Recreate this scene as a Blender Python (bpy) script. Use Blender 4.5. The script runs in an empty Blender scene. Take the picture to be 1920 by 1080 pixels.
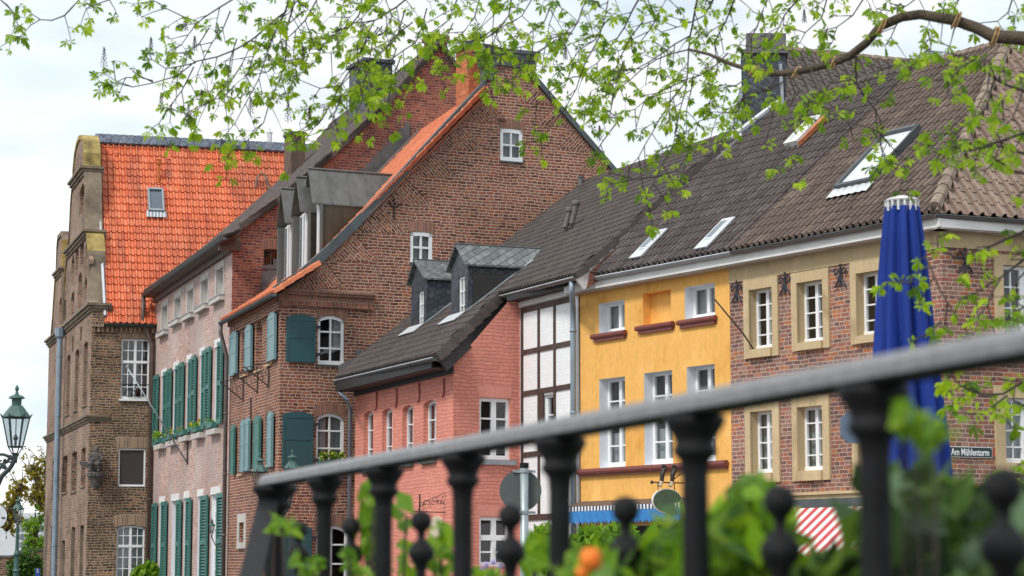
import bpy, bmesh, math, random
from math import sin, cos, tan, atan, pi, hypot, radians, sqrt
from mathutils import Vector, Matrix
from mathutils.geometry import tessellate_polygon
R = random.Random(7)
C = bpy.context.scene.collection
# ------------------------------------------------------------------ survey geometry (focal length and pitch of the photograph)
F = 4200.; HY = 1067.; TH = atan((HY - 540) / F); CZ = 1.3
cT, sT = cos(TH), sin(TH)
def ray(u, v):
    a = (u - 960) / F; b = (540 - v) / F
    return (a, cT - sT * b, sT + cT * b)
def vdir(vx):
    a = (vx - 960) / F; c = 1 / cT; l = hypot(a, c); return (a / l, c / l)
def at3(u, v, Y):
    r = ray(u, v); t = Y / r[1]; return Vector((t * r[0], Y, CZ + t * r[2]))
def atY(u, v, Y):
    p = at3(u, v, Y); return (p.x, p.y)
class PL:                                  # a vertical wall plane: o + s*d, z up, n outwards
    def __init__(s, o, d):
        s.o = o; s.d = d; n = (d[1], -d[0])
        if n[0] * -o[0] + n[1] * -o[1] < 0: n = (-n[0], -n[1])
        s.n = n
    def hit(s, u, v):
        r = ray(u, v); det = -r[0] * s.d[1] + s.d[0] * r[1]
        t = (-s.o[0] * s.d[1] + s.d[0] * s.o[1]) / det
        return (r[0] * s.o[1] - r[1] * s.o[0]) / det, CZ + t * r[2]
    def at(s, ss, o=0.): return (s.o[0] + ss * s.d[0] + o * s.n[0], s.o[1] + ss * s.d[1] + o * s.n[1])
    def P(s, ss, z, o=0.):
        a = s.at(ss, o); return Vector((a[0], a[1], z))
    def px(s, u, v, o=0.):
        h = s.off(o).hit(u, v) if o else s.hit(u, v); return s.P(h[0], h[1], o)
    def off(s, o): return PL(s.at(0, o), s.d)
    def rect(s, xl, xr, yt, yb):
        a = s.hit(xl, yt); b = s.hit(xl, yb); c = s.hit(xr, (yt + yb) / 2)
        s0, s1 = sorted(((a[0] + b[0]) / 2, c[0])); z0, z1 = sorted((a[1], b[1])); return s0, s1, z0, z1
# ------------------------------------------------------------------ mesh builder
class MB:
    def __init__(s): s.v = []; s.f = []; s.m = []; s.uv = []
    def face(s, pts, m=0, uv=None):
        i = len(s.v); s.v += [tuple(p) for p in pts]; s.f.append(tuple(range(i, i + len(pts)))); s.m.append(m)
        if uv is None:
            p0, p1, p2 = Vector(pts[0]), Vector(pts[1]), Vector(pts[2])
            nn = (p1 - p0).cross(p2 - p0)
            if abs(nn.z) > .8 * nn.length: uv = [(p[0], p[1]) for p in pts]
            else:
                h = Vector((-nn.y, nn.x, 0)); h = h.normalized() if h.length > 1e-9 else Vector((1, 0, 0))
                uv = [(Vector(p).dot(h), p[2]) for p in pts]
        s.uv += list(uv)
    def hexa(s, p, m=0):                   # p: 8 points, bottom 4 then top 4
        for q in ((3, 2, 1, 0), (4, 5, 6, 7), (0, 1, 5, 4), (1, 2, 6, 5), (2, 3, 7, 6), (3, 0, 4, 7)): s.face([p[i] for i in q], m)
    def fbox(s, pl, s0, s1, z0, z1, o0, o1, m=0):
        P = pl.P; s.hexa([P(s0, z0, o0), P(s1, z0, o0), P(s1, z0, o1), P(s0, z0, o1), P(s0, z1, o0), P(s1, z1, o0), P(s1, z1, o1), P(s0, z1, o1)], m)
    def box(s, x0, x1, y0, y1, z0, z1, m=0):
        s.hexa([(x0, y0, z0), (x1, y0, z0), (x1, y1, z0), (x0, y1, z0), (x0, y0, z1), (x1, y0, z1), (x1, y1, z1), (x0, y1, z1)], m)
    def prism(s, poly, vec, m=0):          # polygon (3D points) swept along vec
        a = [Vector(p) for p in poly]; b = [p + Vector(vec) for p in a]; n = len(a)
        s.poly(a, m); s.poly(b[::-1], m)
        for i in range(n): s.face([a[i], a[(i + 1) % n], b[(i + 1) % n], b[i]], m)
    def poly(s, pts, m=0):
        if len(pts) <= 4: s.face(pts, m)
        else:
            for t in tessellate_polygon([pts]): s.face([pts[i] for i in t], m)
    def tube(s, pts, r, n=8, m=0, caps=True):
        pts = [Vector(p) for p in pts]; rr = r if isinstance(r, (list, tuple)) else [r] * len(pts); rings = []
        for i, p in enumerate(pts):
            t = (pts[min(i + 1, len(pts) - 1)] - pts[max(i - 1, 0)]).normalized()
            a = t.cross(Vector((0, 0, 1)) if abs(t.z) < .9 else Vector((0, 1, 0))).normalized(); b = t.cross(a)
            rings.append([p + (a * cos(2 * pi * k / n) + b * sin(2 * pi * k / n)) * rr[i] for k in range(n)])
        for i in range(len(rings) - 1):
            for k in range(n): s.face([rings[i][k], rings[i][(k + 1) % n], rings[i + 1][(k + 1) % n], rings[i + 1][k]], m)
        if caps: s.face(rings[0][::-1], m); s.face(rings[-1], m)
    def lathe(s, c, prof, n=16, m=0, sq=0):
        c = Vector(c); ring = []
        for r, z in prof: ring.append([c + Vector((r * cos(2 * pi * (k + .5 * sq) / n), r * sin(2 * pi * (k + .5 * sq) / n), z)) for k in range(n)])
        for i in range(len(ring) - 1):
            for k in range(n): s.face([ring[i][k], ring[i][(k + 1) % n], ring[i + 1][(k + 1) % n], ring[i + 1][k]], m)
        s.face(ring[0][::-1], m); s.face(ring[-1], m)
    def ball(s, c, r, m=0, sc=(1, 1, 1), n=10):
        c = Vector(c); rings = []
        for i in range(n // 2 + 1):
            a = -pi / 2 + pi * i / (n // 2); rr = max(cos(a), .02)
            rings.append([c + Vector((r * rr * cos(2 * pi * k / n) * sc[0], r * rr * sin(2 * pi * k / n) * sc[1], r * sin(a) * sc[2])) for k in range(n)])
        for i in range(len(rings) - 1):
            for k in range(n): s.face([rings[i][k], rings[i][(k + 1) % n], rings[i + 1][(k + 1) % n], rings[i + 1][k]], m)
    def build(s, name, mats, parent=None, smooth=False, loc=None, fix=True):
        me = bpy.data.meshes.new(name); off = Vector(parent_loc(parent)) if loc is None else Vector(loc)
        me.from_pydata([(p[0] - off.x, p[1] - off.y, p[2] - off.z) for p in s.v], [], s.f)
        u = me.uv_layers.new(name='UVMap')
        for i, c in enumerate(s.uv): u.data[i].uv = c
        if not isinstance(mats, (list, tuple)): mats = [mats]
        for m in mats: me.materials.append(m)
        for i, p in enumerate(me.polygons): p.material_index = min(s.m[i], len(mats) - 1)
        if smooth or fix:
            bm = bmesh.new(); bm.from_mesh(me); bmesh.ops.remove_doubles(bm, verts=bm.verts, dist=.0004)
            bm.to_mesh(me); bm.free()
        if smooth:
            for p in me.polygons: p.use_smooth = True
        o = bpy.data.objects.new(name, me); C.objects.link(o)
        if parent: o.parent = parent
        elif loc is not None: o.location = off
        return o
def parent_loc(p):
    l = Vector((0, 0, 0))
    while p is not None: l += p.location; p = p.parent
    return l
def tag(o, label, cat=None, group=None, kind=None):
    if label: o['label'] = label
    if cat: o['category'] = cat
    if group: o['group'] = group
    if kind: o['kind'] = kind
    return o
def thing(name, label, cat, loc, group=None):
    o = bpy.data.objects.new(name, None); C.objects.link(o); o.location = loc; o.empty_display_size = .3
    return tag(o, label, cat, group)
# ------------------------------------------------------------------ materials
def newmat(name):
    m = bpy.data.materials.new(name); m.use_nodes = True; nt = m.node_tree; b = nt.nodes['Principled BSDF']; return m, nt, b
def N(nt, t, **k):
    n = nt.nodes.new(t)
    for a, v in k.items():
        if a in n.inputs.keys(): n.inputs[a].default_value = v
        else: setattr(n, a, v)
    return n
def c4(c): return (c[0], c[1], c[2], 1)
def ramp(nt, stops, interp='LINEAR'):
    r = N(nt, 'ShaderNodeValToRGB'); e = r.color_ramp; e.interpolation = interp
    while len(e.elements) < len(stops): e.elements.new(.5)
    for el, (p, c) in zip(e.elements, stops): el.position = p; el.color = c4(c)
    return r
def mixc(nt, fac, a, b, mode='MIX'):
    m = N(nt, 'ShaderNodeMix', data_type='RGBA', blend_type=mode); L = nt.links
    for sock, v in ((0, fac), (6, a), (7, b)):
        if hasattr(v, 'is_output') or isinstance(v, bpy.types.NodeSocket): L.new(v, m.inputs[sock])
        elif sock == 0: m.inputs[0].default_value = v
        else: m.inputs[sock].default_value = c4(v)
    return m.outputs[2]
def plain(name, col, rough=.6, var=.15, scale=3., metal=0., bump=.0, spec=.5, streak=None):
    m, nt, b = newmat(name); L = nt.links
    tc = N(nt, 'ShaderNodeTexCoord'); no = N(nt, 'ShaderNodeTexNoise', Scale=scale, Detail=6., Roughness=.6); 
    if streak:
        mp = N(nt, 'ShaderNodeMapping'); mp.inputs['Scale'].default_value = streak; L.new(tc.outputs['Object'], mp.inputs[0]); L.new(mp.outputs[0], no.inputs['Vector'])
    else: L.new(tc.outputs['Object'], no.inputs['Vector'])
    r = ramp(nt, [(.3, [c * (1 - var) for c in col]), (.7, [min(1, c * (1 + var)) for c in col])]); L.new(no.outputs[0], r.inputs[0]); L.new(r.outputs[0], b.inputs['Base Color'])
    b.inputs['Roughness'].default_value = rough; b.inputs['Metallic'].default_value = metal; b.inputs['Specular IOR Level'].default_value = spec
    if bump:
        bp = N(nt, 'ShaderNodeBump', Strength=bump, Distance=.02); n2 = N(nt, 'ShaderNodeTexNoise', Scale=scale * 8, Detail=5.); L.new(tc.outputs['Object'], n2.inputs['Vector']); L.new(n2.outputs[0], bp.inputs['Height']); L.new(bp.outputs[0], b.inputs['Normal'])
    return m
def brick(name, cols, mortar, bh=.09, bw=.27, ms=.011, wob=.02, stain=(.75, 1.15), paint=None, bump=.6, rough=.85, tint2=None, sc2=.35):
    m, nt, b = newmat(name); L = nt.links
    uv = N(nt, 'ShaderNodeUVMap'); no = N(nt, 'ShaderNodeTexNoise', Scale=2.2, Detail=3.); L.new(uv.outputs[0], no.inputs['Vector'])
    sub = N(nt, 'ShaderNodeVectorMath', operation='SUBTRACT'); L.new(no.outputs['Color'], sub.inputs[0]); sub.inputs[1].default_value = (.5, .5, .5)
    scl = N(nt, 'ShaderNodeVectorMath', operation='SCALE'); L.new(sub.outputs[0], scl.inputs[0]); scl.inputs['Scale'].default_value = wob * 5
    add0 = N(nt, 'ShaderNodeVectorMath', operation='ADD'); L.new(uv.outputs[0], add0.inputs[0]); L.new(scl.outputs[0], add0.inputs[1])
    nf = N(nt, 'ShaderNodeTexNoise', Scale=14., Detail=2.); L.new(uv.outputs[0], nf.inputs['Vector'])
    s2 = N(nt, 'ShaderNodeVectorMath', operation='SUBTRACT'); L.new(nf.outputs['Color'], s2.inputs[0]); s2.inputs[1].default_value = (.5, .5, .5)
    s3 = N(nt, 'ShaderNodeVectorMath', operation='SCALE'); L.new(s2.outputs[0], s3.inputs[0]); s3.inputs['Scale'].default_value = wob * 1.6
    add = N(nt, 'ShaderNodeVectorMath', operation='ADD'); L.new(add0.outputs[0], add.inputs[0]); L.new(s3.outputs[0], add.inputs[1])
    br = N(nt, 'ShaderNodeTexBrick'); br.inputs['Scale'].default_value = 1.; br.inputs['Brick Width'].default_value = bw; br.inputs['Row Height'].default_value = bh
    br.inputs['Mortar Size'].default_value = ms; br.inputs['Mortar Smooth'].default_value = .4; br.inputs['Color1'].default_value = (0, 0, 0, 1); br.inputs['Color2'].default_value = (1, 1, 1, 1); br.inputs['Mortar'].default_value = (.5, .5, .5, 1)
    br.squash_frequency = 3; br.squash = .6
    L.new(add.outputs[0], br.inputs['Vector'])
    n = len(cols); rp = ramp(nt, [(i / n, c) for i, c in enumerate(cols)], 'CONSTANT' if not paint else 'LINEAR'); L.new(br.outputs['Color'], rp.inputs[0])
    st = N(nt, 'ShaderNodeTexNoise', Scale=sc2, Detail=7., Roughness=.65); L.new(uv.outputs[0], st.inputs['Vector'])
    fi = N(nt, 'ShaderNodeTexNoise', Scale=9., Detail=6., Roughness=.7); L.new(uv.outputs[0], fi.inputs['Vector'])
    sr = ramp(nt, [(.3, (stain[0],) * 3), (.7, (stain[1],) * 3)]); L.new(st.outputs[0], sr.inputs[0])
    fv = .06 if paint else .2; fr = ramp(nt, [(.3, (1 - fv,) * 3), (.7, (1 + fv,) * 3)]); L.new(fi.outputs[0], fr.inputs[0])
    c = mixc(nt, 1., rp.outputs[0], fr.outputs[0], 'MULTIPLY')
    if tint2:
        t2 = N(nt, 'ShaderNodeTexNoise', Scale=.5, Detail=5., Roughness=.6); mp = N(nt, 'ShaderNodeMapping'); mp.inputs['Location'].default_value = (9, 4, 0); L.new(uv.outputs[0], mp.inputs[0]); L.new(mp.outputs[0], t2.inputs['Vector'])
        tr = ramp(nt, [(.42, (0,) * 3), (.62, (tint2[1],) * 3)]); L.new(t2.outputs[0], tr.inputs[0]); c = mixc(nt, tr.outputs[0], c, tint2[0])
    c = mixc(nt, br.outputs['Fac'], c, mortar)
    c = mixc(nt, 1., c, sr.outputs[0], 'MULTIPLY')
    L.new(c, b.inputs['Base Color']); b.inputs['Roughness'].default_value = rough; b.inputs['Specular IOR Level'].default_value = .25
    mul = N(nt, 'ShaderNodeMath', operation='MULTIPLY_ADD'); L.new(br.outputs['Fac'], mul.inputs[0]); mul.inputs[1].default_value = -1.; L.new(fi.outputs[0], mul.inputs[2])
    bp = N(nt, 'ShaderNodeBump', Strength=bump, Distance=.015); L.new(mul.outputs[0], bp.inputs['Height']); L.new(bp.outputs[0], b.inputs['Normal'])
    return m
def tiles(name, cols, dirt, dirtamt=.5, rough=.6, sc=.8, moss=None):
    m, nt, b = newmat(name); L = nt.links; uv = N(nt, 'ShaderNodeUVMap')
    fl = N(nt, 'ShaderNodeVectorMath', operation='FLOOR'); L.new(uv.outputs[0], fl.inputs[0]); wn = N(nt, 'ShaderNodeTexWhiteNoise', noise_dimensions='2D'); L.new(fl.outputs[0], wn.inputs['Vector'])
    n = len(cols); rp = ramp(nt, [(i / max(1, n - 1), c) for i, c in enumerate(cols)]); L.new(wn.outputs['Value'], rp.inputs[0])
    st = N(nt, 'ShaderNodeTexNoise', Scale=sc * .35, Detail=8., Roughness=.7); mp = N(nt, 'ShaderNodeMapping'); mp.inputs['Scale'].default_value = (1.3, .28, 1); L.new(uv.outputs[0], mp.inputs[0]); L.new(mp.outputs[0], st.inputs['Vector'])
    dr = ramp(nt, [(.45, (0,) * 3), (.75, (dirtamt,) * 3)]); L.new(st.outputs[0], dr.inputs[0])
    c = mixc(nt, dr.outputs[0], rp.outputs[0], dirt)
    fi = N(nt, 'ShaderNodeTexNoise', Scale=5., Detail=6., Roughness=.75); L.new(uv.outputs[0], fi.inputs['Vector']); fr = ramp(nt, [(.3, (.75,) * 3), (.7, (1.25,) * 3)]); L.new(fi.outputs[0], fr.inputs[0])
    c = mixc(nt, 1., c, fr.outputs[0], 'MULTIPLY')
    if moss:
        mo = N(nt, 'ShaderNodeTexNoise', Scale=2.3, Detail=8., Roughness=.8); L.new(uv.outputs[0], mo.inputs['Vector']); mr = ramp(nt, [(.6, (0,) * 3), (.68, (.8,) * 3)]); L.new(mo.outputs[0], mr.inputs[0]); c = mixc(nt, mr.outputs[0], c, moss)
    L.new(c, b.inputs['Base Color']); b.inputs['Roughness'].default_value = rough; b.inputs['Specular IOR Level'].default_value = .3
    return m
def slate(name, c1, c2, w=.22, h=.14, rough=.45):
    m, nt, b = newmat(name); L = nt.links; uv = N(nt, 'ShaderNodeUVMap'); mp = N(nt, 'ShaderNodeMapping'); mp.inputs['Rotation'].default_value = (0, 0, .5); L.new(uv.outputs[0], mp.inputs[0])
    br = N(nt, 'ShaderNodeTexBrick'); L.new(mp.outputs[0], br.inputs['Vector'])
    for k, v in (('Scale', 1.), ('Brick Width', w), ('Row Height', h), ('Mortar Size', .008), ('Mortar Smooth', .3), ('Color1', c4(c1)), ('Color2', c4(c2)), ('Mortar', (.008, .01, .013, 1))): br.inputs[k].default_value = v
    fi = N(nt, 'ShaderNodeTexNoise', Scale=6., Detail=5.); L.new(uv.outputs[0], fi.inputs['Vector']); fr = ramp(nt, [(.3, (.7,) * 3), (.7, (1.3,) * 3)]); L.new(fi.outputs[0], fr.inputs[0])
    L.new(mixc(nt, 1., br.outputs['Color'], fr.outputs[0], 'MULTIPLY'), b.inputs['Base Color']); b.inputs['Roughness'].default_value = rough
    bp = N(nt, 'ShaderNodeBump', Strength=.7, Distance=.02); bp.invert = True; L.new(br.outputs['Fac'], bp.inputs['Height']); L.new(bp.outputs[0], b.inputs['Normal'])
    return m
def render_mat(name, col, stainc):
    m, nt, b = newmat(name); L = nt.links; uv = N(nt, 'ShaderNodeUVMap')
    a = N(nt, 'ShaderNodeTexNoise', Scale=.9, Detail=8., Roughness=.62, Distortion=.6); mp = N(nt, 'ShaderNodeMapping'); mp.inputs['Scale'].default_value = (1.2, .6, 1); L.new(uv.outputs[0], mp.inputs[0]); L.new(mp.outputs[0], a.inputs['Vector'])
    r = ramp(nt, [(.30, stainc), (.46, col), (.56, col), (.72, [min(1, c * 1.08 + .035) for c in col])]); L.new(a.outputs[0], r.inputs[0])
    v = N(nt, 'ShaderNodeTexNoise', Scale=3., Detail=6., Roughness=.7); m2 = N(nt, 'ShaderNodeMapping'); m2.inputs['Scale'].default_value = (4., .35, 1); L.new(uv.outputs[0], m2.inputs[0]); L.new(m2.outputs[0], v.inputs['Vector']); r2 = ramp(nt, [(.30, (.80, .76, .72)), (.42, (.99,) * 3), (.6, (1.02,) * 3)]); L.new(v.outputs[0], r2.inputs[0])
    v3 = N(nt, 'ShaderNodeTexNoise', Scale=5., Detail=9., Roughness=.75); L.new(uv.outputs[0], v3.inputs['Vector']); r3 = ramp(nt, [(.32, (.88,) * 3), (.5, (1.,) * 3), (.7, (1.05,) * 3)]); L.new(v3.outputs[0], r3.inputs[0]); L.new(mixc(nt, 1., mixc(nt, 1., r.outputs[0], r2.outputs[0], 'MULTIPLY'), r3.outputs[0], 'MULTIPLY'), b.inputs['Base Color']); b.inputs['Roughness'].default_value = .9; b.inputs['Specular IOR Level'].default_value = .2
    n = N(nt, 'ShaderNodeTexNoise', Scale=22., Detail=5.); L.new(uv.outputs[0], n.inputs['Vector']); bp = N(nt, 'ShaderNodeBump', Strength=.35, Distance=.01); L.new(n.outputs[0], bp.inputs['Height']); L.new(bp.outputs[0], b.inputs['Normal'])
    return m
def glassmat():
    m, nt, b = newmat('window_glass'); L = nt.links; nt.nodes.remove(b); out = nt.nodes['Material Output']
    g = N(nt, 'ShaderNodeBsdfGlossy', Roughness=.03); g.inputs[0].default_value = (.95, .97, 1, 1); t = N(nt, 'ShaderNodeBsdfTransparent'); t.inputs[0].default_value = (.8, .84, .84, 1)
    lw = N(nt, 'ShaderNodeLayerWeight', Blend=.5); pw = N(nt, 'ShaderNodeMath', operation='POWER'); L.new(lw.outputs['Facing'], pw.inputs[0]); pw.inputs[1].default_value = 3.2; ml = N(nt, 'ShaderNodeMath', operation='MULTIPLY_ADD'); L.new(pw.outputs[0], ml.inputs[0]); ml.inputs[1].default_value = .75; ml.inputs[2].default_value = .085; mx = N(nt, 'ShaderNodeMixShader'); L.new(ml.outputs[0], mx.inputs[0]); L.new(t.outputs[0], mx.inputs[1]); L.new(g.outputs[0], mx.inputs[2]); L.new(mx.outputs[0], out.inputs[0])
    tc = N(nt, 'ShaderNodeTexCoord'); no = N(nt, 'ShaderNodeTexNoise', Scale=1.5, Detail=2.); bp = N(nt, 'ShaderNodeBump', Strength=.06, Distance=.05); L.new(tc.outputs['Object'], no.inputs['Vector']); L.new(no.outputs[0], bp.inputs['Height']); L.new(bp.outputs[0], g.inputs['Normal'])
    return m
def leafmat(name, cols, tr=.45):
    m, nt, b = newmat(name); L = nt.links; nt.nodes.remove(b); out = nt.nodes['Material Output']
    uv = N(nt, 'ShaderNodeUVMap'); wn = N(nt, 'ShaderNodeTexWhiteNoise', noise_dimensions='2D'); fl = N(nt, 'ShaderNodeVectorMath', operation='FLOOR'); L.new(uv.outputs[0], fl.inputs[0]); L.new(fl.outputs[0], wn.inputs['Vector'])
    r = ramp(nt, [(i / (len(cols) - 1), c) for i, c in enumerate(cols)]); L.new(wn.outputs['Value'], r.inputs[0])
    d = N(nt, 'ShaderNodeBsdfPrincipled'); d.inputs['Roughness'].default_value = .5; d.inputs['Specular IOR Level'].default_value = .3; L.new(r.outputs[0], d.inputs['Base Color'])
    t = N(nt, 'ShaderNodeBsdfTranslucent'); L.new(mixc(nt, 1., r.outputs[0], (1.5, 1.45, .7), 'MULTIPLY'), t.inputs[0]); mx = N(nt, 'ShaderNodeMixShader'); mx.inputs[0].default_value = tr
    L.new(d.outputs[0], mx.inputs[1]); L.new(t.outputs[0], mx.inputs[2]); L.new(mx.outputs[0], out.inputs[0]); return m
def stripe(name, a, b_, w, axis=0):
    m, nt, b = newmat(name); L = nt.links; uv = N(nt, 'ShaderNodeUVMap'); sx = N(nt, 'ShaderNodeSeparateXYZ'); L.new(uv.outputs[0], sx.inputs[0])
    d = N(nt, 'ShaderNodeMath', operation='DIVIDE'); L.new(sx.outputs[axis], d.inputs[0]); d.inputs[1].default_value = w; f = N(nt, 'ShaderNodeMath', operation='FRACT'); L.new(d.outputs[0], f.inputs[0]); g = N(nt, 'ShaderNodeMath', operation='GREATER_THAN'); L.new(f.outputs[0], g.inputs[0]); g.inputs[1].default_value = .5
    L.new(mixc(nt, g.outputs[0], a, b_), b.inputs['Base Color']); b.inputs['Roughness'].default_value = .8; return m
M = {}
M['brickB'] = brick('red_brown_brick', [(.12, .045, .034), (.22, .075, .052), (.28, .095, .064), (.31, .10, .062), (.24, .10, .075), (.17, .068, .052), (.36, .13, .065), (.27, .125, .09)], (.55, .40, .30), stain=(.62, 1.14), tint2=((.26, .115, .085), .3), ms=.014, wob=.016)
M['brickA'] = brick('weathered_pinkish_brick', [(.42, .26, .225), (.49, .315, .27), (.38, .22, .185), (.54, .38, .33), (.45, .27, .23)], (.55, .43, .385), bh=.09, bw=.26, ms=.014, stain=(.8, 1.2), tint2=((.44, .38, .36), .75), bump=.4)
M['brickAs'] = brick('dark_red_gable_brick', [(.19, .065, .052), (.27, .09, .066), (.32, .11, .075), (.15, .06, .05), (.35, .125, .078), (.22, .08, .062)], (.40, .26, .20), stain=(.7, 1.1))
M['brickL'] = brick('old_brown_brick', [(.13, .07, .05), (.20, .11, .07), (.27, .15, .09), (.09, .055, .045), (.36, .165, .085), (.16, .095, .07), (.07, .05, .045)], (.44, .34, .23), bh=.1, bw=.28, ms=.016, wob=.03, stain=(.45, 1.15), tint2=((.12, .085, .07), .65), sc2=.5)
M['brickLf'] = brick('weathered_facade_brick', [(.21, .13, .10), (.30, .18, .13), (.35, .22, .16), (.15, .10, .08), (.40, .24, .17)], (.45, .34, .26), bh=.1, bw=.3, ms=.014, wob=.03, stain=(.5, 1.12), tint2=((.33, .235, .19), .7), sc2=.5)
M['brickR'] = brick('mottled_red_brick', [(.22, .10, .082), (.30, .125, .095), (.17, .095, .088), (.34, .13, .09), (.26, .135, .11), (.42, .155, .075), (.19, .105, .095), (.32, .19, .145), (.31, .12, .09), (.27, .14, .115)], (.52, .42, .33), bh=.088, bw=.26, ms=.010, wob=.01, stain=(.72, 1.15))
M['arch'] = brick('soldier_brick', [(.22, .085, .06), (.28, .10, .07), (.16, .07, .05), (.32, .13, .085)], (.40, .29, .22), bh=.30, bw=.085, ms=.010, wob=.006)
M['archL'] = brick('old_soldier_brick', [(.28, .17, .11), (.22, .13, .09), (.34, .21, .13), (.16, .10, .07)], (.42, .33, .24), bh=.40, bw=.10, ms=.014, wob=.012)
M['pink'] = brick('salmon_painted_brick', [(.78, .30, .225), (.82, .325, .245), (.75, .285, .215)], (.66, .23, .175), bh=.095, bw=.32, ms=.010, wob=.03, stain=(.84, 1.06), paint=1, bump=1.)
M['whitebrick'] = brick('white_painted_brick', [(.84, .85, .86), (.87, .88, .89), (.83, .84, .85)], (.74, .75, .77), bh=.09, bw=.3, ms=.006, wob=.02, stain=(.97, 1.02), paint=1, bump=.3)
M['yellow'] = render_mat('ochre_yellow_render', (.82, .45, .125), (.70, .33, .07))
M['stone'] = render_mat('sandstone_trim', (.53, .41, .245), (.38, .28, .16))
M['stoneL'] = plain('mossy_limestone', (.195, .155, .11), .9, .5, 1.5, bump=.5)
M['lichen'] = plain('yellow_lichen_stone', (.34, .255, .085), .9, .6, 1.8, bump=.5)
M['greystone'] = plain('grey_lintel_stone', (.50, .475, .44), .8, .12, 2.)
M['redtile'] = tiles('orange_pantile', [(.58, .13, .06), (.73, .20, .09), (.67, .17, .075), (.78, .25, .125), (.70, .18, .08)], (.20, .085, .07), .8, .6)
M['redtileB'] = tiles('orange_pantile_small', [(.56, .16, .075), (.70, .23, .11)], (.25, .11, .07), .4, .6)
M['browntile'] = tiles('dark_brown_pantile', [(.08, .066, .06), (.115, .095, .086), (.095, .077, .07)], (.05, .042, .04), .5, .6)
M['greytile'] = tiles('grey_brown_pantile', [(.085, .07, .067), (.13, .106, .10), (.105, .086, .082), (.165, .137, .125)], (.045, .037, .036), .6, .65, moss=(.17, .15, .125))
M['tantile'] = tiles('reddish_brown_pantile', [(.135, .10, .084), (.185, .14, .12), (.155, .115, .096), (.24, .185, .155)], (.065, .05, .044), .6, .7, moss=(.27, .24, .2))
M['hiptile'] = tiles('light_brown_pantile', [(.22, .155, .125), (.30, .22, .18), (.25, .18, .145)], (.13, .10, .085), .5, .75, moss=(.40, .36, .29))
M['ridge'] = plain('lichened_ridge_tile', (.24, .185, .14), .85, .5, 5., bump=.6)
M['ridged'] = plain('dark_ridge_tile', (.085, .066, .058), .7, .3, 4., bump=.4)
M['slate'] = slate('blue_grey_slate', (.038, .048, .062), (.075, .088, .108))
M['slater'] = slate('weathered_slate_roof', (.10, .11, .11), (.17, .18, .175), .3, .16, .5)
M['slateridge'] = slate('blue_slate_ridge', (.07, .09, .13), (.14, .16, .2), .3, .5)
M['zinc'] = plain('zinc_sheet', (.33, .36, .39), .45, .15, 3., metal=.4)
M['zincl'] = plain('bright_zinc_flashing', (.62, .65, .68), .45, .12, 6., metal=.2)
M['zincd'] = plain('dark_painted_metal', (.085, .095, .10), .5, .2, 3., metal=.2)
M['copper'] = plain('aged_copper_sheet', (.135, .135, .125), .5, .3, 1.3, metal=.3, streak=(3, 3, .5))
M['copperd'] = plain('brown_copper_cladding', (.07, .06, .038), .5, .35, 1.2, metal=.3, streak=(3, 3, .5))
M['lead'] = plain('lead_flashing', (.12, .115, .115), .6, .25, 3.)
M['bargeb'] = plain('slate_grey_verge', (.075, .09, .095), .5, .25, 2.)
M['white'] = plain('white_window_paint', (.82, .83, .84), .4, .03, 2.)
M['revealw'] = plain('white_reveal_plaster', (.76, .78, .82), .8, .05, 2.)
M['fascia'] = plain('white_fascia_paint', (.74, .73, .71), .6, .12, 1.5, streak=(1, 1, 5))
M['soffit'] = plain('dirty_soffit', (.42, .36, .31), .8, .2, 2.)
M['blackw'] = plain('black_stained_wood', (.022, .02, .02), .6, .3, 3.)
M['timber'] = plain('dark_brown_timber', (.075, .045, .036), .7, .35, 4., bump=.5)
M['brownw'] = plain('brown_eaves_board', (.13, .085, .065), .7, .25, 3.)
M['oxred'] = plain('ox_red_sill_paint', (.19, .05, .042), .5, .15, 5.)
M['teal'] = plain('dark_teal_shutter_paint', (.022, .085, .098), .45, .1, 4., streak=(6, 6, .6))
M['tealg'] = plain('green_louvre_paint', (.045, .165, .14), .5, .15, 4.)
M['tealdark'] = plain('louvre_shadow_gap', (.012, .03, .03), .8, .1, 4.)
M['tealsky'] = plain('sky_lit_shutter_teal', (.145, .265, .285), .4, .1, 4.)  # shutters turned to the sky: its light is put into this paler colour
M['gslate'] = plain('green_grey_sill', (.16, .20, .19), .6, .15, 4.)
M['iron'] = plain('rusty_wrought_iron', (.045, .032, .03), .6, .4, 12.)
M['irond'] = plain('blue_black_iron', (.03, .033, .045), .5, .3, 12.)
M['pinkiron'] = plain('painted_iron_rod', (.30, .06, .045), .6, .2, 12.)
M['dark'] = plain('dark_room', (.03, .028, .027), .9, .3, 1.)
M['curtain'] = plain('net_curtain', (.40, .41, .42), .9, .12, 3., streak=(14, 14, .4))
M['screen'] = plain('brown_insect_screen', (.045, .036, .034), .7, .15, 2.)
M['pipebrown'] = plain('brown_downpipe', (.10, .065, .055), .5, .2, 3.)
M['pipeblue'] = plain('blue_grey_downpipe', (.24, .31, .38), .45, .15, 2., metal=.2)
M['pipedk'] = plain('grey_brown_downpipe', (.12, .10, .095), .5, .2, 3.)
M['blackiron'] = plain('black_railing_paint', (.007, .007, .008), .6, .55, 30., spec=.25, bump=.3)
M['handrail'] = plain('worn_grey_handrail', (.22, .22, .225), .45, .3, 9., metal=.3, streak=(1, 6, 6))
M['canvas'] = plain('royal_blue_canvas', (.001, .03, .26), .8, .15, 1.5, streak=(1, 1, .3))
M['navy'] = plain('blue_awning_fabric', (.03, .19, .48), .8, .12, 3.)
M['stripe'] = stripe('red_white_awning', (.50, .07, .09), (.78, .74, .66), .30)
M['fringe'] = stripe('blue_white_fringe', (.03, .05, .14), (.78, .78, .76), .13)
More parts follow.
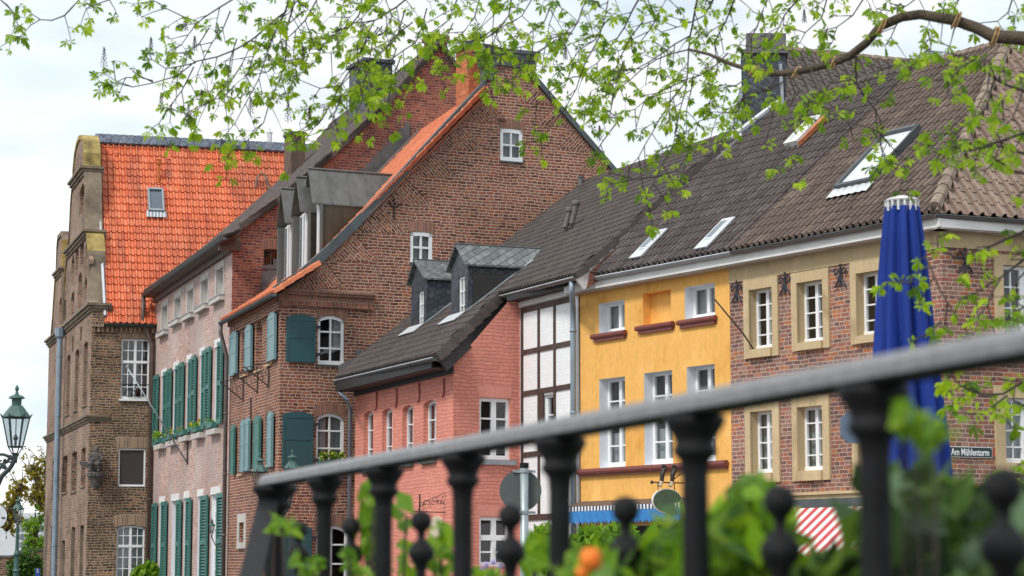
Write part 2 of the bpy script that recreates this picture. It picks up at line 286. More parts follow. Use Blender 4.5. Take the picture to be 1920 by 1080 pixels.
M['galv'] = plain('galvanised_steel', (.34, .39, .40), .45, .15, 10., metal=.5)
M['signback'] = plain('grey_sign_back', (.075, .095, .09), .55, .08, 3.)
M['signw'] = plain('sign_white', (.8, .8, .8), .5, .02, 3.)
M['signgrn'] = plain('street_sign_green_black', (.012, .035, .035), .3, .05, 3.)
M['ovalgrn'] = plain('oval_sign_green', (.06, .135, .10), .5, .06, 3.)
M['signblue'] = plain('number_plate_blue', (.02, .06, .35), .4, .05, 3.)
M['red'] = plain('sticker_red', (.6, .04, .03), .5, .05, 3.)
M['lampgrn'] = plain('verdigris_lamp_paint', (.035, .10, .085), .45, .25, 14.)
M['lampdk'] = plain('dark_lamp_iron', (.022, .04, .036), .5, .3, 14.)
M['statue'] = plain('weathered_dark_stone', (.10, .09, .085), .9, .5, 7., bump=1.)
M['bark'] = plain('chestnut_bark', (.085, .062, .04), .9, .45, 9., bump=1.)
M['twig'] = plain('twig_bark', (.045, .033, .028), .8, .3, 9.)
M['rope'] = plain('straw_rope', (.42, .27, .12), .9, .2, 9.)
M['skyl'] = None
M['leaf'] = leafmat('young_chestnut_leaf', [(.07, .16, .012), (.26, .42, .015), (.42, .56, .025), (.18, .33, .015), (.32, .48, .02), (.10, .21, .015)], .5)
M['bushleaf'] = leafmat('bright_bush_leaf', [(.08, .19, .012), (.15, .29, .02), (.26, .42, .03), (.10, .22, .03)], .4)
M['darkleaf'] = leafmat('dark_bush_leaf', [(.02, .055, .015), (.06, .13, .025), (.16, .28, .04), (.10, .18, .09), (.02, .05, .015), (.04, .09, .02)], .3)
M['mixleaf'] = leafmat('mixed_bush_leaf', [(.05, .13, .015), (.22, .40, .02), (.10, .24, .02), (.34, .52, .03), (.04, .10, .02), (.16, .30, .06)], .4)
M['ivy'] = leafmat('ivy_leaf', [(.02, .07, .015), (.05, .13, .02), (.09, .18, .02)], .25)
M['yleaf'] = leafmat('budding_yellow_leaf', [(.22, .19, .02), (.33, .27, .03), (.16, .16, .02)], .4)
M['orange'] = plain('orange_petal', (.85, .20, .01), .6, .1, 6.)
M['yflower'] = plain('yellow_petal', (.75, .6, .05), .6, .1, 6.)
M['violet'] = plain('violet_petal', (.30, .24, .55), .6, .2, 6.)
M['flower'] = plain('cream_flower_bud', (.055, .04, .03), .8, .4, 20.)
M['asphalt'] = plain('cobbled_street', (.10, .095, .09), .9, .3, 2., bump=.4)
M['paving'] = plain('stone_paving', (.22, .20, .18), .9, .2, 2., bump=.3)
M['glass'] = glassmat()
M['skyglass'] = plain('sky_reflection_glass', (.75, .80, .86), .08, .03, 1., spec=1.)  # white sky reflection put into the base colour of the pane
M['dkglass'] = plain('grey_skylight_glass', (.10, .13, .16), .05, .1, 1., spec=1.)
M['creamp'] = plain('cream_plaque', (.6, .5, .38), .8, .1, 4.)
# ------------------------------------------------------------------ planes of the street
FR = PL(atY(1764, 432, 44), vdir(-1826)); SR = PL(FR.o, vdir(10158))
FT = PL(FR.at(FR.hit(1085, 700)[0]), vdir(-1010)); SP = PL(FT.at(FT.hit(975, 750)[0]), vdir(8000))
FP = PL(SP.at(SP.hit(850, 750)[0]), vdir(-720)); SB = PL(atY(524.5, 700, 64), vdir(10090)); FB = PL(SB.o, vdir(-430))
FA = PL(FB.at(FB.hit(433, 650)[0]), vdir(-460)); SA = PL(FA.at(-.01), vdir(10090)); SL = PL(FA.at(FA.hit(290, 700)[0]), vdir(17000))
FL = PL(SL.at(SL.hit(170, 700)[0]), vdir(-400))
def H(pl, *pts): return [pl.hit(*p) for p in pts]
# ------------------------------------------------------------------ building helpers
def arcpts(s0, s1, z1, rise, n=8):
    if rise <= 0: return [(s1, z1), (s0, z1)]
    return [(s1 + (s0 - s1) * i / n, z1 - rise + rise * sin(pi * i / n) ** .8) for i in range(n + 1)]
def wall(mb, pl, outer, holes, m=0, o=0.):
    """outer and holes as lists of (s,z)"""
    allp = [outer] + holes; flat = [p for q in allp for p in q]
    for t in tessellate_polygon([[Vector((p[0], p[1], 0)) for p in q] for q in allp]):
        mb.face([pl.P(flat[i][0], flat[i][1], o) for i in t], m, [flat[i] for i in t])
def window(house, wmb, pl, r, depth=.15, cols=2, rows=4, arch=0., fm=None, rm=1, bar=.03, fw=.055, casement=2, curtain=None, sill=None, transom=None, lb=None, room=2, name='window', glass=True, frame_out=0.):
    """cuts an opening: returns its hole; reveals go to wmb, the window is a part of the house"""
    s0, s1, z0, z1 = r; top = arcpts(s0, s1, z1, arch); hole = [(s0, z0), (s1, z0)] + top
    n = len(hole)
    for i in range(n):
        a, b = hole[i], hole[(i + 1) % n]
        wmb.face([pl.P(a[0], a[1], 0), pl.P(b[0], b[1], 0), pl.P(b[0], b[1], -depth - .06), pl.P(a[0], a[1], -depth - .06)], rm)
    d2 = depth + .9; e = .25
    P = pl.P; q = [(s0 - e, z0 - .05), (s1 + e, z0 - .05), (s1 + e, z1 + .05), (s0 - e, z1 + .05)]
    wmb.face([P(a, b, -d2) for a, b in q], room)
    for i in range(4):
        a, b = q[i], q[(i + 1) % 4]; wmb.face([P(a[0], a[1], -depth - .07), P(b[0], b[1], -depth - .07), P(b[0], b[1], -d2), P(a[0], a[1], -d2)], room)
    mb = MB(); fb = lambda a, b, c, d, t=0.: mb.fbox(pl, a, b, c, d, -depth - .05, -depth + .02 + t)
    fb(s0, s0 + fw, z0, z1 - arch, 0); fb(s1 - fw, s1, z0, z1 - arch, 0); fb(s0 + fw, s1 - fw, z0, z0 + fw * 1.3, .003)
    if arch > 0:
        t2 = arcpts(s0, s1, z1, arch)
        for i in range(len(t2) - 1):
            (a, za), (b, zb) = t2[i], t2[i + 1]
            mb.hexa([P(a, za - fw * 1.2, -depth - .05), P(b, zb - fw * 1.2, -depth - .05), P(b, zb - fw * 1.2, -depth + .02), P(a, za - fw * 1.2, -depth + .02), P(a, za, -depth - .05), P(b, zb, -depth - .05), P(b, zb, -depth + .02), P(a, za, -depth + .02)])
    else: fb(s0 + fw, s1 - fw, z1 - fw, z1, .003)
    zt = z1 - arch * .5
    if casement == 2: fb((s0 + s1) / 2 - fw * .8, (s0 + s1) / 2 + fw * .8, z0 + fw, zt, .01)
    if transom:
        tz = z0 + (z1 - z0) * transom; fb(s0 + fw, s1 - fw, tz - fw * .8, tz + fw * .8, .02)
    half = cols if casement == 1 else cols
    for i in range(1, half):
        x = s0 + (s1 - s0) * i / half
        if casement == 2 and i * 2 == half: continue
        fb(x - bar / 2, x + bar / 2, z0 + fw, zt, -.01)
    if transom:
        nb, nt_ = transom_rows(rows)
        zs = [z0 + (tz - z0) * i / nb for i in range(1, nb)] + [tz + (z1 - tz) * i / nt_ for i in range(1, nt_)]
    else: zs = [z0 + (z1 - z0) * i / rows for i in range(1, rows)]
    for z in zs: fb(s0 + fw, s1 - fw, z - bar / 2, z + bar / 2, -.007)
    if lb: fb(s0, s1, z0, z0 + lb, .02)
    w = mb.build(name, fm or M['white'], house)
    if glass:
        g = MB(); g.face([P(a, b, -depth - .02) for a, b in [(s0 + .01, z0 + .01), (s1 - .01, z0 + .01), (s1 - .01, zt), (s0 + .01, zt)]]); g.build('pane', M['glass'], w)
    if curtain:
        for (a0, a1, b0, b1) in curtain:
            cmb = MB(); k = 14; xs = [s0 + (s1 - s0) * (a0 + (a1 - a0) * i / k) for i in range(k + 1)]; za, zb = z0 + (z1 - z0) * b0, z0 + (z1 - z0) * b1
            for i in range(k):
                oa = -depth - .13 - (.035 if i % 2 else 0); ob = -depth - .13 - (.035 if (i + 1) % 2 else 0)
                cmb.face([P(xs[i], za, oa), P(xs[i + 1], za, ob), P(xs[i + 1], zb, ob), P(xs[i], zb, oa)])
            cmb.build('curtain', M['curtain'], w)
    if sill:
        sm, out, th, ex = sill; sb = MB(); sb.fbox(pl, s0 - ex, s1 + ex, z0 - th, z0 - .002, -depth, out); sb.build('sill', sm, w)
    return hole
def transom_rows(r): return (3, 2) if r == 5 else (2, 1) if r == 3 else (r - 1, 1)
def ribbon(mb, pl, pts, w, o0, o1, m=0):   # band below a polyline in a wall plane
    for i in range(len(pts) - 1):
        (a, za), (b, zb) = pts[i], pts[i + 1]; P = pl.P
        mb.hexa([P(a, za - w, o0), P(b, zb - w, o0), P(b, zb - w, o1), P(a, za - w, o1), P(a, za, o0), P(b, zb, o0), P(b, zb, o1), P(a, za, o1)], m)
def plane3(p0, p1, p2):                    # frame on a roof: origin p0, a along p0->p1 (eaves), b up the slope
    p0, p1, p2 = Vector(p0), Vector(p1), Vector(p2); e = (p1 - p0).normalized(); n = e.cross(p2 - p0).normalized(); g = n.cross(e)
    if g.z < 0: g = -g
    nn = e.cross(g)
    if nn.z < 0: nn = -nn
    return p0, e, g, nn
def raypt(u, v, fr):
    o, e, g, n = fr; r = Vector(ray(u, v)); c = Vector((0, 0, CZ)); t = (o - c).dot(n) / r.dot(n); return c + r * t
def ab(fr, p): d = Vector(p) - fr[0]; return d.dot(fr[1]), d.dot(fr[2])
PROF = [(0, -.055), (.055, .062), (.14, .088), (.26, .086), (.36, .056), (.45, .015), (.72, .0), (.93, -.002)]
def pantiles(name, fr, polys, mat, parent, cw=.24, rh=.36, amp=1., st=.024, under=True, flip=False, shear=0.):
    o, e, g, n = fr; bm = bmesh.new(); uvl = bm.loops.layers.uv.new('UVMap'); off = parent_loc(parent)
    for poly in polys:
        a0 = min(p[0] - shear * p[1] for p in poly); a1 = max(p[0] - shear * p[1] for p in poly); b0 = min(p[1] for p in poly); b1 = max(p[1] for p in poly)
        i0, i1 = int(math.floor(a0 / cw)), int(math.ceil(a1 / cw)); j0, j1 = int(math.floor(b0 / rh)), int(math.ceil(b1 / rh))
        sub = bmesh.new(); su = sub.loops.layers.uv.new('UVMap')
        xs = [((i + (1 - q if flip else q)) * cw, h * amp, (i + (1 - q if flip else q)) ) for i in range(i0, i1 + 1) for q, h in (PROF[::-1] if flip else PROF)]
        rr = random.Random(5); 
        rows = []
        for j in range(j0, j1 + 1):
            rows.append((j * rh, 0., j + .001)); rows.append((j * rh, st, j + .002)); rows.append(((j + .55) * rh, st * .55, j + .55)) 
        jit = {}
        vs = []
        for (b, h, vj) in rows:
            line = []
            for (a, hh, ui) in xs:
                key = (int(math.floor(ui)), int(math.floor(vj)))
                if key not in jit: jit[key] = (rr.uniform(-.003, .004), rr.uniform(-.005, .005))
                z = hh + h + (jit[key][0] if h == st else 0)
                line.append((sub.verts.new(o + e * (a + shear * b) + g * (b + (jit[key][1] if h == st else 0)) + n * z), ui, vj))
            vs.append(line)
        for r_ in range(len(vs) - 1):
            for k in range(len(xs) - 1):
                q = [vs[r_][k], vs[r_][k + 1], vs[r_ + 1][k + 1], vs[r_ + 1][k]]; f = sub.faces.new([x[0] for x in q])
                um = sum(x[1] for x in q) / 4; 
                vm = math.floor(sum(x[2] for x in q) / 4)
                for l, x in zip(f.loops, q): l[su].uv = (min(max(x[1], math.floor(um) + .001), math.floor(um) + .999), min(max(x[2], vm + .001), vm + .999))
        cx = sum(p[0] for p in poly) / len(poly); cy = sum(p[1] for p in poly) / len(poly)
        for i in range(len(poly)):
            (x0, y0), (x1, y1) = poly[i], poly[(i + 1) % len(poly)]; nx, ny = y1 - y0, x0 - x1
            if nx * (cx - x0) + ny * (cy - y0) > 0: nx, ny = -nx, -ny
            no = e * nx + g * ny
            if no.length < 1e-6: continue
            bmesh.ops.bisect_plane(sub, geom=sub.verts[:] + sub.edges[:] + sub.faces[:], dist=1e-5, plane_co=o + e * x0 + g * y0, plane_no=no.normalized(), clear_outer=True)
        if under:
            f = sub.faces.new([sub.verts.new(o + e * x + g * y - n * .11) for x, y in poly])
            for l in f.loops: l[su].uv = (.5, .5)
        me = bpy.data.meshes.new('t'); sub.to_mesh(me); sub.free(); bm.from_mesh(me); bpy.data.meshes.remove(me)
    for v in bm.verts: v.co -= off
    me = bpy.data.meshes.new(name); bm.to_mesh(me); bm.free(); me.materials.append(mat)
    ob = bpy.data.objects.new(name, me); C.objects.link(ob); ob.parent = parent; return ob
def ridge(name, p, q, r, mat, parent, step=.36, n=7, lift=0.):
    p, q = Vector(p), Vector(q); L = (q - p).length; k = max(1, int(L / step)); mb = MB()
    for i in range(k):
        a = p.lerp(q, i / k); b = p.lerp(q, (i + 1.12) / k); mb.tube([a + Vector((0, 0, lift)), b + Vector((0, 0, lift))], [r * 1.12, r * .93], 8)
    return mb.build(name, mat, parent)
def tube_part(name, pts, r, mat, parent, n=8):
    mb = MB(); mb.tube(pts, r, n); return mb.build(name, mat, parent, smooth=True)
def gutter(p, q, r, mat, parent, lip=None):
    p, q = Vector(p), Vector(q); d = (q - p).normalized(); a = d.cross(Vector((0, 0, 1))).normalized(); mb = MB(); k = 7
    for dr, fl in ((0, 0), (-.012, 1)):
        ring = [(a * cos(pi + pi * i / k) + Vector((0, 0, 1)) * sin(pi + pi * i / k)) * (r + dr) for i in range(k + 1)]
        for i in range(k): mb.face([p + ring[i], p + ring[i + 1], q + ring[i + 1], q + ring[i]])
    for e_ in (p, q): mb.face([e_ + (a * cos(pi + pi * i / k) + Vector((0, 0, 1)) * sin(pi + pi * i / k)) * r for i in range(k + 1)])
    for s_ in (-1, 1): mb.tube([p + a * r * s_, q + a * r * s_], .014, 5, 1)
    L = (q - p).length; t = .4
    while t < L:
        c = p + d * t; mb.tube([c + a * r * -1.03, c - Vector((0, 0, r * 1.04)), c + a * r * 1.03], .012, 4, 1); t += .9
    return mb.build('gutter', [mat, lip or mat], parent)
def shutter_part(parent, pl, xl, xr, yt, yb, mat, out=.05, arch=0., style='panel', th=.04, label=None, name='shutter'):
    s0, s1, z0, z1 = pl.rect(xl, xr, yt, yb); mb = MB(); P = pl.P
    def b(a, b_, c, d, o0, o1, m=0): mb.fbox(pl, a, b_, c, d, o0, o1, m)
    if style == 'panel':
        hole = [(s0, z0), (s1, z0)] + arcpts(s0, s1, z1, arch); base = [P(a, c, out) for a, c in hole]; nv = Vector((pl.n[0], pl.n[1], 0)) * th; mb.prism(base, nv)
        w = min(.07, (s1 - s0) * .16); k = s1 - s0
        b(s0 + .01, s0 + w, z0 + .02, z1 - arch - .02, out + th, out + th + .015); b(s1 - w, s1 - .01, z0 + .02, z1 - arch - .02, out + th, out + th + .015)
        for z in (z0 + .01, z0 + (z1 - z0) * .5, z1 - arch - .09): b(s0 + w, s1 - w, z, z + .08, out + th, out + th + .012)
    else:
        w = min(.10, (s1 - s0) * .2); b(s0, s0 + w, z0, z1, out, out + th); b(s1 - w, s1, z0, z1, out, out + th); Hh = z1 - z0
        for z in (z0, z0 + Hh * .46, z1 - .16): b(s0 + w, s1 - w, z, z + .15, out + .002, out + th - .002)
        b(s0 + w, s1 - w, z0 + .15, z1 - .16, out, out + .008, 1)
        for (za, zb) in ((z0 + .16, z0 + Hh * .46), (z0 + Hh * .46 + .15, z1 - .17)):
            k = int((zb - za) / .095)
            for i in range(k):
                z = za + (zb - za) * (i + .35) / k; mb.hexa([P(s0 + w, z - .02, out + .03), P(s1 - w, z - .02, out + .03), P(s1 - w, z - .02, out + .038), P(s0 + w, z - .02, out + .038), P(s0 + w, z + .03, out + .008), P(s1 - w, z + .03, out + .008), P(s1 - w, z + .03, out + .016), P(s0 + w, z + .03, out + .016)])
    if style == 'panel': mb.tube([P(s0 + .03, z0 + .1, out + th * .5), P(s0 + .03, z0 + .16, -.01)], .012, 5, 0)
    o = mb.build(name, [mat, M['tealdark']], parent)
    if label: o['label'] = label
    return o
def pts(pl, *a): return [pl.hit(*p) for p in a]
def rear(name, parent, plan, z0, z1, mat):
    mb = MB()
    for i in range(len(plan) - 1):
        a, b = plan[i], plan[i + 1]; mb.face([(a[0], a[1], z0), (b[0], b[1], z0), (b[0], b[1], z1), (a[0], a[1], z1)])
    return mb.build(name, mat, parent)
def surround(mb, pl, outer, inner, o=.045, m=0):
    s0, s1, z0, z1 = outer; a, b, c, d = inner
    mb.fbox(pl, s0, a, z0, z1, -.02, o, m); mb.fbox(pl, b, s1, z0, z1, -.02, o, m); mb.fbox(pl, a, b, d, z1, -.02, o - .002, m); mb.fbox(pl, a, b, z0, c, -.02, o + .06, m)
def niche(wmb, pl, r, depth, arch=0., mb_=0, mr=0):
    s0, s1, z0, z1 = r; hole = [(s0, z0), (s1, z0)] + arcpts(s0, s1, z1, arch); n = len(hole)
    for i in range(n):
        a, b = hole[i], hole[(i + 1) % n]; wmb.face([pl.P(a[0], a[1], 0), pl.P(b[0], b[1], 0), pl.P(b[0], b[1], -depth), pl.P(a[0], a[1], -depth)], mr)
    for t in tessellate_polygon([[Vector((p[0], p[1], 0)) for p in hole]]): wmb.face([pl.P(*hole[i], -depth) for i in t], mb_, [hole[i] for i in t])
    return hole
def archband(mb, pl, s0, s1, z1, rise, h, o=.006, m=0, k=10):
    P = pl.P
    for i in range(k):
        t0, t1 = i / k, (i + 1) / k; f = lambda t: z1 - rise + rise * sin(pi * t) ** .8
        e = .06; a0 = s0 + (s1 - s0) * t0; a1 = s0 + (s1 - s0) * t1; b0 = s0 - e + (s1 - s0 + 2 * e) * t0; b1 = s0 - e + (s1 - s0 + 2 * e) * t1
        q = [(a0, f(t0)), (a1, f(t1)), (b1, f(t1) + h), (b0, f(t0) + h)]; mb.face([P(x, z, o) for x, z in q], m, [(x, (0 if i_ < 2 else h)) for i_, (x, z) in enumerate(q)])
def glazed(name, mb_poly): pass
# ================================================================== corner house of mottled brick (right) and yellow house
sb = FR.hit(1370, 700)[0]; sy = FR.hit(1088, 700)[0]; zf = FR.hit(1700, 443)[1] + .05
nin = Vector((-FR.n[0], -FR.n[1], 0)); D = 11.5
loc = FR.P(sb / 2, 0, 0)
HR = thing('corner_house', 'mottled red brick corner house with sandstone window frames and brown tiled hip roof', 'house', FR.P(0, 0, 0))
HYl = thing('yellow_house', 'narrow ochre yellow rendered house with dark red sills and grey-brown tiled roof', 'house', FR.P(sy, 0, 0))
w = MB(); holes = []; st = MB()
winR = [((1396.7, 1461, 526.7, 674), (1406.7, 1450, 544.4, 656.7)), ((1486.2, 1556.7, 513, 660), (1496.7, 1545, 531, 644.4)), ((1597, 1672, 492, 647), (1608, 1660, 513.3, 631)),
        ((1399.4, 1463.7, 753.7, 906.7), (1409.3, 1450.7, 772.6, 888.5)), ((1487.6, 1557.6, 745.4, 902.8), (1497.4, 1544.6, 764, 883.9)), ((1599.8, 1675, 733, 897), (1611, 1661, 752, 878))]
for i, (a, b) in enumerate(winR):
    ro = FR.rect(*a); ri = FR.rect(*b); st = MB(); surround(st, FR, ro, ri); st.build('window_surround', M['stone'], HR)
    cur = [(0, .45, .0, 1.), (.55, 1, 0, 1.)] if i >= 3 else None
    holes.append(window(HR, w, FR, ri, depth=.20, cols=2, rows=4, rm=1, bar=.03, fw=.06, curtain=cur, lb=.10))
zc0 = FR.hit(1480, 941)[1]; zc1 = FR.hit(1480, 925)[1]
holes.append(niche(w, FR, (.5, sb - .5, .3, zc0 - .5), .35, 0, 2, 2))
outer = [(0, 0), (sb, 0), (sb, zf), (0, zf)]; wall(w, FR, outer, holes)
# right hand wall
wS = []; wr = (1880.7, 1962, 497, 655); o1 = SR.rect(*wr); so = SR.rect(1864.4, 1980, 476.5, 672); st2 = MB(); surround(st2, SR, so, o1); st2.build('window_surround', M['stone'], HR); st2 = MB()
wS.append(window(HR, w, SR, o1, depth=.10, cols=4, rows=4, rm=1, bar=.03, fw=.07))
o2 = SR.rect(1883, 1965, 745.6, 867.8); so2 = SR.rect(1865, 1982, 723, 887); surround(st2, SR, so2, o2)
wS.append(window(HR, w, SR, o2, depth=.10, cols=4, rows=4, rm=1, bar=.03, fw=.07, lb=.1, curtain=[(0, 1, 0, 1)]))
wall(w, SR, [(0, 0), (10, 0), (10, zf), (0, zf)], wS); 
w.build('wall', [M['brickR'], M['stone'], M['dark']], HR); st2.build('window_surround', M['stone'], HR)
fz = MB(); zfr = FR.hit(1370, 531)[1]; fz.fbox(FR, .0, sb - .003, zfr, zf + .05, -.02, .025); fz.fbox(SR, -.025, 10, zfr + .02, zf + .05, -.02, .024); fz.build('frieze', M['stone'], HR)
cn = MB(); cn.fbox(FR, .1, sb - .02, zc0, zc1 - .06, -.02, .10); cn.fbox(FR, .06, sb - .01, zc1 - .058, zc1, -.02, .16); cn.build('cornice', M['stone'], HR)
rear('rear_wall', HR, [SR.at(10), (SR.at(10)[0] + nin.x * 0 + FR.d[0] * 8, SR.at(10)[1] + FR.d[1] * 8), (FR.at(sb)[0] + nin.x * D, FR.at(sb)[1] + nin.y * D), FR.at(sb)], 0, zf, M['brickR'])
FO = FR.off(.42); SO = SR.off(.42)
e0 = FO.px(1090, 525); e1 = FO.px(1751, 397); ze = (e0.z + e1.z) / 2; e0.z = e1.z = ze
pit = radians(42); fr = plane3(e0, e1, e0 + nin * cos(pit) + Vector((0, 0, sin(pit))))
A = lambda u, v, f=fr: ab(f, raypt(u, v, f))
ap = A(1890, 80); br = (ap[1] + A(1480, 189)[1]) / 2; aB = A(1370, 473)[0]; a1 = A(1751, 397)[0]; aL = A(1373, 265)
pantiles('roof', fr, [[(0, 0), (aB - .01, 0), (aB + .09 * br - .01, br), (A(1480, 189)[0], br), A(1137, 475)]], M['greytile'], HYl, cw=.20, rh=.34, shear=.09, flip=True)
pantiles('roof', fr, [[(aB + .01, 0), (a1, 0), (ap[0], br), (aB + .09 * br + .01, br)]], M['tantile'], HR, cw=.20, rh=.34, shear=.09, flip=True)
top = fr[0] + fr[1] * ap[0] + fr[2] * br
hs = SO.px(1920, 408); hs.z = ze; hdir = (hs - e1).normalized(); hfar = e1 + hdir * 9.5; fh = plane3(e1, hfar, top)
pantiles('hip_roof', fh, [[(0, 0), (9.5, 0), ab(fh, top)]], M['hiptile'], HR, cw=.26, rh=.36)
ridge('hip_ridge', e1 + Vector((0, 0, .06)) + (top - e1).normalized() * .1, top, .13, M['ridge'], HR)
rl = fr[0] + fr[1] * A(1480, 189)[0] + fr[2] * br; rb = fr[0] + fr[1] * aB + fr[2] * br
ridge('ridge', top, rb, .12, M['ridge'], HR); ridge('ridge', rb, rl, .12, M['ridged'], HYl)
bk = MB(); bk.face([top, rb, rb + nin * 6 + Vector((0, 0, -5.2)), top + nin * 6 + Vector((0, 0, -5.2))]); bk.face([top, hfar, top + nin * 6 + Vector((0, 0, -5.2))]); bk.build('rear_roof', M['tantile'], HR)
bk = MB(); bk.face([rb, rl, rl + nin * 6 + Vector((0, 0, -5.2)), rb + nin * 6 + Vector((0, 0, -5.2))]); bk.build('rear_roof', M['greytile'], HYl)
# fascia and gutter
fa = MB(); z1 = ze - .06; z0 = z1 - .21
def fascia(pl, s0, s1, par, nm='fascia'):
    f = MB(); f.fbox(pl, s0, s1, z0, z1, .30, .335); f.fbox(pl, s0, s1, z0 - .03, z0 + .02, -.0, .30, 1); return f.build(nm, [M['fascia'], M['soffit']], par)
fascia(FR, -.30, sb, HR); fascia(FR, sb + .004, sy + .2, HYl); fascia(SR, -.30, 10, HR)
gu = Vector((0, 0, -.03)); eb = fr[0] + fr[1] * aB
gutter(e0 + gu - fr[1] * .15, eb + gu, .07, M['zinc'], HYl, M['zincl']); gutter(eb + gu, e1 + gu, .07, M['pipedk'], HR, M['zincd']); gutter(e1 + gu, hfar + gu, .07, M['pipedk'], HR, M['zincd'])
# skylights lie in the roof plane
def skylight(par, frm, q, frame, glass, th=.09, flash=None, label=None, w=.07):
    pp = [ab(frm, raypt(u, v, frm)) for u, v in q]; P = lambda a, b, h: frm[0] + frm[1] * a + frm[2] * b + frm[3] * h
    cx = sum(p[0] for p in pp) / 4; cy = sum(p[1] for p in pp) / 4; a0 = min((pp[0][0] + pp[3][0]) / 2, (pp[1][0] + pp[2][0]) / 2); a1_ = max((pp[0][0] + pp[3][0]) / 2, (pp[1][0] + pp[2][0]) / 2); b0 = (pp[0][1] + pp[1][1]) / 2; b1 = (pp[2][1] + pp[3][1]) / 2
    if b0 > b1: b0, b1 = b1, b0
    mb = MB()
    th += .09
    def bx(x0, x1, y0, y1, h0, h1): mb.hexa([P(x0, y0, h0), P(x1, y0, h0), P(x1, y1, h0), P(x0, y1, h0), P(x0, y0, h1), P(x1, y0, h1), P(x1, y1, h1), P(x0, y1, h1)])
    bx(a0, a0 + w, b0, b1, 0, th); bx(a1_ - w, a1_, b0, b1, 0, th); bx(a0 + w, a1_ - w, b0, b0 + w * 1.3, 0, th - .003); bx(a0 + w, a1_ - w, b1 - w * 1.3, b1, 0, th + .02)
    o = mb.build('skylight', frame, par)
    g = MB(); g.face([P(a0 + w, b0 + w, th * .7), P(a1_ - w, b0 + w, th * .7), P(a1_ - w, b1 - w, th * .7), P(a0 + w, b1 - w, th * .7)]); g.build('glass', glass, o)
    if flash:
        f = MB(); k = 12; x0, x1 = a0 - .08, a1_ + .08
        for i in range(k):
            u0 = x0 + (x1 - x0) * i / k; u1 = x0 + (x1 - x0) * (i + 1) / k; h0 = .125 + .02 * (i % 2); h1 = .125 + .02 * ((i + 1) % 2); f.face([P(u0, b0 - .3, h0), P(u1, b0 - .3, h1), P(u1, b0 + .02, h1 + .01), P(u0, b0 + .02, h0 + .01)])
        f.build('apron', flash, o)
    if label: o['label'] = label
    return o
skylight(HR, fr, [(1576, 360), (1636, 356), (1727.5, 253), (1671, 258.6)], M['zincd'], M['skyglass'], .14, M['zincl'], 'large roof window reflecting the white sky')
s2_ = skylight(HYl, fr, [(1477, 282), (1500, 277), (1548, 229), (1526, 231)], M['fascia'], M['skyglass'], .12, None, 'small roof window beside a rusty orange flashing')
q = [raypt(1503, 280, fr), raypt(1510, 274, fr), raypt(1556, 229, fr), raypt(1549, 229, fr)]; mb = MB(); mb.prism([p + fr[3] * .09 for p in q], fr[3] * .10); mb.build('rusty_flashing', plain('rusty_orange_metal', (.45, .14, .05), .7, .4, 6.), HYl)
for a_, b_ in (((1190, 478), (1262, 437)), ((1313, 460), (1388, 416))):   # low zinc roof lights seen end on
    p = raypt(*a_, fr); q = raypt(*b_, fr); aa = ab(fr, p); bb = ab(fr, q); mb = MB(); am = (aa[0] + bb[0]) / 2 - .12; P = lambda a, b, h: fr[0] + fr[1] * a + fr[2] * b + fr[3] * h
    b0_, b1_ = aa[1] - .1, bb[1]; wd = .32
    mb.hexa([P(am, b0_, .05+.05), P(am + wd, b0_, .05+.05), P(am + wd, b1_, .05+.05), P(am, b1_, .05+.05), P(am + .04, b0_ + .05, .10+.07), P(am + wd - .04, b0_ + .05, .10+.07), P(am + wd - .04, b1_ - .05, .10+.07), P(am + .04, b1_ - .05, .10+.07)])
    mb.hexa([P(am - .07, b0_ - .25, .045+.06), P(am + wd + .07, b0_ - .25, .045+.06), P(am + wd + .07, b1_ + .05, .045+.06), P(am - .07, b1_ + .05, .045+.06), P(am - .07, b0_ - .25, .06+.08), P(am + wd + .07, b0_ - .25, .06+.08), P(am + wd + .07, b1_ + .05, .06+.08), P(am - .07, b1_ + .05, .06+.08)])
    o = mb.build('roof_light', M['zincl'], HYl); g = MB(); g.face([P(am + .06, b0_ + .1, .105+.07), P(am + wd - .06, b0_ + .1, .105+.07), P(am + wd - .06, b1_ - .1, .105+.07), P(am + .06, b1_ - .1, .105+.07)]); g.build('glass', M['dkglass'], o)
# wall anchors: a split scroll of flat iron
def scroll(mb, pl, u, v, sc=1., o=.05):
    s, z = pl.hit(u, v); P = pl.P
    mb.tube([P(s, z + .26 * sc, o), P(s, z - .26 * sc, o)], .022 * sc, 6)
    for g in (-1, 1):
        mb.tube([P(s, z - .02, o), P(s + g * .06 * sc, z + .12 * sc, o), P(s + g * .14 * sc, z + .17 * sc, o), P(s + g * .20 * sc, z + .11 * sc, o), P(s + g * .17 * sc, z + .03 * sc, o), P(s + g * .11 * sc, z + .06 * sc, o)], .020 * sc, 6)
        mb.tube([P(s, z + .03 * sc, o), P(s + g * .07 * sc, z - .12 * sc, o), P(s + g * .17 * sc, z - .25 * sc, o)], .024 * sc, 6)
for (u, v) in ((1384, 547), (1474.5, 532), (1578.5, 517)):
    mb = MB(); scroll(mb, FR, u, v, .95); mb.build('wall_anchor', M['irond'], HR)
mb = MB(); scroll(mb, SR, 1808, 489, 1.); mb.build('wall_anchor', M['irond'], HR)
# flag rod at the left window of the brick house
tube_part('flag_rod', [FR.px(1413, 655, 0), FR.px(1393, 625, .35), FR.px(1339, 560, 1.1)], .018, M['iron'], HR)
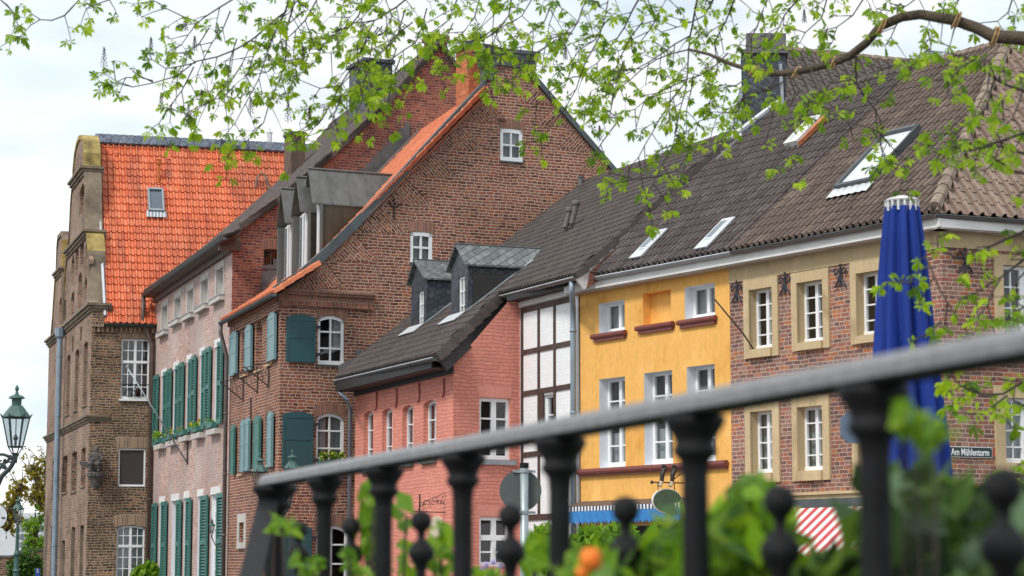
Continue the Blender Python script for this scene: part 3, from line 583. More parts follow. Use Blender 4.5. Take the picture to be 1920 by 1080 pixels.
# red and white awning over the shop
aw = MB(); za = FR.hit(1480, 952)[1]; sa0, sa1 = .35, sb - .35
for (x0, x1) in ((sa0, 5.0), (5.25, sb - .15)):
    k = int((x1 - x0) / .15)
    aw.face([FR.P(x0, za, .12), FR.P(x1, za, .12), FR.P(x1, za - 1.0, 1.45), FR.P(x0, za - 1.0, 1.45)], 0, [(x0, 0), (x1, 0), (x1, 1), (x0, 1)])
    aw.face([FR.P(x0, za - 1.0, 1.45), FR.P(x1, za - 1.0, 1.45), FR.P(x1, za - 1.2, 1.455), FR.P(x0, za - 1.2, 1.455)], 0, [(x0, 0), (x1, 0), (x1, 1), (x0, 1)])
aw.fbox(FR, sa0 - .05, sb - .1, za - .02, za + .16, .01, .16, 1)
for x in (sa0, 4.95, 5.3, sb - .2): aw.tube([FR.P(x, za - .9, .02), FR.P(x, za - 1.0, 1.45)], .015, 5, 1)
aw.build('awning', [M['stripe'], M['zincd']], HR)
# street name sign
S = thing('street_sign', 'dark street name sign with white lettering on the mottled brick wall', 'street sign', SR.px(1817, 858, 0))
s0_, zz1 = SR.hit(1773, 838); s1_, zz0 = SR.hit(1859, 858.5); zz1 = SR.hit(1817, 838)[1]; zz0 = SR.hit(1817, 858)[1]
def rrect(pl, s0, s1, z0, z1, r, o, t, k=5):
    out = []
    for cx, cz, a in ((s1 - r, z1 - r, 0), (s0 + r, z1 - r, 90), (s0 + r, z0 + r, 180), (s1 - r, z0 + r, 270)):
        for i in range(k + 1): th = radians(a + 90 * i / k); out.append(pl.P(cx + r * cos(th), cz + r * sin(th), o))
    return out
nv = Vector((SR.n[0], SR.n[1], 0)); mb = MB(); mb.prism(rrect(SR, s0_, s1_, zz0, zz1, .04, .015, 0), nv * .02); mb.build('border', M['signw'], S)
mb = MB(); mb.prism(rrect(SR, s0_ + .011, s1_ - .011, zz0 + .011, zz1 - .011, .03, .036, 0), nv * .003); mb.build('plate', M['signgrn'], S)
def text_part(txt, pl, s, z, h, mat, parent, o, width=None, flip=1, name='lettering'):
    cu = bpy.data.curves.new(name, 'FONT'); cu.body = txt; cu.size = 1; cu.extrude = .004; cu.align_x = 'CENTER'; cu.align_y = 'CENTER'; cu.offset = .012
    t = bpy.data.objects.new('t', cu); C.objects.link(t); bpy.context.view_layer.update(); me = bpy.data.meshes.new_from_object(t); bpy.data.objects.remove(t)
    xs = [v.co.x for v in me.vertices]; ys = [v.co.y for v in me.vertices]; w0 = max(xs) - min(xs); h0 = max(ys) - min(ys); cx = (max(xs) + min(xs)) / 2; cy = (max(ys) + min(ys)) / 2
    off = parent_loc(parent)
    for v in me.vertices: v.co = pl.P(s + flip * (v.co.x - cx) / w0 * width, z + (v.co.y - cy) / h0 * h, o + v.co.z) - off
    me.materials.clear(); me.materials.append(mat); ob = bpy.data.objects.new(name, me); C.objects.link(ob); ob.parent = parent; return ob
ta = SR.hit(1781, 848)[0]; tb = SR.hit(1852, 848)[0]
text_part('Am Mühlenturm', SR, (ta + tb) / 2, (zz0 + zz1) / 2, (zz1 - zz0) * .66, M['signw'], S, .041, tb - ta)
T_ = MB(); T_.fbox(SR, SR.hit(1861, 851)[0], SR.hit(1864.5, 851)[0], SR.hit(1862, 855)[1], SR.hit(1862, 845)[1], .0, .01); tag(T_.build('sticker', M['red'], None, loc=SR.px(1862, 855)), 'tiny red sticker on the brick just right of the street name sign', 'sticker')
# ------------------------------------------------------------------ yellow house
w = MB(); holes = []
up = [(1123, 1171.2, 569.8, 626.4), (1205.7, 1258, 551, 611), (1284, 1340.5, 539, 600)]
mid = [(1123.8, 1172.2, 711.4, 878.5), (1208, 1261, 699.9, 872.3), (1288.3, 1341, 688.3, 867)]
for i, r in enumerate(up):
    q = FR.rect(*r)
    if i == 1: holes.append(niche(w, FR, q, .22)); wd = None
    else: holes.append(window(HYl, w, FR, q, depth=.28, cols=2, rows=1, rm=1, fw=.065, lb=.12, curtain=[(.0, 1., 0, 1)] if i == 0 else [(.5, 1, 0, 1)]))
    # moulded sill
    sx0, sx1 = [(1114, 1176.8), (1197.3, 1266.4), (1275.5, 1346)][i]; a = FR.hit(sx0, [634, 621, 609][i])[0]; b = FR.hit(sx1, [627, 609, 594][i])[0]; zt = q[2]; m2 = MB()
    lo, hi = min(a, b), max(a, b); m2.tube([FR.P(lo, zt - .06, .07), FR.P(hi, zt - .06, .07)], .062, 10); m2.fbox(FR, lo + .06, hi - .06, zt - .19, zt - .10, -.01, .07); m2.fbox(FR, lo + .02, hi - .02, zt - .115, zt - .05, -.01, .10); m2.build('sill', M['oxred'], HYl)
for i, r in enumerate(mid):
    q = FR.rect(*r); holes.append(window(HYl, w, FR, q, depth=.28, cols=2, rows=4, rm=1, fw=.07, bar=.035, lb=.14, curtain=[(0, .5, 0, .40), (.5, 1, 0, .40)]))
zb1 = FR.hit(1093, 881)[1]; zb0 = FR.hit(1093, 894)[1]; s_e = FR.hit(1367, 870)[0]
m2 = MB(); m2.tube([FR.P(s_e, zb1 - .06, .08), FR.P(sy - .03, zb1 - .06, .08)], .075, 10); m2.fbox(FR, s_e + .03, sy - .05, zb0, zb1 - .08, -.01, .09); m2.fbox(FR, s_e + .01, sy - .04, zb0 + .05, zb1 - .06, -.01, .13); m2.build('sill_band', M['oxred'], HYl)
holes.append(niche(w, FR, (sb + .9, sy - .9, .2, FR.hit(1200, 985)[1]), .3, 0, 2, 1))
wall(w, FR, [(sb + .003, 0), (sy, 0), (sy, zf), (sb + .003, zf)], holes)
w.face([FR.P(sy, 0, 0), FR.P(sy, zf, 0), FR.P(sy, zf, -4), FR.P(sy, 0, -4)])
w.build('wall', [M['yellow'], M['revealw'], M['dark']], HYl)
rear('rear_wall', HYl, [FR.at(sb), (FR.at(sb)[0] + nin.x * D, FR.at(sb)[1] + nin.y * D), (FR.at(sy)[0] + nin.x * D, FR.at(sy)[1] + nin.y * D), FR.at(sy)], 0, zf, M['yellow'])
# blue awning with fringe
a0_ = FR.hit(1245, 960)[0] - 1.2; a1_ = sy + .02; zt = FR.hit(1086, 950)[1]
aw = MB(); aw.hexa([FR.P(a0_, zt - .12, .02), FR.P(a1_, zt - .12, .02), FR.P(a1_, zt - .12, .42), FR.P(a0_, zt - .12, .42), FR.P(a0_, zt + .12, .02), FR.P(a1_, zt + .12, .02), FR.P(a1_, zt - .02, .42), FR.P(a0_, zt - .02, .42)], 2)
aw.face([FR.P(a0_, zt - .13, .43), FR.P(a1_, zt - .13, .43), FR.P(a1_, zt - .02, .43), FR.P(a0_, zt - .02, .43)], 1, [(a0_, 0), (a1_, 0), (a1_, 1), (a0_, 1)])
k = 34
for i in range(k):
    x0 = a0_ + (a1_ - a0_) * i / k; x1 = a0_ + (a1_ - a0_) * (i + 1) / k; xm = (x0 + x1) / 2; o0 = .45 + .03 * (i % 2); o1_ = .45 + .03 * ((i + 1) % 2)
    aw.face([FR.P(x0, zt - .135, .44), FR.P(x1, zt - .135, .44), FR.P(x1, zt - .37, o1_), FR.P(xm, zt - .45, (o0 + o1_) / 2), FR.P(x0, zt - .37, o0)], 0)
aw.build('awning', [M['navy'], M['fringe'], M['brownw']], HYl)
# oval hanging sign on an iron arm, with a pair of boots on top
S = thing('hanging_sign', 'dark green oval shop sign hanging from an iron arm on the yellow house', 'sign', FR.px(1290, 909, 0))
arm = MB(); pz = FR.px(1292, 906, 0); tip = pz + Vector((FR.n[0], FR.n[1], 0)) * 1.05; tip.z = pz.z
arm.tube([pz, tip], .016, 6); arm.ball(tip, .04); arm.tube([pz + Vector((0, 0, .35)), pz.lerp(tip, .5) + Vector((0, 0, .02))], .012, 5)
cpos = pz.lerp(tip, .60)
for t in (.40, .84): arm.tube([pz.lerp(tip, t), pz.lerp(tip, t) - Vector((0, 0, .16))], .012, 5)
arm.build('arm', M['iron'], S)
nn = (tip - pz).normalized(); sidev = nn.cross(Vector((0, 0, 1))).normalized(); mb = MB(); cc = cpos - Vector((0, 0, .41))
mb.prism([cc + nn * (.42 * cos(2 * pi * i / 28)) + Vector((0, 0, .28 * sin(2 * pi * i / 28))) - sidev * .02 for i in range(28)], sidev * .04); mb.build('rim', M['signw'], S)
for sg in (-1, 1):
    mb = MB(); mb.prism([cc + nn * (.40 * cos(2 * pi * i / 28)) + Vector((0, 0, .26 * sin(2 * pi * i / 28))) + sidev * sg * .021 for i in range(28)], sidev * sg * .004); mb.build('panel', M['ovalgrn'], S)
for t in (.46, .74):
    mb = MB(); b0 = pz.lerp(tip, t) + Vector((0, 0, .02)); k_ = nn * (.08 if t > .6 else -.1)
    mb.tube([b0, b0 + Vector((0, 0, .16)) - nn * .02, b0 + Vector((0, 0, .33)) - nn * .10], [.045, .055, .05], 8); mb.tube([b0 + Vector((0, 0, .33)) - nn * .1, b0 + Vector((0, 0, .36)) - nn * .02], [.05, .035], 8); mb.tube([b0 + Vector((0, 0, -.1)) + nn * .06, b0], [.05, .045], 8, 1); mb.build('boot', [M['blackw'], M['creamp']], S)
# ================================================================== half-timbered house and pink house
zT = FT.hit(1000, 575)[1] + .25; sTw = FT.hit(975, 750)[0]
HT = thing('half_timbered_house', 'narrow white half-timbered house between pink and yellow houses', 'house', FT.P(sTw / 2, 0, 0))
HP = thing('pink_house', 'salmon pink painted brick house with two slate dormers on its dark roof', 'house', FP.P(0, 0, 0))
w = MB(); holes = []; wq = FT.rect(1020, 1039.5, 741, 855)
holes.append(window(HT, w, FT, wq, depth=.10, cols=1, rows=3, casement=1, rm=0, fw=.07, room=1)); wall(w, FT, [(0, 0), (sTw, 0), (sTw, zT), (0, zT)], holes)
w.build('wall', [M['whitebrick'], M['dark']], HT)
tb_ = MB(); S_ = lambda x, y=700: FT.hit(x, y)[0]; Z_ = lambda x, y: FT.hit(x, y)[1]
def tbar(s0, s1, z0, z1, o=.03): tb_.fbox(FT, min(s0, s1), max(s0, s1), z0, z1, -.02, o)
ztb = Z_(978, 578); 
rows_ = [(Z_(980, 587.7), ztb), (Z_(980.8, 666.5), Z_(980.8, 656.9)), (Z_(978, 744), Z_(978, 734.6)), (Z_(978, 859), Z_(978, 849)), (Z_(992, 976), Z_(992, 965))]
for i, (z0_, z1_) in enumerate(rows_):
    tbar(S_(1074), S_(979), z0_ + .01 * (i % 2), z1_, .034)
for (x0, x1) in ((977.6, 981.6), (1009.2, 1012.8), (1039, 1042.6), (1072, 1076)): tbar(S_(x0), S_(x1), rows_[-1][0], ztb, .028)
tbar(S_(1013), S_(1020), rows_[3][1], rows_[2][0], .024)
tb_.build('timber_frame', M['timber'], HT)
mb = MB(); mb.fbox(FT, S_(1077), 0 + .0, 1.2, zT, -.02, .02); mb.build('corner_board', M['white'], HT)
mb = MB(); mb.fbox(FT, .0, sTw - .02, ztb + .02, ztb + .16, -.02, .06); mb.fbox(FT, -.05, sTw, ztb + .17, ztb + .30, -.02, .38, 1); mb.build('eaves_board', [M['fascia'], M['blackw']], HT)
# shared roof plane
pe_r = SP.px(811, 666); PE = PL((pe_r.x, pe_r.y), FP.d); pe_l = PE.px(628, 712); pe_l.z = pe_r.z
QV = PL(FR.at(FR.hit(1088, 540)[0]), (-FR.n[0], -FR.n[1])); tp = QV.px(1375, 253)
fp = plane3(pe_l, pe_r, tp); Bp = lambda u, v: ab(fp, raypt(u, v, fp))
va = Bp(937, 552); rd = (Bp(1013, 372), Bp(1375, 253)); lerpb = lambda a: rd[0][1] + (rd[1][1] - rd[0][1]) * (a - rd[0][0]) / (rd[1][0] - rd[0][0])
kv = (va[0] - Bp(817, 667)[0]) / (va[1] - Bp(817, 667)[1]); vt = (va[0] + kv * 7.2, lerpb(va[0] + kv * 7.2)); vt = (va[0] + kv * (vt[1] - va[1]), vt[1])
if 0: print('roof P', Bp(628, 712), Bp(815, 668), va, rd, Bp(1078, 517), 'B', Bp(700, 648), Bp(908, 458))
pantiles('roof', fp, [[Bp(628, 712), Bp(817, 667), vt, rd[0]]], M['browntile'], HP, cw=.20, rh=.36, shear=-.42, flip=True)
pantiles('roof', fp, [[(va[0] + .005, va[1]), Bp(1078, 517), rd[1], (vt[0] + .005, vt[1])]], M['browntile'], HT, cw=.20, rh=.36, shear=-.42, flip=True)
Pp = lambda a, b, h=0: fp[0] + fp[1] * a + fp[2] * b + fp[3] * h
ridge('ridge', Pp(*rd[0], .02), Pp(*vt, .02), .11, M['ridged'], HP); ridge('ridge', Pp(*vt, .02), Pp(*rd[1], .02), .11, M['ridged'], HT)
def verge(par, a, b, mat, brd, w=.14, hgt=.22, drop=.0):
    """verge tiles stepping up a roof edge with a board below"""
    a, b = Vector(a), Vector(b); L = (b - a).length; k = max(1, int(L / .42)); d = (b - a).normalized(); side = d.cross(fp[3]).normalized(); mb = MB()
    for i in range(k):
        p = a + d * (L * i / k); q = a + d * (L * (i + 1.06) / k); n_ = fp[3]; t0, t1 = .085, .05
        mb.hexa([p - side * w / 2 - n_ * (hgt - .05), p + side * w / 2 - n_ * (hgt - .05), q + side * w / 2 - n_ * hgt, q - side * w / 2 - n_ * hgt, p - side * w / 2 + n_ * t0, p + side * w / 2 + n_ * t0, q + side * w / 2 + n_ * t1, q - side * w / 2 + n_ * t1])
    o = mb.build('verge', mat, par)
    if brd:
        n_ = fp[3]; mb = MB(); dn = hgt + .26; mb.hexa([a - side * .03 - n_ * dn, a + side * .03 - n_ * dn, b + side * .03 - n_ * dn, b - side * .03 - n_ * dn, a - side * .03 - n_ * (hgt - .06), a + side * .03 - n_ * (hgt - .06), b + side * .03 - n_ * (hgt - .06), b - side * .03 - n_ * (hgt - .06)]); mb.build('verge_board', brd, par)
verge(HP, Pp(*Bp(817, 667)), Pp(*va), M['ridged'], M['blackw'])
verge(HT, Pp(*Bp(1077, 518)), Pp(*rd[1]), M['ridged'], M['fascia'], .16, .13)
# brick strip of the gable under that verge, above the yellow house roof
w = MB(); q0 = Pp(*Bp(1100, 502)); q1 = Pp(*rd[1]); qb = q0.copy(); qb.z = q0.z - .5; qc = q1.copy(); qc.z = q1.z - 1.5
w.face([qb, qc, q1 - fp[3] * .12, q0 - fp[3] * .12]); w.build('gable_wall', M['brickAs'], HT)
bk = MB(); vr = Vector((fp[3].x, fp[3].y, 0)).normalized() * -1
bk.face([Pp(*rd[0]), Pp(*rd[1]), Pp(*rd[1]) + vr * 5 + Vector((0, 0, -4.6)), Pp(*rd[0]) + vr * 5 + Vector((0, 0, -4.6))]); bk.build('rear_roof', M['browntile'], HT)
gutter(Pp(*va, -.04) + Vector((0, 0, -.02)), Pp(*Bp(1078, 517), -.04), .075, M['pipedk'], HT, M['zincl'])
gl, gr = Pp(*Bp(628, 712), -.04), Pp(*Bp(815, 668), -.04); gutter(gl, gr, .085, M['zincd'], HP, M['zincl'])
# pink walls
zPe = FP.hit(850, 690)[1]; sPl = FP.hit(666, 800)[0]; w = MB(); hf = []
for i, r in enumerate([(681.7, 699.6, 773, 878.5), (716.3, 735.7, 768, 873), (754.4, 774.8, 762, 867), (793.7, 817.8, 752.8, 861)]):
    q = FP.rect(*r); hf.append(window(HP, w, FP, q, depth=.155, cols=2, rows=3, arch=.08, casement=1, rm=0, fw=.06, sill=(M['gslate'], .10, .13, .07), room=1))
hf.append(niche(w, FP, FP.rect(676, 700, 975, 1074), .18, .1, 1)); hf.append(window(HP, w, FP, FP.rect(707, 727, 965, 1060), depth=.2, cols=1, rows=3, casement=1, arch=.08, rm=0, room=1))
wall(w, FP, [(0, 0), (sPl, 0), (sPl, zPe + .3), (0, zPe + .3)], hf)
hs_ = []; s9, z9 = SP.hit(958, 568); q = SP.rect(898.8, 957, 745.5, 861)
hs_.append(window(HP, w, SP, q, depth=.09, cols=2, rows=5, rm=0, fw=.085, bar=.0, transom=.60, room=1, lb=.1, curtain=[(.55, .95, 0, .3)])) if 0 else hs_.append(window(HP, w, SP, q, depth=.09, cols=2, rows=3, rm=0, fw=.085, bar=.045, room=1, lb=.08))
mb = MB(); mb.fbox(SP, q[0] - .05, q[1] + .12, q[2] - .13, q[2] - .002, -.02, .10); mb.build('sill', M['zinc'], HP)
q2 = SP.rect(898.5, 957, 969, 1062); hs_.append(window(HP, w, SP, q2, depth=.09, cols=2, rows=3, rm=0, fw=.085, bar=.045, transom=.58, room=1))
spl = SP.hit(850, 750)[0]; wall(w, SP, [(spl, 0), (0, 0), (0, z9 + .45), (s9, z9 + .12), (spl, SP.hit(850, 684)[1])], hs_)
w.build('wall', [M['pink'], M['dark']], HP)
# soldier courses over the side windows
mb = MB(); sol = brick('pink_soldier', [(.76, .31, .24), (.79, .33, .255)], (.68, .25, .20), bh=.30, bw=.09, ms=.008, paint=1, bump=.8)
for qq in (q, q2): mb = MB(); archband(mb, SP, qq[0] - .02, qq[1] + .02, qq[3] + .01, .001, .30, .008); mb.build('soldier_course', sol, HP)
mb = MB(); ov = .62   # boarded soffit under the deep eaves
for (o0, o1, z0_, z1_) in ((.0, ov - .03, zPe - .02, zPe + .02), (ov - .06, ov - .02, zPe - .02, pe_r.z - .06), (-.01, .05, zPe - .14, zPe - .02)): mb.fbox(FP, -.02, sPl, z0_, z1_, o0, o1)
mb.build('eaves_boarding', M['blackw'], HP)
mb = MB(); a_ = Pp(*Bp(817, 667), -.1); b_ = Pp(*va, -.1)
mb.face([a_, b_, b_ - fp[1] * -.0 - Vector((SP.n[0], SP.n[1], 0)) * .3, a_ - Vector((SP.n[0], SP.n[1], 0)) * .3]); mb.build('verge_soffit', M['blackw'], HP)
for (u, t, b2) in ((706, 735, 770), (743.5, 728, 765), (786, 718, 755), (832, 709, 746)):
    mb = MB(); mb.tube([FP.px(u, t, .03), FP.px(u, (t + b2) / 2 + 5, .035), FP.px(u - 1, b2 - 5, .035), FP.px(u - 3, b2, .05)], .022, 6); mb.build('wall_anchor', M['pinkiron'], HP)
# wrought iron sign above the street and cream plaque
S = thing('iron_scroll_sign', 'ornate thin wrought iron scroll sign beside the pink wall', 'sign', FP.px(786, 958, 0)); mb = MB()
px_ = lambda u, v: PL(FP.at(.55), (FP.n[0], FP.n[1])).px(u, v)
mb.tube([FP.px(787, 926, .02), FP.px(786, 962, .02)], .02, 5); mb.tube([px_(775, 959), px_(842, 961)], .012, 5)
cur = [px_(784, 955), px_(800, 938), px_(820, 931), px_(842, 920)]; mb.tube(cur, .009, 5)
rr = random.Random(3)
for i in range(15):
    cx = 792 + i * 3.3; cy = 948 - i * .9 + rr.uniform(-5, 6); rad = rr.uniform(2.5, 6); t0 = rr.uniform(0, 6); mb.tube([px_(cx + rad * (1 - .08 * j) * cos(t0 + j * .7), cy + rad * (1 - .08 * j) * sin(t0 + j * .7)) for j in range(9)], .007, 4)
mb.build('scrollwork', M['iron'], S)
mb = MB(); q = FP.rect(808, 831, 968, 1010); mb.prism([FP.P(a, b, .0) for a, b in [(q[0], q[2]), (q[1], q[2])] + arcpts(q[0], q[1], q[3], .12)], Vector((FP.n[0], FP.n[1], 0)) * .03); tag(mb.build('wall_plaque', M['creamp'], None, loc=FP.px(820, 1010)), 'pale cream plaque with a rounded top on the pink wall', 'plaque')
# downpipes
def pipe(par, ptsl, r, mat, collars=()):
    mb = MB(); mb.tube(ptsl, r, 10)
    a, b = Vector(ptsl[-2]), Vector(ptsl[-1])
    for t in collars: c = a.lerp(b, t); mb.tube([c, c + (b - a).normalized() * .07], r * 1.18, 10)
    return mb.build('downpipe', mat, par, smooth=True)
g0 = FP.P(sPl + .1, 0, .1); pt = FP.px(657, 765, .12)
pipe(HP, [gl + fp[1] * .15 + Vector((0, 0, -.05)), gl + fp[1] * .15 + Vector((0, 0, -.25)), PE.px(650, 750), pt, Vector((pt.x, pt.y, .1))], .055, M['pipeblue'], (.3, .6))
pT = FT.P(-.02, 0, .16); p1 = Pp(*Bp(1068, 520), -.1); pipe(HT, [p1 + Vector((0, 0, -.02)), p1 + Vector((0, 0, -.3)), Vector((pT.x, pT.y, FT.hit(1083, 585)[1] + .1)), Vector((pT.x, pT.y, FT.hit(1083, 600)[1] - .1)), Vector((pT.x, pT.y, .1))], .07, M['pipeblue'], (.02, .3, .62))
# slate dormers on the pink roof
def dormer(par, base_r, front, peak, eave_r, ridge_back, win, label, kind='slate', rp=None, back=2.6, fpl=None, over=.10, rawdir=None, wl=None):
    """base_r: pixel of the front's lower right corner on the roof; other pixels are in the front plane"""
    B = raypt(*base_r, fp if rp is None else rp); fd = FP.d if fpl is None else fpl; PF = PL((B.x, B.y), fd); nb = Vector((-PF.n[0], -PF.n[1], 0)) if rawdir is None else rawdir
    sr = 0.; er = PF.hit(*eave_r)[1]; pk = PF.hit(*peak); sl = PF.hit(front, base_r[1] - 20)[0]
    pkz = pk[1]; pks = pk[0] if wl is None else (sr + sl) / 2; zb = B.z - .6
    o = MB(); P = PF.P; q = PF.rect(*win); hole = [(q[0], q[2]), (q[1], q[2]), (q[1], q[3]), (q[0], q[3])]
    outl = [(sr, zb), (sl, zb), (sl, er), (pks, pkz), (sr, er)]
    return PF, nb, outl, q, hole, (sr, sl, er, pks, pkz, zb)
def slate_dormer(base_r, front, peak, eave_r, win, ovh, label):
    PF, nb, outl, q, hole, (sr, sl, er, pks, pkz, zb) = dormer(HP, base_r, front, peak, eave_r, None, win, label); P = PF.P
    w = MB(); mbw = MB(); hl = window(HP, w, PF, q, depth=.06, cols=2, rows=3, casement=1, rm=0, fw=.05, bar=.03, room=1, name='dormer_window'); wall(w, PF, outl, [hl])
    for s_ in (sr, sl): a = P(s_, zb); b = P(s_, er); w.face([a, b, b + nb * 3, a + nb * 3])
    d = w.build('dormer', [M['slate'], M['dark']], HP); d['label'] = label
    w = MB(); th = Vector((0, 0, .05)); kk = (pkz - er) / abs(pks - sr)
    for s_ in (sr, sl):
        sg = 1 if s_ > pks else -1; e_ = P(s_ + sg * ovh, er - ovh * kk, .12); p_ = P(pks, pkz, .12); dd = nb * 3.4; w.hexa([e_, p_, p_ + dd, e_ + dd, e_ + th, p_ + th, p_ + dd + th, e_ + dd + th])
    w.build('dormer_roof', M['slater'], d); w = MB(); w.tube([P(pks, pkz + .05, .13), P(pks, pkz + .05, -3.4)], .03, 6); w.build('dormer_ridge', M['zincd'], d)
    w = MB(); n_ = fp[3]; rbs = raypt(*base_r, fp); dd = Vector((FP.d[0], FP.d[1], 0)); dn = -fp[2]
    w.hexa([rbs + n_ * .11, rbs + dd * (sl) + n_ * .11, rbs + dd * sl + dn * .42 + n_ * .11, rbs + dn * .42 + n_ * .11, rbs + n_ * .13, rbs + dd * sl + n_ * .13, rbs + dd * sl + dn * .42 + n_ * .13, rbs + dn * .42 + n_ * .13]); w.build('dormer_flashing', M['zincl'], d)
    w = MB(); g_ = fp[2]; s1 = -dd * .10; w.hexa([rbs + s1 + n_ * .10, rbs + n_ * .10, rbs + g_ * 2.4 + n_ * .10, rbs + s1 + g_ * 2.4 + n_ * .10, rbs + s1 + n_ * .125, rbs + n_ * .125, rbs + g_ * 2.4 + n_ * .125, rbs + s1 + g_ * 2.4 + n_ * .09]); w.build('side_flashing', M['zinc'], d)
slate_dormer((800, 612), 771, (782.5, 490), (801, 520), (784.5, 794.5, 548, 618), .10, 'smaller slate dormer on the left of the pink roof')
slate_dormer((877, 590), 846, (861, 461), (879, 492), (859.5, 872, 521, 601), .12, 'larger slate dormer on the right of the pink roof')
# lead soaker and zinc line where the pink roof meets the tall gable
mb = MB(); a = Pp(*Bp(634, 706)); b = Pp(*Bp(1013, 372)); nS = Vector((SB.n[0], SB.n[1], 0)); L = (b - a).length; d_ = (b - a).normalized(); k = 13
for i in range(k):
    p = a + d_ * L * i / k; q = a + d_ * L * (i + 1) / k; mb.hexa([p + nS * .0, p + nS * .16, q + nS * .16, q + nS * 0, p + Vector((0, 0, .32)), p + nS * .02 + Vector((0, 0, .32)), q + nS * .02 + Vector((0, 0, .12)), q + Vector((0, 0, .12))])
mb.tube([a + nS * .22 + Vector((0, 0, .05)), b + nS * .22 + Vector((0, 0, .05))], .04, 6, 1); mb.build('abutment_flashing', [M['lead'], M['zinc']], HP)
# vent cowls
for (u, v, h) in ((1068, 437, .42), (1080, 430, .50)):
    p = raypt(u, v, fp); mb = MB(); up_ = (fp[3] + Vector((0, 0, .7))).normalized(); mb.tube([p, p + fp[3] * .2, p + fp[3] * .2 + Vector((0, 0, h)) + Vector((.12, 0, 0))], [.09, .08, .08], 9); c = p + fp[3] * .2 + Vector((.12, 0, h)); mb.lathe(c, [(.11, 0), (.12, .03), (.12, .08), (.09, .12)], 10); mb.build('vent_cowl', M['pipedk'], HT)
p = Pp(*Bp(1089, 352)); mb = MB(); mb.lathe(p, [(.09, 0), (.08, .3), (.10, .31), (.10, .36)], 8); mb.build('vent_pipe', M['lead'], HT)
# ================================================================== tall gable house (middle)
HB = thing('tall_gable_house', 'tall red-brown brick gable house with dark teal shutters and three copper dormers', 'house', SB.P(0, 0, 0))
sBl = FB.hit(433, 700)[0]; w = MB(); hg = []; hb = []
g1 = SB.rect(938, 979.5, 240, 301); g2 = SB.rect(769, 810.5, 433.5, 492)
for q in (g1, g2):
    hg.append(window(HB, w, SB, q, depth=.03, cols=2, rows=2, arch=.025, curtain=[(0, 1, 0, 1)], casement=1, rm=0, fw=.10, bar=.06, room=1, lb=.12, sill=(M['zincd'], .06, .05, .02)))  # full curtains added so both panes look pale, in place of sky reflection
f1 = SB.rect(596, 645.5, 590, 683); f0 = SB.rect(592.5, 645, 774, 873); fg = SB.rect(592, 652, 985, 1100)
cu2 = [(0, .22, .0, 1), (.55, 1, .35, 1)]
hg.append(window(HB, w, SB, f1, depth=.07, cols=2, rows=3, arch=.14, casement=1, rm=0, fw=.085, bar=.05, room=1, lb=.12, curtain=[(.5, 1, .35, 1)], sill=(M['zincd'], .05, .05, .05)))
hg.append(window(HB, w, SB, f0, depth=.07, cols=2, rows=3, arch=.16, casement=1, rm=0, fw=.075, bar=.05, room=1, lb=.10, curtain=[(0, .42, .0, 1), (.6, 1, 0, 1)]))
fg = (fg[0], fg[1], .9, fg[3]); hg.append(window(HB, w, SB, fg, depth=.07, cols=2, rows=3, arch=.16, casement=1, rm=0, fw=.075, bar=.05, room=1))
gp = [(0, 0)] + [(11.5 + 1.6, 0), (13.1, 11.4)] + pts(SB, (1155, 322), (1000, 144)) + [pts(SB, (1000, 96))[0], pts(SB, (920, 100))[0]] + pts(SB, (916, 154), (905, 168), (800, 283), (700, 393), (610, 483), (562, 524)) + [(0, SB.hit(524, 552)[1])]
wall(w, SB, gp, hg)
# raking brick triangles along the verge, bricks laid square to the slope
def raking(a, b, n, dep):
    (s0, z0), (s1, z1) = a, b; L = hypot(s1 - s0, z1 - z0); ux, uz = (s1 - s0) / L, (z1 - z0) / L; px, pz = (uz, -ux) if (uz * 1 > 0) == (uz > 0) and True else (-uz, ux)
    if pz > 0: px, pz = -px, -pz
    for i in range(n):
        t0, t1 = L * i / n, L * (i + 1) / n
        # right-angled triangle: along the verge, down square to it, and back level
        A_ = (s0 + ux * t0, z0 + uz * t0); B_ = (s0 + ux * t1, z0 + uz * t1)
        low, high = (A_, B_) if A_[1] < B_[1] else (B_, A_)
        d = dep; Cx = high[0] + px * d; Cz = high[1] + pz * d
        tri = [low, (Cx, Cz), high]; P = [SB.P(x, z, .006) for x, z in tri]; 
        w.face(P, 0, [((x * px + z * pz) , (x * ux + z * uz)) for x, z in tri])
L_ = pts(SB, (545, 545), (610, 490), (905, 178)); raking(L_[1], L_[2], 6, 1.15); raking(L_[0], L_[1], 1, .95)
R_ = pts(SB, (1006, 152), (1155, 328)); raking(R_[1], R_[0], 4, .95)
# street front
OB = [(453.5, 463.7, 619, 705.2), (480, 491.1, 604.8, 696), (501, 509.5, 593, 685), (448, 456, 797, 890), (475, 481.5, 785, 880), (497, 507.2, 775, 874)]
for i, r in enumerate(OB):
    q = FB.rect(*r); q = (q[0], q[1] if q[1] - q[0] > .5 else q[0] + .8, q[2], q[3]); hb.append(window(HB, w, FB, q, depth=.30, cols=2, rows=3, arch=.22 if i < 3 else .1, casement=1, rm=0, fw=.06, room=1, sill=(M['stone'], .06, .05, .06)))
qs = FB.rect(449, 458.5, 980, 1017); hb.append(window(HB, w, FB, qs, depth=.2, cols=1, rows=1, casement=1, rm=0, room=1)); qo = FB.rect(446, 461.5, 964, 1029); sr_ = MB(); surround(sr_, FB, qo, qs, .03); sr_.build('window_surround', M['greystone'], HB)
zB = FB.hit(520, 556)[1] + .1; wall(w, FB, [(0, 0), (sBl, 0), (sBl, zB), (0, zB)], hb)
w.build('wall', [M['brickB'], M['dark']], HB)
ar = MB()
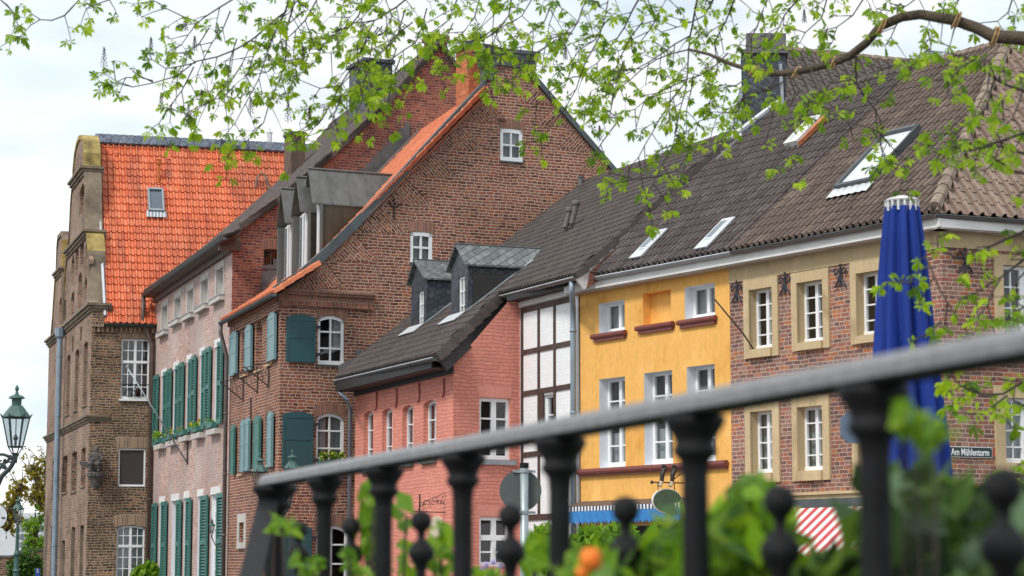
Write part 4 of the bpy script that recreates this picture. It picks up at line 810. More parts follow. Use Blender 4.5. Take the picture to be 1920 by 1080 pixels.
for q, rs in ((f1, .14), (f0, .16), (fg, .16), (g1, .025), (g2, .025)): 
    ar = MB(); archband(ar, SB, q[0] - .04, q[1] + .04, q[3] + .01, rs, .30 if q[1] - q[0] > .65 else .16); ar.build('brick_arch', M['arch'], HB)
for i, r in enumerate(OB): ar = MB(); q = FB.rect(*r); archband(ar, FB, q[0] - .02, q[1] + .02, q[3] + .01, .2, .26); ar.build('brick_arch', M['arch'], HB)
# moulded brick cornice return at the corner
c0 = SB.hit(696, 560)[0]; zc = SB.hit(600, 549)[1]; cm = MB()
for (dz0, dz1, o) in ((-.42, -.36, .09), (-.36, -.10, .05), (-.10, -.02, .12), (-.02, .05, .16)): cm.fbox(SB, -.02 - o, c0 + o * .5, zc + dz0, zc + dz1, -.02, o); 
cm.build('brick_cornice', M['arch'], HB)
cm = MB()
for (dz0, dz1, o) in ((-.45, -.2, .07), (-.2, .0, .14), (.0, .1, .22)): cm.fbox(FB, -.0, sBl, zB - .1 + dz0, zB - .1 + dz1, -.02, o)
cm.build('eaves_cornice', M['brickB'], HB)
for r in ((535.7, 590, 588.5, 678.5), (528, 585.5, 771, 878), (530, 583, 984, 1090)):
    o = shutter_part(HB, SB, *r, M['teal'], out=.04, arch=.10, th=.05)
    s0, s1, z0, z1 = SB.rect(*r); mb = MB()
    for z in (z0 + .25, z1 - .35): mb.fbox(SB, s1 - .02, s1 + .14, z - .04, z + .04, .03, .10)
    mb.build('hinge', M['irond'], o)
for r, m in (((437, 449.5, 624.6, 707), 'tealsky'), ((465.6, 477.5, 611.7, 698.7), 'tealsky'), ((508.7, 522.3, 588.5, 679), 'tealsky'), ((439, 445, 797, 890), 'teal'), ((457, 465, 788, 886), 'tealsky'), ((466, 473.5, 784, 884), 'tealsky'), ((482, 493.5, 781, 880), 'teal'), ((507.5, 516.5, 773, 877), 'tealsky')):
    shutter_part(HB, FB, *r, M[m] if m == 'tealsky' else M['tealg'], out=.06, arch=.12, th=.06)
# flower boxes on the front and gable windows
def flowerbox(name, pl, s0, s1, z, o, label, cols, h=.18, n=60, sc=1., group=None):
    T = thing(name, label, 'flower box', pl.P((s0 + s1) / 2, z, o), group); mb = MB(); mb.fbox(pl, s0, s1, z, z + h, o - .1, o + .1); mb.build('box', M['tealg'], T)
    rr = random.Random(int(abs(s0 * 100 + z * 10))); lf = MB(); fl = MB()
    for i in range(n):
        c = pl.P(rr.uniform(s0, s1), z + h + rr.uniform(-.08, .22) * sc, o + rr.uniform(-.1, .16)); leafq(lf, c, rr, .085 * sc, i)
        if i % 4 == 0: fl.ball(c + Vector((0, 0, .05)), .032 * sc, i // 4 % len(cols), n=6)
    lf.build('foliage', M['bushleaf'], T, fix=False); fl.build('blossom', [M[c] for c in cols], T); return T
def leafq(mb, c, rr, r, i, m=0, up=.4):
    a = Vector((rr.gauss(0, 1), rr.gauss(0, 1), rr.gauss(0, 1) + up)).normalized(); b = a.cross(Vector((rr.gauss(0, 1), rr.gauss(0, 1), rr.gauss(0, 1)))).normalized(); k = rr.uniform(.7, 1.25) * r; i_ = i % 97; j_ = i // 97
    t = c + a * k * 1.1; mb.face([c - a * k, c + b * k * .55, t], m, [(i_ + .2, j_ + .2), (i_ + .8, j_ + .2), (i_ + .5, j_ + .8)]); mb.face([c - a * k, t, c - b * k * .5 + a.cross(b) * k * .3], m, [(i_ + .2, j_ + .2), (i_ + .5, j_ + .8), (i_ + .3, j_ + .6)])
flowerbox('flower_box', SB, f0[0] + .05, f0[1] - .05, f0[2] - .02, .14, 'flower box with yellow blossom under the tall gable house window', ['yflower', 'creamp'], n=90)
# small iron console arms
for k, (a, b) in enumerate((((434, 727), (457, 750)), ((460, 712), (484, 735)), ((482, 701), (505, 724)))):
    s, z = FB.hit(b[0], b[1]); mb = MB(); P = FB.P; mb.tube([P(s, z + .75, .03), P(s, z - .05, .03)], .022, 5); mb.tube([P(s, z, .03), P(s, z + .55, .75)], .022, 5); mb.tube([P(s, z + .7, .03), P(s, z + .62, .4), P(s, z + .52, .72)], .014, 5)
    for t in (.25, .45, .65): mb.tube([P(s, z + .55 * t + .05, .75 * t), P(s, z + .55 * t + .22, .75 * t + .05), P(s, z + .55 * t + .28, .75 * t - .06), P(s, z + .55 * t + .16, .75 * t - .1)], .012, 5)
    mb.build('iron_bracket', M['iron'], HB)
mb = MB(); mb.tube([FB.px(470, 745, .03), FB.px(470, 785, .03)], .025, 5); mb.build('wall_anchor', M['iron'], HB)
mb = MB(); c = SB.hit(738, 390); P = SB.P; mb.tube([P(c[0], c[1] + .25, .03), P(c[0], c[1] - .35, .03)], .025, 5); mb.tube([P(c[0] - .2, c[1] + .16, .03), P(c[0], c[1], .04), P(c[0] + .22, c[1] + .14, .03)], .022, 5); mb.build('wall_anchor', M['iron'], HB)
# verge boards
mb = MB(); vl = pts(SB, (512, 537), (560, 507), (610, 463), (700, 375), (800, 265), (910, 147)); ribbon(mb, SB, vl, .36, -.05, .12); mb.build('verge', M['bargeb'], HB)
mb = MB(); vr_ = pts(SB, (999, 138), (1158, 322)) ; vr_.append((vr_[1][0] + 2.2, vr_[1][1] - 2.5)); ribbon(mb, SB, vr_, .22, -.05, .12); mb.build('verge', M['bargeb'], HB)
# roof towards the street
p0 = SB.px(600, 489); p2 = SB.px(905, 171); dB = Vector((FB.d[0], FB.d[1], 0)); fb_ = plane3(p0, p0 + dB * 7, p2); rB = (p2 - p0).length
nB = (SB.n[0], SB.n[1])
pantiles('roof', fb_, [[(0.02, -.3), (sBl, -.3), (sBl, rB - .05), (0.02, rB - .05)]], M['redtileB'], HB, cw=.20, rh=.34)
ge = FB.off(.35); q0 = ge.px(514, 549); q1 = ge.px(414, 603); q1.z = q0.z = (q0.z + q1.z) / 2; kt = p0 + fb_[2] * -.25
fk = plane3(q0, q1, kt); kb = ab(fk, kt)[1]
pantiles('eaves_roof', fk, [[(0, 0), ((q1 - q0).length, 0), ((q1 - q0).length, kb), (0, kb)]], M['redtileB'], HB, cw=.20, rh=.34)
gutter(q0 + Vector((0, 0, -.03)), q1 + Vector((0, 0, -.03)), .085, M['zincd'], HB, M['lampdk'])
inB = Vector((SB.d[0], SB.d[1], 0)); mb = MB(); rq = [fb_[0] + fb_[2] * (rB - .05), SB.px(912, 160), SB.px(1000, 152), SB.px(1155, 332), SB.px(1155, 332) + inB * 2 + Vector((0, 0, -2.4))]
for a, b in zip(rq[:-1], rq[1:]): mb.face([a, b, b + dB * sBl, a + dB * sBl])
mb.build('rear_roof', M['redtileB'], HB)
rear('rear_wall', HB, [FB.at(sBl), (FB.at(sBl)[0] + inB.x * 13, FB.at(sBl)[1] + inB.y * 13), SB.at(13)], 0, 9.3, M['brickB'])
# coping block and chimney at the apex
cb = MB(); a = SB.hit(914, 100); b = SB.hit(1000, 100)
for (dz0, dz1, o) in ((-.35, -.12, .12), (-.12, .06, .2), (.06, .18, .30)): cb.fbox(SB, a[0] - o * .5, b[0] + o * .5, a[1] + dz0, a[1] + dz1, -.6 - o * .3, o * .55)
cb.fbox(SB, a[0] - .02, a[0] + .24, SB.hit(914, 150)[1], a[1] - .35, -.5, .06); cb.fbox(SB, b[0] - .24, b[0] + .02, SB.hit(999, 142)[1], b[1] - .35, -.5, .06)
cb.build('parapet_coping', M['zincd'], HB)
cb = MB(); pl_ = SB.off(-.9); a = pl_.hit(879, 158); b = pl_.hit(914, 158); zt_ = pl_.hit(890, 88)[1]
cb.fbox(pl_, a[0], b[0] + .25, a[1] - 1.2, zt_, -1.0, 0); cb.fbox(pl_, a[0] - .08, b[0] + .33, zt_, zt_ + .12, -1.08, .08, 1); ch = cb.build('chimney', [brick('terracotta_cladding', [(.50, .16, .07), (.58, .20, .09), (.46, .15, .07)], (.30, .10, .05), bh=.2, bw=.2, ms=.012, wob=.0, bump=.6), M['zincd']], HB)
cb = MB(); c = pl_.P((a[0] + b[0]) / 2 + .15, zt_ + .12, -.5); cb.lathe(c, [(.12, 0), (.12, .25), (.26, .28), (.24, .38), (.08, .5)], 10); cb.build('chimney_cowl', M['zincd'], ch)
# three copper clad dormers
inB = Vector((SB.d[0], SB.d[1], 0))
def copper(k, base_r, front_l, peak, eave, sash, label):
    B = raypt(*base_r, fb_); PF = PL((B.x, B.y), FB.d); P = PF.P; er = PF.hit(*eave)[1]; zb = B.z; wdt = 1.15; pk = PF.hit(*peak)[1]; pk = min(pk, er + 1.1); g = MB(); ov = .28
    body = MB(); body.face([P(0, zb - .5), P(0, er), P(0, er) + inB * 3.4, P(0, zb - .5) + inB * 3.4], 0); body.face([P(wdt, zb - .5), P(wdt, er), P(wdt, er) + inB * 3.4, P(wdt, zb - .5) + inB * 3.4], 0)
    body.poly([P(0, zb - .5, -.05), P(wdt, zb - .5, -.05), P(wdt, er, -.05), P(wdt / 2, pk, -.05), P(0, er, -.05)])
    for x in (0, .0): 
        for j in range(1, 6): body.hexa([P(x - .0, zb - .4) + inB * (.62 * j), P(x - .03, zb - .4) + inB * (.62 * j), P(x - .03, zb - .4) + inB * (.62 * j + .03), P(x, zb - .4) + inB * (.62 * j + .03), P(x, er - .02) + inB * (.62 * j), P(x - .03, er - .02) + inB * (.62 * j), P(x - .03, er - .02) + inB * (.62 * j + .03), P(x, er - .02) + inB * (.62 * j + .03)])
    d = body.build('dormer', M['copperd'], HB); d['label'] = label
    rf = MB()
    for sg, x in ((-1, -.06), (1, wdt + .06)):
        e_, p_ = P(x, er - .05, ov), P(wdt / 2, pk, ov); t = Vector((0, 0, .04)); dd = inB * 3.6; rf.hexa([e_, p_, p_ + dd, e_ + dd, e_ + t, p_ + t, p_ + dd + t, e_ + dd + t])
        for j in range(1, 8):
            u = inB * (.60 * j); v = inB * .035; rf.hexa([e_ + t + u, p_ + t + u, p_ + t + u + v, e_ + t + u + v, e_ + t * 2 + u, p_ + t * 2 + u, p_ + t * 2 + u + v, e_ + t * 2 + u + v])
    rf.tube([P(wdt / 2, pk + .06, ov), P(wdt / 2, pk + .06, ov) + inB * 3.6], .04, 6); rf.build('dormer_roof', M['copper'], d)
    fr_ = MB()   # projecting cheek boards of the front
    for x, oo in ((-.05, .03), (wdt - .03, ov - .04)): fr_.hexa([P(x, zb - .3, -.05), P(x + .08, zb - .3, -.05), P(x + .08, zb - .3, oo), P(x, zb - .3, oo), P(x, er, -.05), P(x + .08, er, -.05), P(x + .08, er, oo), P(x, er, oo)])
    fr_.build('front_frame', M['copper'], d); sh = MB(); sh.fbox(PF, .06, wdt - .06, zb - .2, er, -.04, .02); sh.fbox(PF, .06, .14, zb - .2, er, .02, .09); sh.fbox(PF, wdt / 2 - .05, wdt / 2 + .05, zb, er, .02, .06); sh.build('dormer_window', M['white'], d)
    gl_ = MB(); gl_.face([P(.16, zb - .1, .025), P(wdt - .12, zb - .1, .025), P(wdt - .12, er - .05, .025), P(.16, er - .05, .025)]); gl_.build('pane', M['dkglass'], d)
copper(0, (601, 481), 584, (592, 322), (601, 381), None, 'largest and nearest of the three copper dormers')
copper(1, (578, 502), 561, (569, 338), (577, 397), None, 'middle of the three copper dormers')
copper(2, (549, 520), 533, (541, 359), (548, 419), None, 'farthest left of the three copper dormers')
pB = q1 + Vector((0, 0, -.1)); pw = FB.P(sBl + .02, 0, .14)
pipe(HB, [pB, pB + Vector((0, 0, -.25)), Vector((pw.x, pw.y, pB.z - 1.0)), Vector((pw.x, pw.y, pB.z - 1.25)), Vector((pw.x, pw.y, .1))], .065, M['pipedk'], (.2, .45, .7))
# ================================================================== shuttered house
HA = thing('shuttered_house', 'long pinkish brick house with green louvred shutters and a dark tiled gable roof', 'house', FA.P(7, 0, 0))
sAl = FA.hit(289, 700)[0]; w = MB(); ha = []
tops = [(303, 315.6, 567.8, 625), (327.2, 340.6, 552, 604.5), (350.7, 364.6, 537, 593.7), (376.3, 392, 518.7, 578), (404.4, 420.7, 497.4, 562)]
sr_ = None
for r in tops:
    q = FA.rect(*r); fw_ = .17; i_ = (q[0] + .10, q[1] - fw_, q[2] + .02, q[3] - .22); mb = MB(); surround(mb, FA, q, i_, .03); mb.build('window_surround', M['greystone'], HA)
    ha.append(window(HA, w, FA, i_, depth=.24, cols=2, rows=3, casement=1, rm=2, fw=.07, bar=.04, room=1, lb=.08, curtain=[(0, 1, 0, .7)])); mb = MB(); mb.fbox(FA, q[0] - .12, q[1] + .25, q[2] - .17, q[2] - .02, -.02, .18); mb.fbox(FA, q[0] - .14, q[1] + .27, q[2] - .02, q[2] + .01, -.02, .2, 1); mb.build('sill', [M['greystone'], M['zinc']], HA)
mids = [(303, 311, 707, 822), (325.5, 334, 694, 815), (350.5, 358.5, 681, 806), (375, 383.5, 668, 800), (403, 412.6, 653, 792)]
for i, r in enumerate(mids):
    q = FA.rect(*r); mb = MB(); mb.fbox(FA, q[0] - .06, q[1] + .08, q[3], q[3] + .26, -.02, .03); mb.build('lintel', M['fascia'], HA)
    ha.append(window(HA, w, FA, q, depth=.42, cols=2, rows=4, casement=2, rm=3, fw=.08, bar=.035, room=1)); mb = MB(); mb.fbox(FA, q[0] - .3, q[1] + .35, q[2] - .42, q[2] - .24, -.02, .22); mb.build('sill', M['greystone'], HA)
    if i != 9: flowerbox('flower_box', FA, q[0] + .05, q[1] + .15, q[2] - .2, .16, ['leftmost green flower box on the shuttered house, yellow flowers', 'second flower box from the left on the shuttered house', 'middle flower box on the shuttered house, small dark flowers', 'fourth flower box from the left with reddish flowers', 'rightmost flower box on the shuttered house, nearly bare'][i], [['yflower', 'yflower'], ['yflower', 'orange'], ['violet', 'red'], ['orange', 'yflower'], ['tealg', 'red']][i], n=[45, 24, 16, 28, 12][i], sc=[1.1, .9, .8, 1., .7][i], group='flower boxes on the shuttered house')
for r in ((292, 299.5, 706, 838), (311, 317, 699, 830), (318.5, 324.2, 694, 826), (334, 339.5, 687, 819), (341, 347.5, 682, 815), (358.5, 363.2, 675, 810), (364, 371, 669, 806), (383.8, 389.5, 659, 805), (390.5, 398.5, 654, 798), (413, 420.8, 643, 795)):
    shutter_part(HA, FA, *r, M['tealg'], out=.06, style='louvre', th=.07)
lows = [(298.7, 307.5, 944), (321.7, 334, 940), (345.3, 353, 935), (370.5, 380, 931.5), (396, 411.7, 928)]
for i, (a, b, t) in enumerate(lows):
    q = FA.rect(a, b, t, 1075); q = (q[0], q[1], .6, q[3]); mb = MB(); mb.fbox(FA, q[0] - .08, q[1] + .10, q[3], q[3] + .24, -.02, .03); mb.build('lintel', M['fascia'], HA)
    ha.append(window(HA, w, FA, q, depth=.5 if i < 4 else .12, cols=2, rows=5, casement=2, rm=3, fw=.09, bar=.04, transom=.66, room=1))
for r in ((289, 296, 944), (307, 315.2, 941), (335.5, 342.5, 938), (353.5, 361, 934), (381, 393, 930), (412, 423.5, 925)):
    s0, s1, z0, z1 = FA.rect(r[0], r[1], r[2], 1076); o = shutter_part(HA, FA, r[0], r[1], r[2], 1100, M['tealg'], out=.06, style='louvre', th=.07)
ze_ = FA.hit(300, 540)[1]; zAe = FA.hit(436, 440)[1]; zAe = 11.75
wall(w, FA, [(0, 0), (sAl, 0), (sAl, zAe), (0, zAe)], ha)
ga = SA.rect(494.5, 526, 466.5, 498); gpts = [(0, 0), (16, 0), (16, 10.0)] + pts(SA, (876, 158), (825, 84), (812, 96), (719, 201), (618, 294), (516, 380), (450, 425)) + [(0, zAe)]
hA2 = window(HA, w, SA, ga, depth=.12, cols=2, rows=1, casement=1, rm=4, fw=.05, room=1, fm=M['brownw'], sill=(M['lead'], .05, .10, .06)); 
for i in range(len(w.f)): pass
w2 = MB(); wall(w2, SA, gpts, [hA2]); w.build('wall', [M['brickA'], M['dark'], M['greystone'], M['revealw'], M['brickAs']], HA); w2.build('gable_wall', M['brickAs'], HA)
mb = MB(); archband(mb, SA, ga[0] - .05, ga[1] + .05, ga[3] + .02, .06, .34, .008); mb.build('brick_arch', M['arch'], HA)
dA = Vector((FA.d[0], FA.d[1], 0)); inA = Vector((SA.d[0], SA.d[1], 0)); p0 = SA.px(450, 419); p2 = SA.px(820, 84); fa_ = plane3(p0, p0 + dA * 14, p2); rA = (p2 - p0).length
vpx = [(438, 441), (452, 421), (516, 376), (618, 290), (719, 197), (823, 82)]
for k_, (pa, pb) in enumerate(zip(vpx[:-1], vpx[1:])):
    a = SA.px(*pa); b = SA.px(*pb); f_ = plane3(a, a + dA * 14, b); Lb = (b - a).length
    pantiles('roof', f_, [[(-.12, 0), (sAl + .4, 0), (sAl + .4, Lb), (-.12, Lb)]], M['greytile'], HA, cw=.22, rh=.36)
    if k_ == 4: tA = b
e0A = FA.off(.5).px(421, 441); e1A = FA.off(.5).px(269, 551); e0A.z = e1A.z = (e0A.z + e1A.z) / 2; a = SA.px(438, 441)
f_ = plane3(e0A, e1A, a); kb = ab(f_, a); pantiles('eaves_roof', f_, [[(-.1, 0), ((e1A - e0A).length, 0), ((e1A - e0A).length, kb[1]), (-.1, kb[1])]], M['greytile'], HA, cw=.22, rh=.36)
gutter(e0A + Vector((0, 0, -.04)), e1A + Vector((0, 0, -.04)), .09, M['zincd'], HA, M['lampdk'])
mb = MB(); zz = e0A.z; mb.fbox(FA, -.05, sAl, zz - .34, zz - .06, .0, .12); mb.fbox(FA, -.1, sAl, zz - .14, zz - .08, .12, .46); mb.fbox(FA, -.14, .0, zz - .30, zz + .12, -.25, .46); mb.build('eaves_board', M['brownw'], HA)
mb = MB(); vA = pts(SA, (436, 441), (452, 417), (516, 372), (618, 286), (719, 193), (812, 88), (824, 76)); ribbon(mb, SA, vA, .26, -.05, .14); mb.build('verge', M['ridged'], HA)
mb = MB(); vA2 = pts(SA, (826, 76), (876, 152)); vA2.append((vA2[1][0] + 3, vA2[1][1] - 3.2)); ribbon(mb, SA, vA2, .22, -.05, .14); mb.build('verge', M['ridged'], HA)
ridge('ridge', tA, tA + dA * (sAl + .5), .13, M['ridged'], HA)
mb = MB(); mb.face([tA, tA + dA * sAl, tA + dA * sAl + inA * 8 + Vector((0, 0, -8.5)), tA + inA * 8 + Vector((0, 0, -8.5))]); mb.build('rear_roof', M['greytile'], HA)
rear('rear_wall', HA, [FA.at(sAl), (FA.at(sAl)[0] + inA.x * 15, FA.at(sAl)[1] + inA.y * 15), SA.at(15)], 0, 10.5, M['brickA'])
# stepped lead flashing where the tall gable house roof meets this gable, with a box gutter
mb = MB(); a = SA.hit(438, 634); b = SA.hit(560, 560)
fpt = [fb_[0] + dB * sBl + fb_[2] * t for t in (-.3, rB * .96)]; A0, A1 = fpt; n = 26
for i in range(n):
    p = A0.lerp(A1, i / n); q = A0.lerp(A1, (i + 1) / n); sp = (Vector((p.x - SA.o[0], p.y - SA.o[1])).dot(Vector(SA.d)), (Vector((q.x - SA.o[0], q.y - SA.o[1]))).dot(Vector(SA.d)))
    mb.fbox(SA, sp[0], sp[1], p.z - .1, q.z + .62, .01, .035)
mb.tube([A0 - dB * .3 + Vector((0, 0, .16)), A1 - dB * .3 + Vector((0, 0, .16))], .07, 6, 1); mb.build('abutment_flashing', [M['lead'], M['brownw']], HA)
# chimneys
cb = MB(); pc = SA.off(-.5); a = pc.hit(810, 112); b = pc.hit(838, 112); zt_ = pc.hit(820, 68)[1]; cb.fbox(pc, a[0], b[0], a[1] - 1.2, zt_ - .1, -.7, 0); cb.fbox(pc, a[0] - .07, b[0] + .07, zt_ - .1, zt_ + .05, -.77, .07); cb.build('chimney', M['brickAs'], HA)
cb = MB(); pc = SA.off(-5); a = pc.hit(684, 200); b = pc.hit(734, 200); zt_ = pc.hit(700, 116)[1]; cb.fbox(pc, a[0], b[0], a[1] - 3.0, zt_, -1.6, 0); cb.fbox(pc, a[0] - .1, b[0] + .1, zt_, zt_ + .12, -1.7, .1, 1); cb.build('slate_chimney', [M['slate'], M['zincd']], HA)
cb = MB(); pc = SA.off(-9); a = pc.hit(546, 300); b = pc.hit(572, 300); zt_ = pc.hit(560, 252)[1]; cb.fbox(pc, a[0], b[0], a[1] - 3.0, zt_, -.8, 0, 0); cb.fbox(pc, a[0] - .05, b[0] + .05, zt_, zt_ + .10, -.85, .05, 1); cb.build('narrow_chimney', [M['brownw'], M['zincd']], HA)
pA = e1A + Vector((0, 0, -.1)); pw = SL.P(-.12, 0, .16)
pipe(HA, [pA, pA + Vector((0, 0, -.9)), Vector((pw.x, pw.y, pA.z - 1.9)), Vector((pw.x, pw.y, .1))], .085, M['pipebrown'], (.3, .6))
# flagpole on a wall bracket
S = thing('flagpole', 'bare slanting white flagpole on an iron bracket under the shuttered windows', 'flagpole', FA.px(353, 868))
bq = FA.hit(353, 866); P = FA.P; mb = MB(); mb.tube([P(bq[0], bq[1] + .95, .04), P(bq[0], bq[1] - .1, .04)], .03, 5); mb.tube([P(bq[0], bq[1] + .9, .05), P(bq[0], bq[1] + .85, .62), P(bq[0], bq[1] + .62, .66)], .02, 5); mb.build('bracket', M['iron'], S)
tipv = P(bq[0], bq[1] + 2.6, 2.5); tgt = None
for o_ in [x * .1 for x in range(10, 60)]:
    pp = PL(FA.at(bq[0], o_), SA.d).px(238, 688)
    v = Vector((pp.x - FA.at(bq[0])[0], pp.y - FA.at(bq[0])[1])).dot(Vector(FA.n))
    if abs(v - o_) < .06: tgt = pp; break
tgt = PL(FA.at(bq[0]), FA.n).px(238, 688); mb = MB(); mb.tube([P(bq[0], bq[1], .06), tgt], [.03, .02], 8); mb.ball(tgt, .04); mb.build('pole', M['galv'], S, smooth=True)
# ================================================================== old gabled house (left)
HL = thing('stepped_gable_house', 'old weathered brick house with curved stone-capped gable and bright orange tile roof', 'house', FL.P(0, 0, 0))
w = MB(); hl = []; z1_ = 6.98; z2_ = 11.2; z3_ = 14.3; z4_ = 17.0
def tobrick(q): return q
for r in ((124.4, 131, 669, 778), (140, 147, 659, 770), (156, 163.3, 645, 761), (107, 112.4, 687, 790), (117, 126, 856, 924), (133.7, 143.5, 849, 922.6), (152, 160, 841, 912), (97.6, 105, 863, 932)):
    q = FL.rect(*r); hl.append(window(HL, w, FL, q, depth=.45, cols=2, rows=3, casement=1, arch=.08, rm=0, fw=.07, room=2, fm=M['stoneL'], sill=(M['stoneL'], .05, .07, .03)))
for r in ((95, 101.5, 985, 1070), (102.5, 107, 985, 1070), (115, 121.5, 1013, 1070), (133, 140, 988, 1070), (149.6, 156, 985, 1070)):
    q = FL.rect(*r); q = (q[0], q[1], .3, q[3]); hl.append(niche(w, FL, q, .35, .06, 4, 3))
for r in ((149, 158, 352, 405), (150, 157, 440, 505), (141, 147, 460, 520), (160, 164.5, 455, 510), (134, 139, 482, 530), (146, 153, 515, 580), (158, 163, 522, 565), (133, 139, 550, 592), (163, 168, 480, 500), (118, 124, 565, 605), (111, 116, 560, 610), (150, 153.5, 612, 640), (135, 138, 630, 660)):
    q = FL.rect(*r); q = (q[0], q[1], q[2], q[3])
    if q[1] - q[0] > .2: hl.append(niche(w, FL, q, .16, .25, 0))
def curve(a, b, n=7, bulge=.35):
    out = []
    for i in range(n + 1):
        t = i / n; out.append((a[0] + (b[0] - a[0]) * (t + bulge * sin(2 * pi * t) * .3), a[1] + (b[1] - a[1]) * t))
    return out
cx_ = 5.2
right = [(.0, z2_)] + curve((.35, z2_ + .01), (2.0, z3_)) + curve((2.15, z3_ + .01), (3.25, z4_))
topc = [(3.35, z4_ + .01), (3.4, 17.6), (3.75, 18.15), (4.4, 18.5), (5.2, 18.62)]
half = right + topc; prof = half + [(2 * cx_ - s, z) for s, z in half[::-1][1:]]
prof = [p for p in prof if p[0] <= 9.35] ; lp = 14.75
g2 = [(9.36, 11.25), (9.6, 12.2), (10.1, 13.85), (10.2, 13.86), (10.25, 15.1), (10.6, 15.5), (12.0, 15.5), (12.3, 15.1), (12.35, 13.86), (12.7, 13.85), (13.3, 12.2), (13.8, 11.25), (lp, z2_)]
prof = prof + g2
outl = [(0, 0)] + [] + prof + [(lp, 0)]
wall(w, FL, outl, hl)
# thickness of the gable above the eaves: stone-capped edge
TK = .62; cp = MB()
for i in range(len(prof) - 1):
    (a, za), (b, zb_) = prof[i], prof[i + 1]; P = FL.P
    m = 1 if za > 17 or (14.2 > za > 13) else 0
    cp.face([P(a, za, .0), P(b, zb_, .0), P(b, zb_, -TK), P(a, za, -TK)], m)
    cp.hexa([P(a, za - .12, -.1), P(b, zb_ - .12, -.1), P(b, zb_ - .12, .06), P(a, za - .12, .06), P(a, za + .06, -TK), P(b, zb_ + .06, -TK), P(b, zb_ + .06, .06), P(a, za + .06, .06)], m)
cp.build('coping', [M['stoneL'], M['lichen']], HL)
wb = MB(); wall(wb, FL, outl, [], o=-TK); wb.build('gable_back', M['brickL'], HL)
def cornice(s0, s1, z, big=1., wrap=True):
    c = MB()
    for dz0, dz1, o in ((-.34, -.2, .08), (-.2, -.04, .17), (-.04, .08, .27)):
        o *= big; c.fbox(FL, s0 - (o if wrap else 0), s1 + o, z + dz0 * big, z + dz1 * big, -TK - .1, o)
    return c.build('cornice', M['stoneL'], HL)
cornice(0, lp, z1_ + .02, .6); cornice(0, lp, z2_ + .02, .75); cornice(2.05, 8.3, z3_ + .02, .75); cornice(3.25, 7.15, z4_ + .02, .8); cornice(10.15, 12.5, 13.9, .7)
# side wall: chamfered below the first string course
sc_ = SL.hit(171, 650)[0]; ch0 = SL.hit(189, 900)[0]
hs_ = []
for r, kk in (((227, 279.5, 635, 748), 0), ((217.8, 270.4, 985, 1100), 2)):
    q = SL.rect(*r); q = (q[0], q[1], q[2] if kk == 0 else .9, q[3]); hs_.append(window(HL, w, SL, q, depth=.10, cols=4, rows=5, casement=2, arch=.0 if kk == 0 else .1, rm=3, fw=.06, bar=.03, transom=.62, room=2, lb=.1, curtain=None if kk == 0 else [(0, .48, 0, .95), (.52, 1, 0, .95)], sill=(M['white'], .10, .07, .06)))
q = SL.rect(221.7, 272.6, 840.5, 912); wq_ = window(HL, w, SL, q, depth=.08, cols=1, rows=1, casement=1, rm=3, fw=.06, room=2, glass=False); hs_.append(wq_)
mb = MB(); mb.face([SL.P(q[0] + .05, q[2] + .05, -.09), SL.P(q[1] - .05, q[2] + .05, -.09), SL.P(q[1] - .05, q[3] - .05, -.09), SL.P(q[0] + .05, q[3] - .05, -.09)]); mb.build('window_screen', M['screen'], HL)
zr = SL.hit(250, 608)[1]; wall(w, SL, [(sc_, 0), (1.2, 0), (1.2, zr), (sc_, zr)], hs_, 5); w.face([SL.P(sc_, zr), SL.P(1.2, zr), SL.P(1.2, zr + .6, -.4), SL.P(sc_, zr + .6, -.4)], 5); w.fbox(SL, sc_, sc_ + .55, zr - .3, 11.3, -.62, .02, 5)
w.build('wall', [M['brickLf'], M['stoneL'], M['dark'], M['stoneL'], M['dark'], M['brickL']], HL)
for q, rs in ((SL.rect(227, 279.5, 635, 748), .0), (SL.rect(221.7, 272.6, 840.5, 912), .0), (SL.rect(217.8, 270.4, 985, 1070), .1)):
    mb = MB(); archband(mb, SL, q[0] - .08, q[1] + .08, q[3] + .02, max(rs, .001), .42, .01); mb.build('brick_arch', M['archL'], HL)
mb = MB(); q = SL.rect(227, 279.5, 635, 748); P = SL.P; zz = q[2] + .55; mb.tube([P(q[0] - .05, zz, .12), P(q[1] + .05, zz, .12)], .018, 5); c_ = (q[0] + q[1]) / 2; mb.tube([P(c_, zz, .12), P(c_, q[2] + .05, .12)], .022, 5)
for sg in (-1, 1): mb.tube([P(c_ + sg * (.05 + .17 * cos(t * .8)) + sg * .12, q[2] + .22 + .17 * sin(t * .8), .12) for t in range(8)], .014, 5)
mb.build('window_guard', M['irond'], HL)
